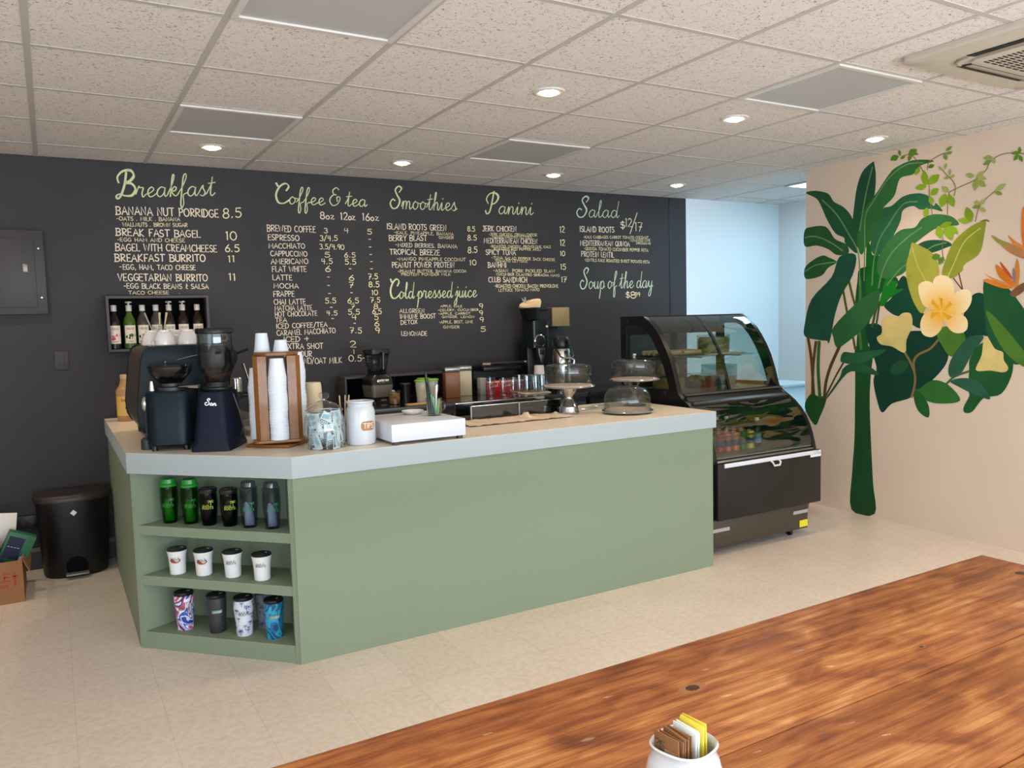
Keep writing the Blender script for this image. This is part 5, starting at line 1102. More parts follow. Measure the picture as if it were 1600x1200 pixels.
mb = MB(); mb.lathe([(0, 0), (.050, 0), (.044, .245), (.040, .268), (0, .270)], seg=28); mb.build('sleeve', mat('cream_card', 'dcc9a8', .6), t)

# ------------------------------------------------------------------ packet jar, tips jar
t = thing('glass_jar', 'large round lidded glass jar filled with white and blue packets', 'jar', (1.07, -.005, .925))
mb = MB(); mb.lathe([(0, 0), (.072, 0), (.084, .006), (.090, .03), (.0925, .09), (.088, .14), (.078, .162), (.077, .172), (.073, .172), (.074, .160), (.084, .138), (.0885, .09), (.086, .032), (.078, .012), (0, .010)], seg=40); mb.build('jar_body', M_glass, t)
mb = MB(); mb.lathe([(0, .176), (.083, .172), (.084, .178), (.076, .186), (.050, .205), (.026, .216), (.012, .220), (.012, .226), (.020, .231), (.025, .243), (.020, .254), (0, .258)], seg=40); mb.build('lid', M_glass, t)
M_pk = mat('white_sachet_paper', 'dfe7ec', .5); M_pkb = mat('pale_blue_print', '9cc3d6', .5); M_pkn = mat('navy_print', '26384e', .5)
def sachet():
    mb = MB(); w, h = .036, .027
    mb.box((-w, -.0016, -h), (w, .0016, h), M_pk, bev=.001)
    for s in (-1, 1):
        y = s*.0019; mb.poly([(-w*.9, y, -h*.9), (w*.45, y, -h*.9), (w*.45, y, -h*.45), (-w*.9, y, -h*.45)], M_pkn)
        mb.poly([(-w*.9+.045*a, y, .0+h*.8*b) for a, b in ((0, -.35), (.5, -.2), (1, .2), (1, .9), (.3, .7), (0, .5))], M_pkb)
        for i in range(4): mb.box((-w*.8+.009*i, y, -h*.8), (-w*.8+.009*i+.006, y+s*.0002, -h*.55), M_pk)
    return mb.build('sugar_packet', None)
rr = random.Random(11); pk = None; placed = []
for k in range(46):
    for _ in range(60):
        a = rr.uniform(0, 2*PI); ring = rr.choice((.066, .066, .030)); z = .030 + (k//9)*.028 + rr.uniform(-.004, .004)
        p = (ring*math.cos(a), ring*math.sin(a), z)
        if all((Vector(p)-Vector(q)).length > .030 for q in placed): break
    placed.append(p)
    o = pk.copy() if pk else sachet()
    if pk: COL.objects.link(o)
    else: pk = o
    if k == 0 or True:
        o.location = (1.07+p[0], -.005+p[1], .925+min(z, .140)); o.rotation_euler = (rr.uniform(-.2, .2), rr.choice((0, PI/2, .5, -.4, 1.2)), a+PI/2+rr.uniform(-.12, .12))
    tag(o, 'white and blue paper packet lying in the heap inside the lidded glass jar', 'packet', 'packets in the glass jar')
M_ceramic = mat('white_glazed_ceramic', 'c9d0d5', .18, spec=.6, coat=.4); M_tag = mat('tan_wood_tag', 'a87a4a', .5); M_letters = mat('cream_letters', 'efe6d6', .6)
t = thing('tip_jar', 'white ceramic crock with a tan TIPS tag on the counter', 'tip jar', (1.243, .005, .925))
mb = MB(); mb.lathe([(0, 0), (.060, 0), (.066, .006), (.068, .02), (.068, .150), (.064, .170), (.058, .180), (.060, .194), (.066, .200), (.066, .205), (.060, .205), (.053, .182), (.060, .166), (.063, .148), (.063, .014), (0, .010)], seg=40); mb.build('crock', M_ceramic, t)
mb = MB(); f = on_cyl((0, 0, 0), .0695, -1.38); f2 = on_cyl((0, 0, 0), .0702, -1.38)
out = rrect(.072, .044, .018, 6)
for i in range(len(out)):  # thin wooden tag bent round the crock
    pass
cols = 16
for i in range(cols):
    u0 = -.036+.072*i/cols; u1 = u0+.072/cols
    hh = lambda u: .022 if abs(u) < .020 else .022*math.sqrt(max(.05, 1-((abs(u)-.020)/.017)**2)) 
    mb.poly([f(u0, .092-hh(u0)), f(u1, .092-hh(u1)), f(u1, .092+hh(u1)), f(u0, .092+hh(u0))], M_tag)
write(mb, 'TIPS', f2, -.024, .081, .026, .081, .023, .0038, M_letters); mb.build('name_tag', None, t, smooth=False)
t = thing('stirrer_cup', 'dark cup holding wooden stir sticks behind the white crock', 'cup', (1.225, .155, .925))
mb = MB(); mb.lathe([(0, 0), (.034, 0), (.040, .09), (.037, .09), (.031, .005), (0, .005)], seg=24); mb.build('cup', M_blackp, t)
for i, (dx, lean) in enumerate(((-.022, -.012), (-.012, .012), (-.004, .026))):
    o = MB(); o.box((-.003, -.0012, 0), (.003, .0012, .215)); o = o.build('stir_stick', M_stick); o.location = (1.225+dx, .155, .932); o.rotation_euler = (0, lean*4, .2)
    tag(o, ['leftmost of the wooden stir sticks poking out behind the white crock', 'middle wooden stir stick poking out behind the white crock', 'rightmost of the wooden stir sticks behind the white crock'][i], 'stick', 'stir sticks behind the crock')

# ------------------------------------------------------------------ cash box, dish and pen glass
M_whitebox = mat('glossy_white_enamel', 'd2d8e2', .3, spec=.5)
t = thing('cash_box', 'low glossy white box on black feet at the front of the counter', 'box', (1.525, .06, .925))
mb = MB(); mb.box((1.335, -.150, .940), (1.715, .285, 1.022), bev=.003); mb.build('box_body', M_whitebox, t, world=True)
for x in (1.36, 1.69):
    for y in (-.13, .26):
        mb = MB(); mb.box((x-.012, y-.012, .925), (x+.012, y+.012, .941)); mb.build('foot', M_blackp, t, world=True, smooth=False)
t = thing('small_dish', 'small white oval dish on the white box', 'dish', (1.585, .19, 1.022))
mb = MB(); mb.lathe([(0, 0), (.030, 0), (.040, .004), (.054, .019), (.051, .020), (.036, .006), (0, .005)], seg=32, sx=1.1, sy=.9); mb.build('bowl', M_china, t)
t = thing('pen_glass', 'clear drinking glass holding pens on the white box', 'glass', (1.648, .06, 1.022))
mb = MB(); mb.lathe([(0, 0), (.034, 0), (.036, .003), (.041, .088), (.039, .088), (.034, .008), (0, .008)], seg=28); mb.build('tumbler_glass', M_glass, t)
mb = MB(); mb.tube([(.039, 0, .02), (.058, 0, .03), (.058, 0, .06), (.040, 0, .07)], .004, 8); mb.build('handle', M_glass, t)
PEN = [('black_pen', M_blackp, (-.020, .006), (-.014, .010), .21, .0075, 'thick black marker leaning left in the pen glass'), ('black_pen', M_blackp, (-.012, -.010), (-.022, 0), .16, .005, 'slim black pen at the left of the pen glass'), ('green_pen', mat('green_pen_barrel', '1f9a55', .35), (.002, -.020), (-.028, 0), .10, .0055, 'green pen leaning left in the pen glass'), ('white_pen', M_whitemetal, (.008, -.004), (.004, 0), .14, .0045, 'white pen in the middle of the pen glass'), ('silver_pen', M_chrome, (.012, .010), (.012, 0), .145, .004, 'silver pen leaning right in the pen glass'), ('grey_pen', M_dgrey, (.004, .016), (.030, 0), .14, .0045, 'grey pen leaning furthest right in the pen glass'), ('green_pen', mat('lime_pen_barrel', '7fae3c', .35), (.014, -.012), (.008, 0), .075, .0055, 'short lime green pen low at the front of the pen glass')]
for nm, mm, p, lean, L, r, lab in PEN:
    t = thing(nm, lab, 'pen', (1.648+p[0], .06+p[1], 1.0305), group='pens in the pen glass')
    mb = MB(); mb.tube([(0, 0, 0), (lean[0]*.8, lean[1]*.8, L*.8)], r, 10); mb.build('barrel', mm, t)
    mb = MB(); mb.tube([(lean[0]*.8, lean[1]*.8, L*.8), (lean[0], lean[1], L)], [r*1.05, r*.8], 10); mb.build('cap', mm, t)

# ------------------------------------------------------------------ topping rail with glass front
M_film = mat('crumpled_clear_film', 'd9c7ae', .35, bump=.5, bscale=25); M_cglassr = glass('end_plate_glass', 'b4babb', 1.5, 1.0); M_lid = mat('dark_glossy_lid', '1b1a1c', .12, spec=.6, coat=.4); M_pan = mat('pan_steel', '6f6c68', .35, .85)
t = thing('topping_rail', 'steel counter topping rail with a glass front, standing behind the plastic film', 'topping rail', (2.34, .51, .925))
GY0, GY1, GZ0, GZ1 = .416, .420, .928, 1.008
mb = MB(); mb.box((2.03, .43, .925), (2.645, .615, .932)); mb.box((2.03, .60, .932), (2.645, .615, 1.000)); mb.build('tray', M_steel, t, world=True, smooth=False)
mb = MB(); mb.prism([(GY0, GZ0), (GY0+.004, GZ0), (GY1+.004, GZ1-.004), (GY1, GZ1-.004)], 2.045, 2.63, 'x'); mb.build('front_glass', glass('grey_rail_glass', 'aab0b2', 1.6, 1.2), t, world=True, smooth=False)
for x in (2.03, 2.632):
    mb = MB(); mb.prism([(.412, .925), (.60, .925), (.60, GZ1-.003), (.412, GZ1-.003)], x, x+.013, 'x'); mb.build('end_plate', M_cglassr, t, world=True, smooth=False)
M = None
for x in (2.03, 2.345, 2.637):
    mb = MB(); mb.box((x, .410, .925), (x+.008, .418, GZ1)); mb.build('glass_post', M_steel, t, world=True, smooth=False)
mb = MB(); mb.box((2.03, GY1-.010, GZ1-.004), (2.645, GY1+.004, GZ1+.002), bev=.002); mb.build('top_rim', M_chrome, t, world=True)
mb = MB(); mb.box((2.045, .50, GZ1-.010), (2.63, .600, GZ1-.001)); mb.build('lid', M_lid, t, world=True, smooth=False)
mb = MB(); mb.box((2.03, .603, GZ1-.006), (2.645, .616, GZ1+.002), bev=.002); mb.build('back_rim', M_chrome, t, world=True)
for i in range(4):
    x0 = 2.05+.146*i; mb = MB(); mb.box((x0, .435, .933), (x0+.136, .595, .975)); mb.build('food_pan', M_pan, t, world=True, smooth=False)
rr = random.Random(5)
mb = MB(); nx, ny = 60, 8; V = []
for i in range(nx+1):
    row = []
    for j in range(ny+1):
        x = 1.90+.67*i/nx; y = .172+(.235-.06*max(0, (i-46)/14))*j/ny; z = .927 + (.004+.012*math.sin(PI*j/ny))*(.55+.45*math.sin(i*.9+j)*math.sin(i*.37)) + rr.uniform(0, .004) + (.018 if (i in (38, 39, 55) and 3 < j < 6) else 0)
        row.append(mb.bm.verts.new((x, y, z)))
    V.append(row)
for i in range(nx):
    for j in range(ny): mb.bm.faces.new([V[i][j], V[i+1][j], V[i+1][j+1], V[i][j+1]])
film = mb.build('plastic_film', M_film, None, sharp=60); tag(film, 'crumpled strip of clear plastic film along the foot of the topping rail', 'plastic film')

# ------------------------------------------------------------------ cake stands
M_domeg = glass('dome_glass', 'eef2f2', 1.5, 1.2); M_doily = mat('pink_white_doily', 'e6cfc4', .7, noise=('d8b9ac', 60, .2), bump=.3, bscale=80)
M_base = glass('pedestal_glass', 'b9bcbc', 1.9, 1.6)
def cake_plate(t, r, z, dz=.0):
    mb = MB(); mb.lathe([(0, z), (r*.55, z), (r*.97, z+.010), (r, z+.016), (r*.985, z+.019), (r*.9, z+.013), (0, z+.010)], seg=48); mb.build('plate', M_domeg if False else M_steelglass, t)
    mb = MB(); mb.lathe([(0, z+.0145), (r*.86, z+.0145), (r*.90, z+.019), (r*.88, z+.021), (0, z+.0165)], seg=40); mb.build('doily', M_doily, t)
M_steelglass = mat('grey_pressed_glass', '8f918f', .12, .35, spec=.8, coat=.5)
t = thing('cake_stand', 'tall chrome footed cake stand with a clear dome and curved handle', 'cake stand', (2.645, .335, .925))
mb = MB(); mb.lathe([(0, 0), (.060, 0), (.062, .008), (.058, .016), (.058, .030), (.055, .036), (.056, .044), (.035, .075), (.024, .092), (.024, .102), (.040, .125), (.052, .148), (.052, .152), (0, .152)], seg=32); mb.build('pedestal', M_chrome, t)
cake_plate(t, .160, .150)
mb = MB(); mb.lathe([(.140, .168), (.140, .265), (.134, .285), (.120, .294), (0, .305)], seg=48); d = mb.build('dome', M_domeg, t, solid=.003)
mb = MB(); mb.tube([(-.045, 0, .301), (-.045, 0, .318), (-.02, 0, .330), (.02, 0, .330), (.045, 0, .318), (.045, 0, .301)], .006, 8); mb.build('dome_handle', M_chrome, d)
t = thing('cake_plate', 'low clear dome over a round plate at the front of the counter', 'cake plate', (2.92, .125, .925))
cake_plate(t, .152, .0)
mb = MB(); mb.lathe([(.138, .018), (.138, .08), (.130, .115), (.105, .145), (.06, .158), (0, .162)], seg=48); d = mb.build('dome', M_domeg, t, solid=.003)
mb = MB(); mb.lathe([(0, .160), (.014, .160), (.010, .168), (.018, .178), (.014, .190), (0, .193)], seg=20); mb.build('knob', M_domeg, d)
t = thing('cake_stand', 'glass footed cake stand with a clear knobbed dome behind the low dome', 'cake stand', (3.185, .385, .925))
mb = MB(); mb.lathe([(0, 0), (.070, 0), (.072, .008), (.050, .016), (.020, .03), (.018, .09), (.022, .105), (.030, .115), (.024, .125), (.045, .150), (.05, .156), (0, .156)], seg=32); mb.build('pedestal', M_base, t)
cake_plate(t, .160, .155)
mb = MB(); mb.lathe([(.142, .173), (.142, .275), (.137, .288), (.120, .296), (0, .308)], seg=48); d = mb.build('dome', M_domeg, t, solid=.003)
mb = MB(); mb.lathe([(0, .306), (.010, .307), (.008, .313), (.016, .321), (.014, .331), (0, .335)], seg=20); mb.build('knob', M_chrome, d)
t = thing('serving_tongs', 'steel serving tongs lying on the counter between the cake stands', 'tongs', (2.90, .41, .925))
for s in (-1, 1):
    mb = MB(); mb.tube([(-.09, s*.004, .006), (-.03, s*.022, .012), (.04, s*.018, .014), (.085, s*.012, .012)], [.004, .006, .008, .011], 8); mb.build('arm', M_chrome, t)
mb = MB(); mb.tube([(-.09, -.006, .006), (-.105, 0, .008), (-.09, .006, .006)], .005, 8); mb.build('spring', M_chrome, t)

# ------------------------------------------------------------------ back counter and what stands on it
M_bcside = mat('grey_steel_front', '57595a', .4, .7)
t = thing('back_counter', 'dark topped steel back counter along the chalkboard wall', 'counter', (2.75, 1.75, 0))
for x0, x1 in ((1.80, 3.505), (3.545, 3.95)):
    mb = MB(); mb.box((x0, 1.37, .08), (x1, 2.105, .895)); mb.build('cabinet', M_bcside, t, world=True, smooth=False)
    mb = MB(); mb.box((x0-.005, 1.345, .895), (x1+.005, 2.108, .928), bev=.003); mb.build('steel_top', M_bcside, t, world=True)
    mb = MB(); mb.box((x0+.03, 1.40, 0), (x1-.03, 2.10, .08)); mb.build('plinth', M_blackp, t, world=True, smooth=False)
    mb = MB(); mb.box((x0, 1.352, .928), (x1, 2.105, .930)); mb.build('dark_surface', M_lid, t, world=True, smooth=False)
    for k in range(3 if x1 < 3.52 else 1):
        w = (x1-x0)/(3 if x1 < 3.52 else 1); mb = MB(); mb.box((x0+w*k+.01, 1.352, .12), (x0+w*(k+1)-.01, 1.372, .86), bev=.004); mb.build('door', M_bcside, t, world=True)
B = .930
t = thing('open_shelf_box', 'low black open fronted shelf unit along the chalkboard behind the blender', 'shelf', (2.21, 2.06, B))
X0, X1, Y0, Y1 = 1.815, 2.62, 1.96, 2.135
for nm, a, b in (('top_panel', (X0, Y0, 1.092), (X1, Y1, 1.106)), ('side_panel', (X0, Y0, B), (X0+.014, Y1, 1.092)), ('side_panel', (X1-.014, Y0, B), (X1, Y1, 1.092)), ('divider', (2.185, Y0+.003, B+.012), (2.199, Y1, 1.092)), ('bottom_panel', (X0+.014, Y0, B), (X1-.014, Y1, B+.012)), ('back_panel', (X0+.014, Y1-.008, B+.012), (X1-.014, Y1, 1.092))):
    mb = MB(); mb.box(a, b, bev=.001); mb.build(nm, M_shelf if nm in ('top_panel', 'side_panel') else M_shelfin, t, world=True)
# blender
M_bjar = glass('smoked_blender_plastic', 'd3d8dc', 1.45, 1.3)
t = thing('blender', 'black and grey blender with a clear jug standing on the back counter', 'blender', (2.0, 1.80, B), rz=.12)
mb = MB(); mb.loft([[(x, y, .0) for x, y in rrect(.165, .17, .02)], [(x, y, .03) for x, y in rrect(.165, .17, .02)], [(x, y, .04) for x, y in rrect(.175, .18, .02)]]); mb.build('foot_plate', M_blackp, t)
mb = MB(); mb.loft([[(x, y, .04) for x, y in rrect(.150, .16, .02)], [(x, y, .125) for x, y in rrect(.178, .175, .025)]]); mb.build('motor_housing', mat('warm_grey_steel', '8b8378', .35, .5), t)
mb = MB(); mb.loft([[(x, y, .125) for x, y in rrect(.178, .175, .025)], [(x, y, .165) for x, y in rrect(.178, .165, .03)], [(x, y, .195) for x, y in rrect(.13, .12, .03)]]); mb.build('control_head', M_blackp, t)
mb = MB(); mb.box((-.045, -.092, .135), (.045, -.086, .165), M_chrome, bev=.002); mb.build('control_panel', M_chrome, t)
for x in (-.03, .03):
    mb = MB(); mb.box((x-.012, -.097, .150), (x+.012, -.091, .164), bev=.002); mb.build('switch', M_whitemetal, t)
mb = MB(); write(mb, 'NINJA'[:0] or 'NOVA', lambda u, v: (u, -.0855, v), -.02, .012, .025, .012, .012, .0025, M_whitemetal); mb.build('badge', None, t, smooth=False)
mb = MB(); mb.loft([[(x, y, .196) for x, y in rrect(.105, .105, .02)], [(x, y, .345) for x, y in rrect(.145, .145, .02)]], caps=False); j = mb.build('jug', M_bjar, t, solid=.003)
mb = MB(); mb.loft([[(x, y, .345) for x, y in rrect(.155, .155, .025)], [(x, y, .375) for x, y in rrect(.150, .150, .025)]]); mb.build('jug_lid', M_blackp, j)
mb = MB(); mb.tube([(0, -.06, .35), (0, -.105, .35), (0, -.10, .24), (0, -.052, .22)], .012, 8); mb.build('jug_handle', M_blackp, j)
# bamboo jar, dark tub, plastic cups with green lids
t = thing('snack_jar', 'small clear tub of tan pieces in front of the blender', 'jar', (2.03, 1.56, B))
mb = MB(); mb.lathe([(0, 0), (.038, 0), (.044, .095), (.042, .095), (.036, .004), (0, .004)], seg=24); mb.build('tub', M_glass, t)
mb = MB(); rr = random.Random(2)
for k in range(22): mb.box((-.008, -.006, -.012), (.008, .006, .012)) if False else None
mb.lathe([(0, .006), (.034, .006), (.038, .05), (.034, .075), (0, .085)], seg=14); tn = mb.build('snack_pieces', mat('tan_snack', 'bb8d5c', .6, noise=('7c5430', 40, .12), bump=1.0, bscale=40), t); tn['kind'] = 'stuff'
t = thing('black_tub', 'short black lidded tub behind the small tub of tan pieces', 'tub', (2.235, 1.86, B))
mb = MB(); mb.lathe([(0, 0), (.040, 0), (.040, .10), (0, .10)], seg=24); mb.build('tub', M_blackp, t)
mb = MB(); mb.cyl((0, 0, .10), .043, .016, seg=24, bev=.003); mb.build('lid', M_dgrey, t)
M_pcup = mat('clear_plastic_cup', 'efe6cf', .25, alpha=.35); M_glid = mat('bright_green_lid', '6fae2a', .4)
def plastic_cup():
    t = thing('plastic_cup_stack', '', 'cup stack', (0, 0, 0), group='stacks of clear plastic cups with green lids')
    mb = MB(); mb.lathe([(.036, 0), (.036, .03), (.034, .03), (.039, .06), (.037, .06), (.042, .09), (.040, .09), (.044, .12), (.043, .125), (.046, .150), (.048, .152)], seg=24); mb.build('cups', M_pcup, t, solid=.0015)
    mb = MB(); mb.lathe([(0, .160), (.044, .160), (.049, .156), (.049, .150), (.046, .150)], seg=24); mb.build('lid', M_glid, t, solid=.001)
    return t
p0 = plastic_cup()
for i, (x, y, lab) in enumerate([(2.21, 1.50, 'left stack of clear plastic cups with a green lid beside the tan canister'), (2.305, 1.54, 'right stack of clear plastic cups with a green lid beside the tan canister'), (2.29, 1.65, 'stack of clear plastic cups with a green lid behind the two front stacks')]):
    if i == 0: p0.location = (x, y, B); p0['label'] = lab
    else: dup(p0, (x, y, B), lab)
t = thing('wooden_board', 'thin tan wooden board lying on the back counter before the plastic cups', 'board', (2.18, 1.405, B))
mb = MB(); mb.prism([(x, y) for x, y in rrect(.26, .07, .03)], 0, .010, bev=.002); mb.build('board', mat('pale_wood', 'c39a68', .5), t)
# canisters
def canister(loc, col, lab, rz):
    t = thing('canister', lab, 'canister', loc, rz, group='square canisters on the back counter')
    mb = MB(); mb.box((-.055, -.055, 0), (.055, .055, .190), bev=.006); mb.build('canister_body', mat(col+'_canister', col, .4), t)
    mb = MB(); mb.box((-.058, -.058, .190), (.058, .058, .224), bev=.006); mb.build('lid', M_steel, t)
    mb = MB(); mb.box((-.038, -.060, .199), (.038, -.057, .217), bev=.001); mb.build('lid_window', M_steelglass, t)
canister((2.535, 1.70, B), '8a5630', 'square brown canister with a steel lid on the back counter', -.25)
canister((2.672, 1.78, B), 'c9b996', 'square beige canister with a steel lid beside the brown one', -.25)
# sandwich press and red packs
M_red = mat('red_carton', 'd0192b', .4)
t = thing('sandwich_press', 'black sandwich press with a long steel handle bar on the back counter', 'sandwich press', (3.03, 1.93, B))
mb = MB(); mb.box((-.17, -.12, .012), (.19, .13, .10), bev=.008); mb.build('lower_plate', M_blackp, t)
mb = MB(); mb.box((-.16, -.11, .165), (.18, .13, .205), bev=.012); mb.build('upper_plate', M_blackp, t)
mb = MB(); mb.box((-.15, .08, .10), (.17, .12, .165)); mb.build('hinge_block', M_dgrey, t)
for x in (-.15, .17):
    mb = MB(); mb.tube([(x, .02, .20), (x, -.13, .222)], .008, 8); mb.build('handle_arm', M_dgrey, t)
mb = MB(); mb.tube([(-.155, -.14, .224), (.185, -.14, .224)], .014, 12); mb.build('handle_bar', M_blackp, t)
for x in (-.19, .18):
    mb = MB(); mb.tube([(x, -.14, .224), (x+(.07 if x < 0 else .022), -.14, .224)], .0155, 12); mb.build('bar_cap', M_chrome, t)
for i, (x, w, lab) in enumerate(((2.845, .115, 'red carton with white script beside the grey box, behind the clear glasses'), (2.965, .115, 'second red carton behind the middle clear glasses'), (3.085, .095, 'third red carton behind the upturned glasses'))):
    t = thing('red_carton', lab, 'carton', (x, 1.755, B), group='red cartons on the back counter')
    mb = MB(); mb.box((0, -.03, 0), (w, .03, .098), bev=.002); mb.build('carton', M_red, t)
    mb = MB(); write(mb, 'Coola'[:4], lambda u, v: (u, -.0308, v), .02, .05, w-.02, .055, .03, .0035, M_letters, True); mb.box((0.004, -.0308, .085), (w-.004, -.0303, .094), M_letters); mb.build('print', None, t, smooth=False)
t = thing('grey_box', 'narrow grey upright box at the left of the red cartons', 'box', (2.815, 1.76, B))
mb = MB(); mb.box((-.022, -.03, 0), (.024, .03, .125), bev=.003); mb.build('box_body', mat('light_grey_card', 'a8a39d', .5), t)
# drinking glasses
def tall_glass():
    t = thing('drinking_glass', '', 'glass', (0, 0, 0))
    mb = MB(); mb.lathe([(0, 0), (.028, 0), (.031, .003), (.035, .135), (.0335, .135), (.029, .010), (0, .010)], seg=24); mb.build('glass', M_glass, t); return t
g0 = tall_glass()
GL = [(2.82, 1.62, 0, 'clear upright glass standing alone in front of the red carton'), (2.86, 1.49, 0, 'clear upright glass, left of the pair nearest the topping rail'), (2.935, 1.47, 0, 'clear upright glass, right of the pair nearest the topping rail')]
UP = [(3.085, 1.66), (3.155, 1.68), (3.11, 1.59), (3.18, 1.61), (3.25, 1.64), (3.145, 1.52), (3.215, 1.545), (3.255, 1.575)]
for i, (x, y, k, lab) in enumerate(GL):
    if i == 0: g0.location = (x, y, B); g0['label'] = lab; g0['group'] = 'upright glasses'
    else: dup(g0, (x, y, B), lab, group='upright glasses')
mb = MB(); mb.prism([(3.03, 1.47), (3.27, 1.49), (3.31, 1.72), (3.06, 1.73)], B, B+.006, bev=.002); mt = mb.build('drying_mat', mat('pink_beige_cloth', 'c9aa90', .8, bump=.4, bscale=150)); tag(mt, 'pinkish drying mat under the upturned glasses', 'mat')
UPL = ['at the back left', 'at the back middle', 'at the left edge', 'in the centre', 'at the back right', 'at the front left', 'at the front middle', 'at the front right']
for (x, y), pos in zip(UP, UPL):
    d = dup(g0, (x, y, B+.006+.135), 'upturned clear glass %s of the cluster on the drying mat' % pos, group='upturned glasses on the mat'); d.rotation_euler = (PI, 0, 0)
t = thing('paper_cup', 'single white paper cup standing upside down on the upturned glasses', 'cup', (3.235, 1.60, B+.142))
mb = MB(); mb.lathe([(0, .062), (.036, .062), (.040, .002), (.042, 0), (.039, 0), (.034, .058), (0, .058)], seg=24); mb.build('cup', M_paper, t) if False else mb.build('cup', mat('pinkish_white_paper', 'e2d3cd', .6), t)

# bulk grinder with filter basket, brewer tower, airpot
t = thing('bulk_grinder', 'tall black bulk coffee grinder with a chrome dial against the chalkboard', 'coffee grinder', (3.40, 1.93, B))
mb = MB(); mb.box((-.078, -.15, 0), (.078, .12, .05), bev=.01); mb.build('base', M_blackp, t)
mb = MB(); mb.box((-.078, -.02, .05), (.078, .12, .36), bev=.008); mb.build('column', M_blackp, t)
mb = MB(); mb.loft([[(x, y-.02, .33) for x, y in rrect(.15, .18, .02)], [(x, y-.02, .545) for x, y in rrect(.15, .18, .02)], [(x, y-.01, .555) for x, y in rrect(.14, .16, .02)]]); mb.build('head', mat('dark_green_black_enamel', '0f1a1e', .3, spec=.5), t)
mb = MB(); mb.lathe([(0, 0), (.052, 0), (.052, .010), (.044, .016), (0, .016)], (-.02, -.11, .385), 28, tilt=('X', PI/2)); d = mb.build('dial_ring', M_chrome, t)
mb = MB(); mb.lathe([(0, .014), (.040, .014), (.038, .020), (.014, .022), (.012, .036), (0, .036)], (-.02, -.11, .385), 24, tilt=('X', PI/2)); mb.build('dial_knob', M_blackp, d)
mb = MB(); mb.prism([(-.034, .33), (.034, .33), (.028, .27), (.016, .24), (.012, .21), (-.012, .21), (-.016, .24), (-.028, .27)], -.115, -.075, 'y', bev=.006); mb.build('spout', M_pan, t)
mb = MB(); mb.box((-.02, -.119, .275), (.02, -.113, .312), bev=.002); mb.build('spout_label', M_blackp, t)
mb = MB(); mb.box((.045, -.113, .49), (.065, -.108, .505), bev=.001); mb.build('switch', M_whitemetal, t)
t = thing('filter_basket', 'black brew basket standing on top of the bulk coffee grinder', 'basket', (3.345, 1.89, B+.556))
mb = MB(); mb.lathe([(0, 0), (.062, 0), (.066, .006), (.086, .085), (.090, .09), (.088, .095), (.083, .09), (.062, .01), (0, .01)], seg=32); mb.build('basket', M_blackp, t)
mb = MB(); mb.tube([(.07, -.03, .075), (.13, -.05, .08)], [.012, .010], 8); mb.build('handle', M_blackp, t)
t = thing('filter_stack', 'pile of ruffled cream paper filters in the black brew basket', 'paper filters', (3.345, 1.89, B+.556+.0105))
mb = MB(); n = 72; rings = []
for r0, z0, am in ((.052, .0, 0), (.062, .03, .002), (.078, .075, .004), (.088, .105, .007), (.084, .125, .007), (.045, .128, .004), (.01, .120, 0)):
    rings.append([((r0+am*math.sin(k*PI))*math.cos(2*PI*k/n), (r0+(am if k % 2 else -am))*math.sin(2*PI*k/n), z0+(.030*math.cos(2*PI*k/n-.3) if z0 > .09 else 0)*(1 if r0 > .05 else .6)+(.003 if k % 2 else 0)*(z0 > .09)) for k in range(n)])
mb.loft(rings); mb.build('filters', mat('cream_filter_paper', 'e3cfae', .8, bump=.3, bscale=60), t, sharp=20)
mb = MB(); mb.prism([(-.075, .13), (-.045, .115), (-.05, .165), (-.065, .17), (-.06, .145), (-.09, .165)], -.02, -.018, 'y'); mb.build('loose_corner', mat('grey_filter_paper', '9a938a', .8), t)
t = thing('brewer', 'black coffee brewer tower behind the steel flask', 'coffee brewer', (3.575, 1.985, B))
mb = MB(); mb.box((-.075, -.03, 0), (.075, .09, .50), bev=.006); mb.build('tower', M_blackp, t)
mb = MB(); mb.box((-.09, -.06, .0), (.09, .09, .03), bev=.006); mb.build('base', M_blackp, t)
t = thing('paper_box', 'brown cardboard box with a kraft side on top of the black brewer tower', 'box', (3.575, 1.975, B+.50))
mb = MB(); mb.box((-.13, -.055, 0), (-.005, .06, .145)); mb.build('shaded_side', M_black, t, smooth=False)  # shade on the box's unlit side, given as a black colour
mb = MB(); mb.box((-.004, -.06, -.004), (.165, .06, .150), bev=.002); mb.build('kraft_side', mat('kraft_card', '9c8a5e', .7, noise=('8b794f', 12, .3)), t)
t = thing('airpot', 'steel airpot flask with a black pump top left of the display case', 'airpot', (3.51, 1.70, B))
mb = MB(); mb.lathe([(0, 0), (.072, 0), (.074, .006), (.074, .30), (.066, .325), (0, .325)], seg=32); mb.build('flask', mat('polished_steel', 'b9b4ac', .15, 1.0), t)
mb = MB(); mb.lathe([(0, .322), (.070, .322), (.074, .335), (.074, .385), (.060, .412), (.030, .42), (0, .42)], seg=32); h = mb.build('pump_head', M_blackp, t)
mb = MB(); mb.tube([(0, -.06, .38), (0, -.105, .385), (0, -.115, .35)], [.018, .014, .011], 10); mb.build('spout', M_blackp, h)
mb = MB(); mb.tube([(-.075, -.01, .34), (-.06, -.08, .26), (0, -.10, .235), (.06, -.08, .26), (.075, -.01, .34)], .006, 8); mb.build('carry_handle', M_blackp, t)

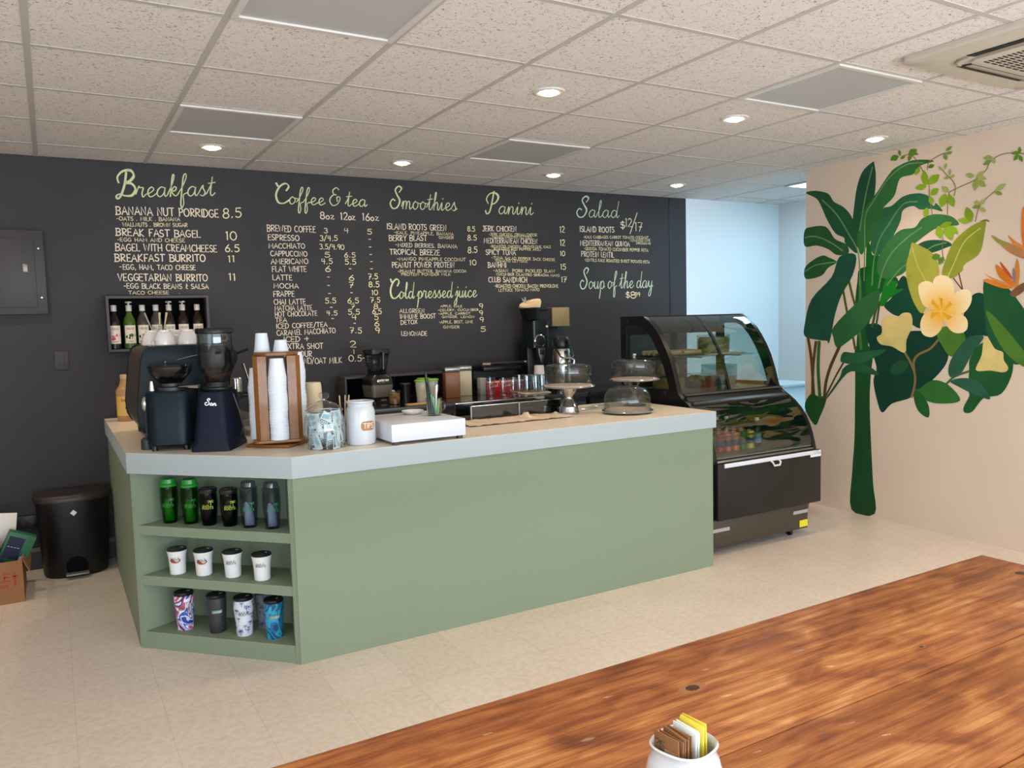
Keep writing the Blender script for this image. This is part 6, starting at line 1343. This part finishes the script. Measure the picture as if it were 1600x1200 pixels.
# ------------------------------------------------------------------ refrigerated display case
CX0, CX1 = 3.465, 4.40
M_cblack = mat('black_powder_coat', '0f1012', .35, spec=.5); M_front = mat('charcoal_front_panel', '2d2b28', .38, noise=('242220', 4, .35), stretch=(1, 1, .35), spec=.2)
M_kick = mat('brown_grey_kick_plate', '40382f', .45); M_cglass = glass('tinted_case_glass', 'e2e7e4', 1.5, 1.8); M_cglass2 = glass('clear_case_glass', 'eef5f4', 1.4, .9)
M_inner = mat('case_liner_grey', '6f716f', .4, .3)
case = thing('display_case', 'black curved glass refrigerated display case at the right end of the green counter', 'display case', ((CX0+CX1)/2, .43, 0))
up_out = [(.88, .93), (.88, 1.490), (.64, 1.490), (.575, 1.455), (.500, 1.395), (.455, 1.340), (.405, 1.265), (.370, 1.200), (.335, 1.110), (.310, 1.030), (.295, .985), (.260, .955)]
up_in = [(.82, 1.000), (.82, 1.425), (.67, 1.425), (.615, 1.400), (.555, 1.345), (.510, 1.285), (.465, 1.215), (.432, 1.150), (.402, 1.075), (.384, 1.020), (.382, 1.015), (.380, 1.010)]
low = [(.88, .22), (.88, .93), (.260, .955), (.215, .930), (.155, .890), (.105, .845), (.065, .795), (.035, .740), (.012, .680), (-.005, .620), (-.015, .577), (-.015, .22)]
for xa, xb in ((CX0, CX0+.035), (CX1-.03, CX1)):
    mb = MB(); n = len(up_out)
    for x in (xa, xb):
        pass
    A = [[mb.bm.verts.new((x, y, z)) for y, z in up_out] for x in (xa, xb)]; Bq = [[mb.bm.verts.new((x, y, z)) for y, z in up_in] for x in (xa, xb)]
    for i in range(n):
        j = (i+1) % n
        mb.bm.faces.new([A[0][i], A[0][j], Bq[0][j], Bq[0][i]]); mb.bm.faces.new([A[1][j], A[1][i], Bq[1][i], Bq[1][j]])
        mb.bm.faces.new([A[0][j], A[0][i], A[1][i], A[1][j]]); mb.bm.faces.new([Bq[0][i], Bq[0][j], Bq[1][j], Bq[1][i]])
    bmesh.ops.recalc_face_normals(mb.bm, faces=mb.bm.faces[:]); fr = mb.build('side_frame', M_cblack, case, world=True, sharp=50)
    mb = MB(); mb.prism(up_in, xa+.014, xa+.020, 'x'); mb.build('side_glass', M_cglass2, fr, world=False) if False else mb.build('side_glass', M_cglass2, case, world=True, smooth=False)
    mb = MB(); mb.prism(low, xa, xb, 'x'); mb.build('side_panel', M_cblack, case, world=True, sharp=50)
for (y, z) in ((.80, 1.46), (.85, 1.38), (.42, .985)):
    mb = MB(); mb.lathe([(0, 0), (.012, 0), (.012, .004), (0, .004)], (CX0-.004, y, z), 12, tilt=('Y', PI/2)); mb.build('screw_cover', M_dgrey, case, world=True)
def sheet(prof, x0, x1, th=.005):
    mb = MB(); P = prof + [(y+th, z-th*.4) for y, z in reversed(prof)]; mb.prism(P, x0, x1, 'x'); return mb
curve = spline(up_out[2:11], 3)
mid = 3.925
for xa, xb in ((CX0+.037, mid-.010), (mid+.010, CX1-.032)):
    mb = sheet(curve, xa, xb); mb.build('curved_glass', M_cglass, case, world=True, sharp=60)
mb = MB(); mb.prism(curve+[(y+.014, z-.006) for y, z in reversed(curve)], mid-.010, mid+.010, 'x'); mb.build('glass_divider', M_cblack, case, world=True, sharp=50)
mb = MB(); mb.box((CX0+.036, .63, 1.474), (CX1-.031, .88, 1.490)); mb.build('top_panel', M_cblack, case, world=True, smooth=False)
mb = MB(); mb.box((CX0+.036, .865, 1.0), (CX1-.031, .872, 1.474)); mb.build('rear_glass', M_cglass2, case, world=True, smooth=False)
mb = MB(); mb.box((CX0+.036, .84, 1.36), (CX1-.031, .864, 1.474)); mb.box((CX0+.036, .84, .98), (CX1-.031, .864, 1.03)); mb.box((mid-.02, .84, 1.03), (mid+.02, .864, 1.36)); mb.build('rear_door_frame', M_cblack, case, world=True, smooth=False)
mb = MB(); mb.box((CX0+.036, .31, .965), (CX1-.031, .84, .985)); mb.build('upper_deck', M_inner, case, world=True, smooth=False)
mb = MB(); mb.prism([(.32, .985), (.285, .985), (.235, .940), (.200, .925), (.200, .885), (.24, .885), (.33, .965)], CX0+.036, CX1-.031, 'x'); s = mb.build('front_sill', M_cblack, case, world=True, smooth=False)
for y, z in ((.268, .975), (.205, .928)):
    mb = MB(); mb.tube([(CX0+.04, y-.004, z), (CX1-.034, y-.004, z)], .006, 8); mb.build('sill_trim', M_steel, s, world=True) if False else mb.build('sill_trim', mat('dull_sill_metal', '6a665f', .35, .8), case, world=True)
mb = MB(); mb.box((CX0+.036, .50, 1.200), (CX1-.031, .84, 1.208)); mb.build('glass_shelf', M_cglass2, case, world=True, smooth=False)
for x in (CX0+.10, mid, CX1-.10):
    mb = MB(); mb.box((x-.008, .56, 1.188), (x+.008, .84, 1.199)); mb.build('shelf_bracket', M_steel, case, world=True, smooth=False)
lowcurve = spline([(.215, .925), (.155, .888), (.105, .843), (.065, .793), (.035, .738), (.012, .678), (-.004, .618), (-.010, .605)], 3)
mb = sheet(lowcurve, CX0+.037, CX1-.032); mb.build('lower_curved_glass', M_cglass, case, world=True, sharp=60)
mb = MB(); mb.box((CX0+.036, .0, .595), (CX1-.031, .85, .612)); mb.build('lower_deck', mat('grey_deck_liner', '77776f', .4), case, world=True, smooth=False)
mb = MB(); mb.box((CX0+.036, .84, .612), (CX1-.031, .86, .965)); mb.build('rear_liner', mat('olive_liner', '7d7b66', .25, .4), case, world=True, smooth=False)
mb = MB(); mb.box((CX0+.036, .055, .66), (CX1-.031, .060, .715)); mb.build('front_guard', M_cglass2, case, world=True, smooth=False)
mb = MB(); mb.tube([(CX0+.04, .058, .717), (CX1-.034, .058, .717)], .005, 8); mb.build('guard_rail', mat('brass_wire', '9a7d4a', .35, .8), case, world=True)
mb = MB(); mb.box((CX0+.010, -.045, .222), (CX1+.012, -.016, .574), bev=.004); mb.build('front_panel', M_front, case, world=True)
mb = MB(); mb.box((CX0+.02, -.032, .577), (CX1-.05, -.010, .592), bev=.003); mb.build('grey_trim', M_steel, case, world=True)
mb = MB(); mb.box((CX0+.060, -.052, .548), (CX1-.06, -.044, .574), bev=.002); mb.build('white_trim', mat('white_trim_strip', 'd3dae2', .4), case, world=True)
mb = MB(); hx = 3.965; mb.tube([(hx-.035, -.050, .548), (hx-.035, -.066, .540), (hx-.025, -.068, .520), (hx+.025, -.068, .520), (hx+.035, -.066, .540), (hx+.035, -.050, .548)], .0065, 8); mb.build('pull_handle', M_whitemetal, case, world=True)
mb = MB(); mb.box((CX1-.10, -.0475, .528), (CX1+.008, -.0450, .574)); mb.box((CX1-.10, -.0480, .528), (CX1+.008, -.0470, .574), M_pk) 
mb = MB(); mb.box((CX1-.095, -.0480, .530), (CX1+.006, -.0452, .572), M_pk); write(mb, 'Avantco', lambda u, v: (u, -.0484, v), CX1-.085, .545, CX1-.004, .547, .024, .004, mat('blue_print', '2f5f86', .5)); mb.build('maker_label', None, case, world=True, smooth=False)
mb = MB(); mb.box((CX0-.02, -.010, .048), (CX1-.075, .03, .221), bev=.003); k = mb.build('kick_plate', M_kick, case, world=True)
M_sticker = mat('grey_sticker', 'a9a39c', .5)
for x, z in ((CX0+.07, .155), (CX1-.145, .165)):
    mb = MB(); mb.box((x-.07, -.0115, z-.012), (x+.07, -.0102, z+.010)); mb.build('sticker_strip', M_sticker, case, world=True, smooth=False)
mb = MB(); mb.box((CX1-.155, -.0117, .060), (CX1-.078, -.0102, .106)); mb.build('yellow_label', mat('yellow_sticker', 'e3dc1e', .5), case, world=True, smooth=False)
mb = MB(); mb.box((CX1-.074, .0, .085), (CX1-.066, .012, .20)); mb.build('white_edge_guard', M_whitemetal, case, world=True, smooth=False)
mb = MB(); mb.box((CX0+.036, .05, .20), (CX1-.031, .86, .595)); mb.box((CX0-.01, .031, .066), (CX1-.085, .86, .20)); mb.build('machine_bay', M_cblack, case, world=True, smooth=False)
for x in (CX0+.02, CX1-.19):
    for y in (.045, .80):
        mb = MB(); mb.lathe([(0, -.011), (.022, -.011), (.024, -.007), (.024, .007), (.022, .011), (0, .011)], (x, y, .0245), 20, tilt=('Y', PI/2)); w = mb.build('caster_wheel', M_blackp, case, world=True)
        mb = MB(); mb.box((x-.018, y-.014, .030), (x-.013, y+.014, .062)); mb.box((x+.013, y-.014, .030), (x+.018, y+.014, .062)); mb.box((x-.022, y-.02, .056), (x+.022, y+.02, .066)); mb.build('caster_fork', M_steel, case, world=True, smooth=False)
# ---- food inside
M_bread = mat('pale_bread', 'd8c7a0', .8, noise=('b99a66', 25, .2), bump=.5, bscale=50); M_crumb = mat('green_crumb_topping', '8e8a4c', .9, noise=('5a5a2a', 70, .15), bump=1, bscale=90); M_sponge = mat('golden_sponge', '9a7440', .9, noise=('7c5a30', 40, .2), bump=.6, bscale=60)
M_tub = glass('clear_tub_plastic', 'e9efec', 1.4, .9)
t = thing('tray', 'dark tray of wrapped sandwiches on the upper shelf of the display case', 'tray', (3.74, .675, 1.2085))
mb = MB(); mb.box((-.20, -.13, 0), (.20, .13, .010), bev=.003); mb.build('tray', M_blackp, t)
rr = random.Random(8)
sw = None
for i in range(7):
    if sw is None:
        mb = MB(); mb.loft([[(x, y, z) for y, z in [(.022*math.cos(q), .016+.016*math.sin(q)) for q in [2*PI*k/12 for k in range(12)]]] for x in (-.085, -.075, 0, .075, .085)]); sw = mb.build('wrapped_sandwich', M_bread); o = sw
    else: o = sw.copy(); COL.objects.link(o)
    r, c = divmod(i, 4); o.location = (3.645+.19*(i % 2) + (.0 if r == 0 else .0), .575+.058*(i//2), 1.219); o.rotation_euler = (0, 0, rr.uniform(-.08, .08))
    tag(o, 'long pale wrapped sandwich lying with others on the dark tray in the display case', 'sandwich', 'wrapped sandwiches on the tray')
t = thing('cake_box', 'clear tub with a tall frosted cake on the upper right shelf of the display case', 'cake box', (4.14, .67, 1.2085))
mb = MB(); mb.box((-.17, -.13, 0), (.19, .13, .008), bev=.002); mb.build('tray', mat('pale_tray', 'c9c4b2', .5), t)
mb = MB(); mb.lathe([(0, .009), (.105, .009), (.108, .02), (.108, .105), (.100, .118), (0, .122)], seg=32); mb.build('cake', mat('speckled_cake', 'b9a878', .8, noise=('7d7a46', 30, .18), bump=.8, bscale=45), t)
mb = MB(); mb.lathe([(.113, .009), (.117, .13), (.116, .135), (0, .137)], seg=32); mb.build('tub', M_tub, t)
t = thing('cake_tub', 'round clear tub of green topped crumb cake low at the left in the display case', 'cake tub', (3.655, .60, .9855))
mb = MB(); mb.lathe([(0, .004), (.108, .004), (.108, .055), (0, .055)], seg=32); mb.build('sponge', M_sponge, t)
mb = MB(); mb.lathe([(0, .056), (.108, .056), (.106, .076), (0, .082)], seg=32); mb.build('crumb_topping', M_crumb, t)
mb = MB(); mb.lathe([(0, 0), (.112, 0), (.118, .10), (.117, .105), (0, .107)], seg=32); mb.build('tub', M_tub, t)
t = thing('salad_box', 'black based salad box with greens in the middle of the display case', 'food box', (3.90, .60, .9855))
mb = MB(); mb.box((-.09, -.07, 0), (.09, .07, .045), bev=.006); mb.build('base', M_blackp, t)
mb = MB(); mb.ball((0, 0, .055), .06, s=(1.2, .9, .5)); mb.build('greens', mat('salad_green', '3f6b35', .7, noise=('27461f', 30, .2), bump=1, bscale=50), t)
mb = MB(); mb.box((-.092, -.072, .046), (.092, .072, .095), bev=.01); mb.build('lid', M_tub, t)
t = thing('clear_box', 'tall clear plastic box at the right in the display case', 'box', (4.185, .66, .9855))
mb = MB(); mb.box((-.10, -.08, 0), (.10, .08, .145), bev=.004); mb.build('box_body', glass('pale_blue_plastic', 'c2dde0', 1.4, 1.0), t)
mb = MB(); mb.box((-.09, -.07, .003), (.09, .07, .06), bev=.004); mb.build('contents', mat('grey_teal_food', '6f8c90', .6), t)
t = thing('food_box', 'dark food box beside the tall clear box in the display case', 'food box', (4.03, .58, .9855))
mb = MB(); mb.box((-.04, -.05, 0), (.04, .05, .06), bev=.006); mb.build('box_body', mat('slate_plastic', '33424a', .4), t)
mb = MB(); mb.box((-.042, -.052, .06), (.042, .052, .068), bev=.003); mb.build('lid', M_tub, t)
t = thing('bread_bag', 'tan paper bag behind the crumb cake tub in the display case', 'paper bag', (3.80, .77, .9855))
mb = MB(); mb.loft([[(x, y, 0) for x, y in rrect(.16, .07, .01)], [(x, y, .12) for x, y in rrect(.165, .07, .02)], [(x, y, .165) for x, y in rrect(.15, .02, .008)]]); mb.build('bag', mat('tan_paper', '9c7f5c', .8, bump=.4, bscale=30), t)
# ---- drinks on the lower deck
def can(col, band):
    t = thing('drink_can', '', 'can', (0, 0, 0), group='drink cans in the lower display case')
    mb = MB(); mb.lathe([(0, .0), (.024, 0), (.030, .006), (.030, .108), (.026, .118)], seg=20); mb.build('can_body', mat(col+'_can', col, .35, .2), t)
    mb = MB(); mb.lathe([(.026, .118), (.0265, .121), (.0245, .121), (.023, .117), (0, .117)], seg=20); mb.build('can_top', M_chrome, t)
    mb = MB(); mb.lathe([(.0304, .035), (.0304, .075)], seg=20); mb.build('label_band', mat(band+'_band', band, .4), t)
    return t
CK = {'green': ('3c7a34', '1f3557'), 'red': ('c2402f', '243a6a'), 'pink': ('d9705a', '243a6a'), 'orange': ('dd7a22', '243a6a'), 'yellow': ('d9c02c', '3a4a6a')}
pcan = {}
rows = ['green', 'red', 'pink', 'orange', 'green', 'yellow']
for ri, y in enumerate((.115, .18, .245)):
    for ci, kcol in enumerate(rows):
        loc = (3.575+.068*ci, y, .6125)
        lab = '%s drink can, %s in the %s row inside the lower display case' % (kcol, ('leftmost', 'second from left', 'third from left', 'fourth from left', 'fifth from left', 'rightmost')[ci], ('front', 'middle', 'rear')[ri])
        if kcol in pcan: dup(pcan[kcol], loc, lab)
        else: pcan[kcol] = can(*CK[kcol]); pcan[kcol].location = loc; pcan[kcol]['label'] = lab
def water():
    t = thing('water_bottle', '', 'bottle', (0, 0, 0), group='water bottles in the lower display case')
    mb = MB(); mb.lathe([(0, 0), (.029, 0), (.031, .004), (.031, .11), (.026, .135), (.013, .16), (.012, .178), (0, .178)], seg=20); mb.build('bottle_body', glass('water_bottle_plastic', 'b8d2dc', 1.4, 1.0), t)
    mb = MB(); mb.cyl((0, 0, .176), .0145, .018, seg=16, bev=.002); mb.build('cap', M_whitemetal, t)
    mb = MB(); mb.lathe([(.0314, .03), (.0314, .095)], seg=20); mb.build('label', mat('sky_blue_label', '7aa4c8', .4), t)
    return t
w0 = water()
for i, (x, y, lab) in enumerate([(3.995, .13, 'water bottle with a blue label, right of the drink cans in the display case'), (3.615, .315, 'water bottle leftmost behind the rows of cans'), (3.715, .315, 'water bottle second from left behind the rows of cans'), (3.815, .315, 'water bottle third from left behind the rows of cans'), (3.905, .315, 'water bottle rightmost behind the rows of cans')]):
    if i == 0: w0.location = (x, y, .6125); w0['label'] = lab
    else: dup(w0, (x, y, .6125), lab)

# ------------------------------------------------------------------ beside and behind the case
t = thing('plant_pot', 'terracotta pot on the floor behind the display case by the mural wall', 'pot', (4.83, .50, 0))
mb = MB(); mb.lathe([(0, 0), (.075, 0), (.098, .12), (.108, .122), (.108, .150), (.098, .150), (.092, .12), (.07, .01), (0, .01)], seg=32); mb.build('pot', mat('terracotta', '9a4f34', .7), t)
t = thing('storage_bin', 'tall milky plastic storage bin standing behind the display case', 'storage bin', (5.50, 1.22, 0))
mb = MB(); mb.loft([[(x, y, .0) for x, y in rrect(.36, .30, .03)], [(x, y, .86) for x, y in rrect(.40, .34, .03)]], caps=False); mb.build('bin_body', mat('milky_plastic', 'cddde6', .4), t, solid=.003)
mb = MB(); mb.prism([(x, y) for x, y in rrect(.43, .37, .03)], .86, .885, bev=.006); mb.build('lid', mat('milky_lid_plastic', 'bccfd9', .4), t)
mb = MB(); mb.box((.17, -.20, .83), (.215, -.18, .87), bev=.004); mb.build('clip', M_dgrey, t)

# ------------------------------------------------------------------ bin and cardboard box by the wall
M_binb = mat('black_bin_plastic', '0d0e10', .4, spec=.4); M_binlid = mat('brown_black_lid', '2f2826', .42)
def dshape(w, d, z, sx=1.0, n=28): return [(.5*w*sx*math.copysign(abs(math.cos(a))**.75, math.cos(a)), (-.62 if math.sin(a) < 0 else .38)*d*abs(math.sin(a))**.8, z) for a in [2*PI*k/n for k in range(n)]]
t = thing('pedal_bin', 'black half round pedal bin with a brown lid against the wall', 'trash bin', (.062, 2.025, 0))
mb = MB(); mb.loft([dshape(.345, .25, 0), dshape(.36, .26, .015), dshape(.405, .29, .465)]); mb.build('bin_body', M_binb, t, sharp=50)
mb = MB(); mb.loft([dshape(.425, .30, .465), dshape(.43, .305, .485), dshape(.415, .29, .503), dshape(.38, .26, .508)]); mb.build('lid', M_binlid, t, sharp=50)
mb = MB(); mb.lathe([(0, 0), (.058, 0), (.058, .01), (0, .01)], (.0, -.158, .07), 24, tilt=('X', PI/2)); mb.build('pedal_recess', M_shelfin, t)
mb = MB(); mb.box((-.062, -.215, .022), (.062, -.155, .034), bev=.004); mb.build('pedal', mat('grey_pedal', '7d7a76', .4, .3), t)
mb = MB(); q = .0125; y = -.186
mb.box((-q, y-.004, .400-q), (q, y+.01, .400+q), M_pk); mb.rot(PI/4, 'Y', (0, y, .400)); 
mb.build('white_mark', None, t, smooth=False)
M_cardb = mat('brown_cardboard', '9a6a42', .8, noise=('8c5e39', 8, .3), bump=.1, bscale=60)
bx0, bx1, by0, by1, bh = -.70, -.205, 1.535, 1.93, .235
t = thing('cardboard_box', 'open brown cardboard box printed FRAGILE on the floor at far left', 'cardboard box', ((bx0+bx1)/2, (by0+by1)/2, 0))
for nm, a, b in (('front_side', (bx0, by0, .004), (bx1, by0+.005, bh)), ('back_side', (bx0, by1-.005, .004), (bx1, by1, bh)), ('left_side', (bx0, by0+.005, .004), (bx0+.005, by1-.005, bh)), ('right_side', (bx1-.005, by0+.005, .004), (bx1, by1-.005, bh)), ('bottom', (bx0, by0, 0), (bx1, by1, .004))):
    mb = MB(); mb.box(a, b); mb.build(nm, M_cardb, t, world=True, smooth=False)
mb = MB(); mb.prism([(bx1, .235), (bx1+.03, .16), (bx1+.034, .162), (bx1+.004, .237)], by0+.01, by1-.01, 'y'); mb.build('side_flap', M_cardb, t, world=True, smooth=False)
M_redink = mat('red_ink', 'a8322a', .7); fb = lambda u, v: (u, by0-.0008, v)
mb = MB(); write(mb, 'FRAGILE', fb, -.50, .125, -.268, .128, .042, .008, M_redink); write(mb, 'HANDLE WITH CARE', fb, -.52, .085, -.272, .088, .022, .004, M_redink); write(mb, 'THIS SIDE UP', fb, -.56, .055, -.33, .056, .016, .003, M_redink)
ribbon(mb, [(-.245, .10), (-.245, .150)], .011, fb, M_redink); mb.poly([fb(-.262, .148), fb(-.228, .148), fb(-.245, .172)], M_redink)
mb.build('printed_warning', None, t, world=True, smooth=False)
def loose(name, lab, cat, size, loc, rot, parts):
    t = thing(name, lab, cat, loc); t.rotation_euler = rot
    w, d, h = size; mb = MB(); mb.box((-w/2, -d/2, -h/2), (w/2, d/2, h/2), bev=.002); mb.build('carton', parts[0], t)
    if len(parts) > 1:
        mb = MB(); mb.box((-w*.42, -d/2-.0012, -h*.3), (w*.15, -d/2-.0004, h*.38), parts[1]); mb.box((w*.2, -d/2-.0012, -h*.42), (w*.44, -d/2-.0004, -h*.16), M_pk)
        write(mb, '----', lambda u, v: (u, -d/2-.002, v), -w*.36, h*.02, w*.06, h*.02, h*.09, h*.014, M_pk)
        mb.build('print', None, t, smooth=False)
    return t
loose('carton', 'green and navy carton sticking up out of the cardboard box', 'carton', (.14, .05, .19), (-.235, 1.70, .265), (.15, .42, .1), (mat('green_carton', '2c6b48', .5), mat('navy_carton_print', '20263f', .5)))
loose('carton', 'dark blue carton left of the green one in the cardboard box', 'carton', (.05, .12, .24), (-.335, 1.72, .215), (.1, -.12, .1), (mat('dark_blue_carton', '2a2f4d', .5),))
loose('white_card', 'bright white card standing in the cardboard box', 'card', (.15, .012, .30), (-.315, 1.80, .31), (.05, .12, .1), (mat('bright_white_card', 'ece6de', .6),))
loose('carton', 'pale cream carton at the left edge in the cardboard box', 'carton', (.09, .10, .20), (-.43, 1.64, .20), (.0, -.05, .1), (mat('cream_carton', 'c9c2b4', .6),))

# ------------------------------------------------------------------ wooden table in the foreground
def table_material():
    m = mat('stained_pine', '9a5a2c', .48, spec=.35, coat=.05); nt = m.node_tree; b = nt.nodes['Principled BSDF']; L = nt.links
    tc = nt.nodes.new('ShaderNodeTexCoord')
    def mp(s, loc=(0, 0, 0)):
        q = nt.nodes.new('ShaderNodeMapping'); q.inputs['Scale'].default_value = s; q.inputs['Location'].default_value = loc; L.new(tc.outputs['Object'], q.inputs[0]); return q
    def noise(v, sc, det, dist=0):
        n = nt.nodes.new('ShaderNodeTexNoise'); n.inputs['Scale'].default_value = sc; n.inputs['Detail'].default_value = det; n.inputs['Distortion'].default_value = dist; L.new(v.outputs[0], n.inputs['Vector']); return n
    def ramp(src, stops):
        r = nt.nodes.new('ShaderNodeValToRGB'); e = r.color_ramp.elements
        while len(e) < len(stops): e.new(.5)
        for i, (p, c) in enumerate(stops): e[i].position = p; e[i].color = srgb(c)
        L.new(src, r.inputs[0]); return r
    blot = ramp(noise(mp((2.6, 7.0, 1)), 2.2, 5, .8).outputs[0], [(.26, '774724'), (.42, '996034'), (.56, 'b27a47'), (.74, 'cda06a')])
    fine = ramp(noise(mp((3, 130, 1)), 2.0, 5, .3).outputs[0], [(.30, 'bca08c'), (.55, 'f0e4d8'), (.75, 'ffffff')])
    w = nt.nodes.new('ShaderNodeTexWave'); w.wave_type = 'BANDS'; w.bands_direction = 'Y'; w.inputs['Scale'].default_value = 11; w.inputs['Distortion'].default_value = 7; w.inputs['Detail'].default_value = 3; w.inputs['Detail Scale'].default_value = .6
    L.new(mp((.16, 1.0, 1)).outputs[0], w.inputs['Vector'])
    wr = ramp(w.outputs[0], [(.0, 'c0a088'), (.5, 'f4eae0'), (1, 'ffffff')])
    def mul(a, c, f=1.0):
        x = nt.nodes.new('ShaderNodeMix'); x.data_type = 'RGBA'; x.blend_type = 'MULTIPLY'; x.inputs[0].default_value = f; L.new(a, x.inputs[6]); L.new(c, x.inputs[7]); return x.outputs[2]
    col = mul(mul(blot.outputs[0], fine.outputs[0], .8), wr.outputs[0], .45)
    L.new(col, b.inputs['Base Color'])
    bp = nt.nodes.new('ShaderNodeBump'); bp.inputs['Strength'].default_value = .25; bp.inputs['Distance'].default_value = .001; L.new(fine.outputs[0], bp.inputs['Height']); L.new(bp.outputs[0], b.inputs['Normal'])
    return m
M_pine = table_material(); M_knot = mat('dark_knot', '4a2a1c', .35, noise=('2c170f', 60, .2)); M_knot2 = mat('knot_halo', '8a5a36', .45, noise=('9a683f', 40, .2))
t = thing('dining_table', 'stained pine plank table in the foreground at lower right', 'table', (1.15, -2.68, 0))
ys = [-3.14, -2.885, -2.622, -2.24]; tx0, tx1 = .02, 2.385
for i in range(3):
    mb = MB(); mb.box((tx0, ys[i]+.0008, .712), (tx1, ys[i+1]-.0008, .75), bev=.003); mb.build('plank', M_pine, t, world=True)
for x, y, a, bq in ((1.069, -2.412, .016, .011), (2.300, -2.395, .017, .013), (1.62, -2.54, .006, .004)):
    mb = MB(); n = 20; mb.poly([(x+a*2.1*math.cos(2*PI*k/n), y+bq*1.7*math.sin(2*PI*k/n), .75015) for k in range(n)], M_knot2); mb.poly([(x+a*math.cos(2*PI*k/n), y+bq*math.sin(2*PI*k/n)*(1+.15*math.sin(3*k)), .7503) for k in range(n)], M_knot); mb.build('knot', None, t, world=True, smooth=False)
mb = MB(); mb.box((tx0+.06, -3.08, .64), (tx1-.06, -3.055, .711)); mb.box((tx0+.06, -2.325, .64), (tx1-.06, -2.30, .711)); mb.box((tx0+.06, -3.055, .64), (tx0+.085, -2.325, .711)); mb.box((tx1-.085, -3.055, .64), (tx1-.06, -2.325, .711)); mb.build('apron', M_pine, t, world=True, smooth=False)
for x in (tx0+.07, tx1-.13):
    for y in (-3.07, -2.375): mb = MB(); mb.box((x, y, 0), (x+.06, y+.06, .64), bev=.004); mb.build('leg', M_pine, t, world=True)
# sugar pot with sachets
PXc, PYc = .814, -2.668
t = thing('sugar_pot', 'round white ceramic pot of sugar sachets on the wooden table', 'pot', (PXc, PYc, .75), rz=-.5)
def sq(r, z, n=40, k=.12): return [(r*(1+k*math.cos(4*a)*.35)*math.cos(a), r*(1+k*math.cos(4*a)*.35)*math.sin(a), z) for a in [2*PI*i/n for i in range(n)]]
prof = [(.034, 0), (.042, .004), (.050, .022), (.0515, .040), (.047, .058), (.0425, .068), (.044, .075), (.0465, .079), (.0445, .0815), (.041, .078), (.0395, .068), (.044, .056), (.048, .040), (.046, .022), (.036, .008)]
mb = MB(); mb.loft([sq(r*1.1, z*1.04) for r, z in prof]); mb.build('pot', M_ceramic, t, sharp=60)
M_brownp = mat('brown_sachet_paper', '8a5f3a', .6, noise=('775031', 20, .3)); M_brownt = mat('tan_sachet_print', 'a98a62', .6); M_whp = mat('pale_blue_white_sachet', 'dce6e6', .55); M_yelp = mat('yellow_sachet_paper', 'e3cf4a', .55); M_dkp = mat('dark_green_sachet_print', '2f3a2e', .6)
def stick_sachet(mm, name, deco):
    mb = MB(); w, h = .0245, .062
    mb.box((-w, -.0011, 0), (w, .0011, h), mm, bev=.0006)
    y = -.0014
    if deco == 'palm':
        mb.poly([(-w*.15, y, .006), (w*.9, y, .006), (w*.9, y, .040), (-w*.15, y, .040)], M_brownt)
        write(mb, '*', lambda u, v: (u, y-.0002, v), -.021, .030, -.003, .030, .020, .0014, M_dkp)
    elif deco == 'dots': mb.poly([(w*.2+.006*math.cos(q), y, .044+.006*math.sin(q)) for q in [2*PI*k/10 for k in range(10)]], M_pkb)
    return mb.build(name, None)
base = {}
SQ = [('b', -.030), ('b', -.0245), ('b', -.0195), ('b', -.015), ('b', -.0108), ('b', -.0065), ('w', -.001), ('w', .0035), ('w', .008), ('y', .0135), ('y', .0175), ('y', .0215)]
cnt = {'b': 0, 'w': 0, 'y': 0}
ordn = ['foremost', 'second', 'third', 'fourth', 'fifth', 'hindmost']
for k, d in SQ:
    nm = {'b': ('brown', M_brownp, 'palm'), 'w': ('white', M_whp, 'dots'), 'y': ('yellow', M_yelp, '')}[k]
    if k in base: o = base[k].copy(); COL.objects.link(o)
    else: o = base[k] = stick_sachet(nm[1], 'sugar_sachet', nm[2])
    ang = -PI/2+.06
    nx, ny = -math.sin(ang), math.cos(ang)      # the sachets are filed one behind the other along this direction
    rise = {'b': .046, 'w': .049, 'y': .052}[k] + random.uniform(-.002, .003)
    o.location = (PXc+nx*d*1.15+random.uniform(-.0015, .0015), PYc+ny*d*1.15, .75+rise-.004); o.rotation_euler = (random.uniform(-.05, .05), random.uniform(-.05, .05), ang+random.uniform(-.06, .06))
    i = cnt[k]; cnt[k] += 1; n = {'b': 6, 'w': 3, 'y': 3}[k]
    word = ordn[i] if n == 6 else ('foremost', 'middle', 'hindmost')[i]
    tag(o, '%s sugar sachet, %s of the %s ones filed in the white pot' % (nm[0], word, nm[0]), 'sachet', nm[0]+' sachets in the pot')
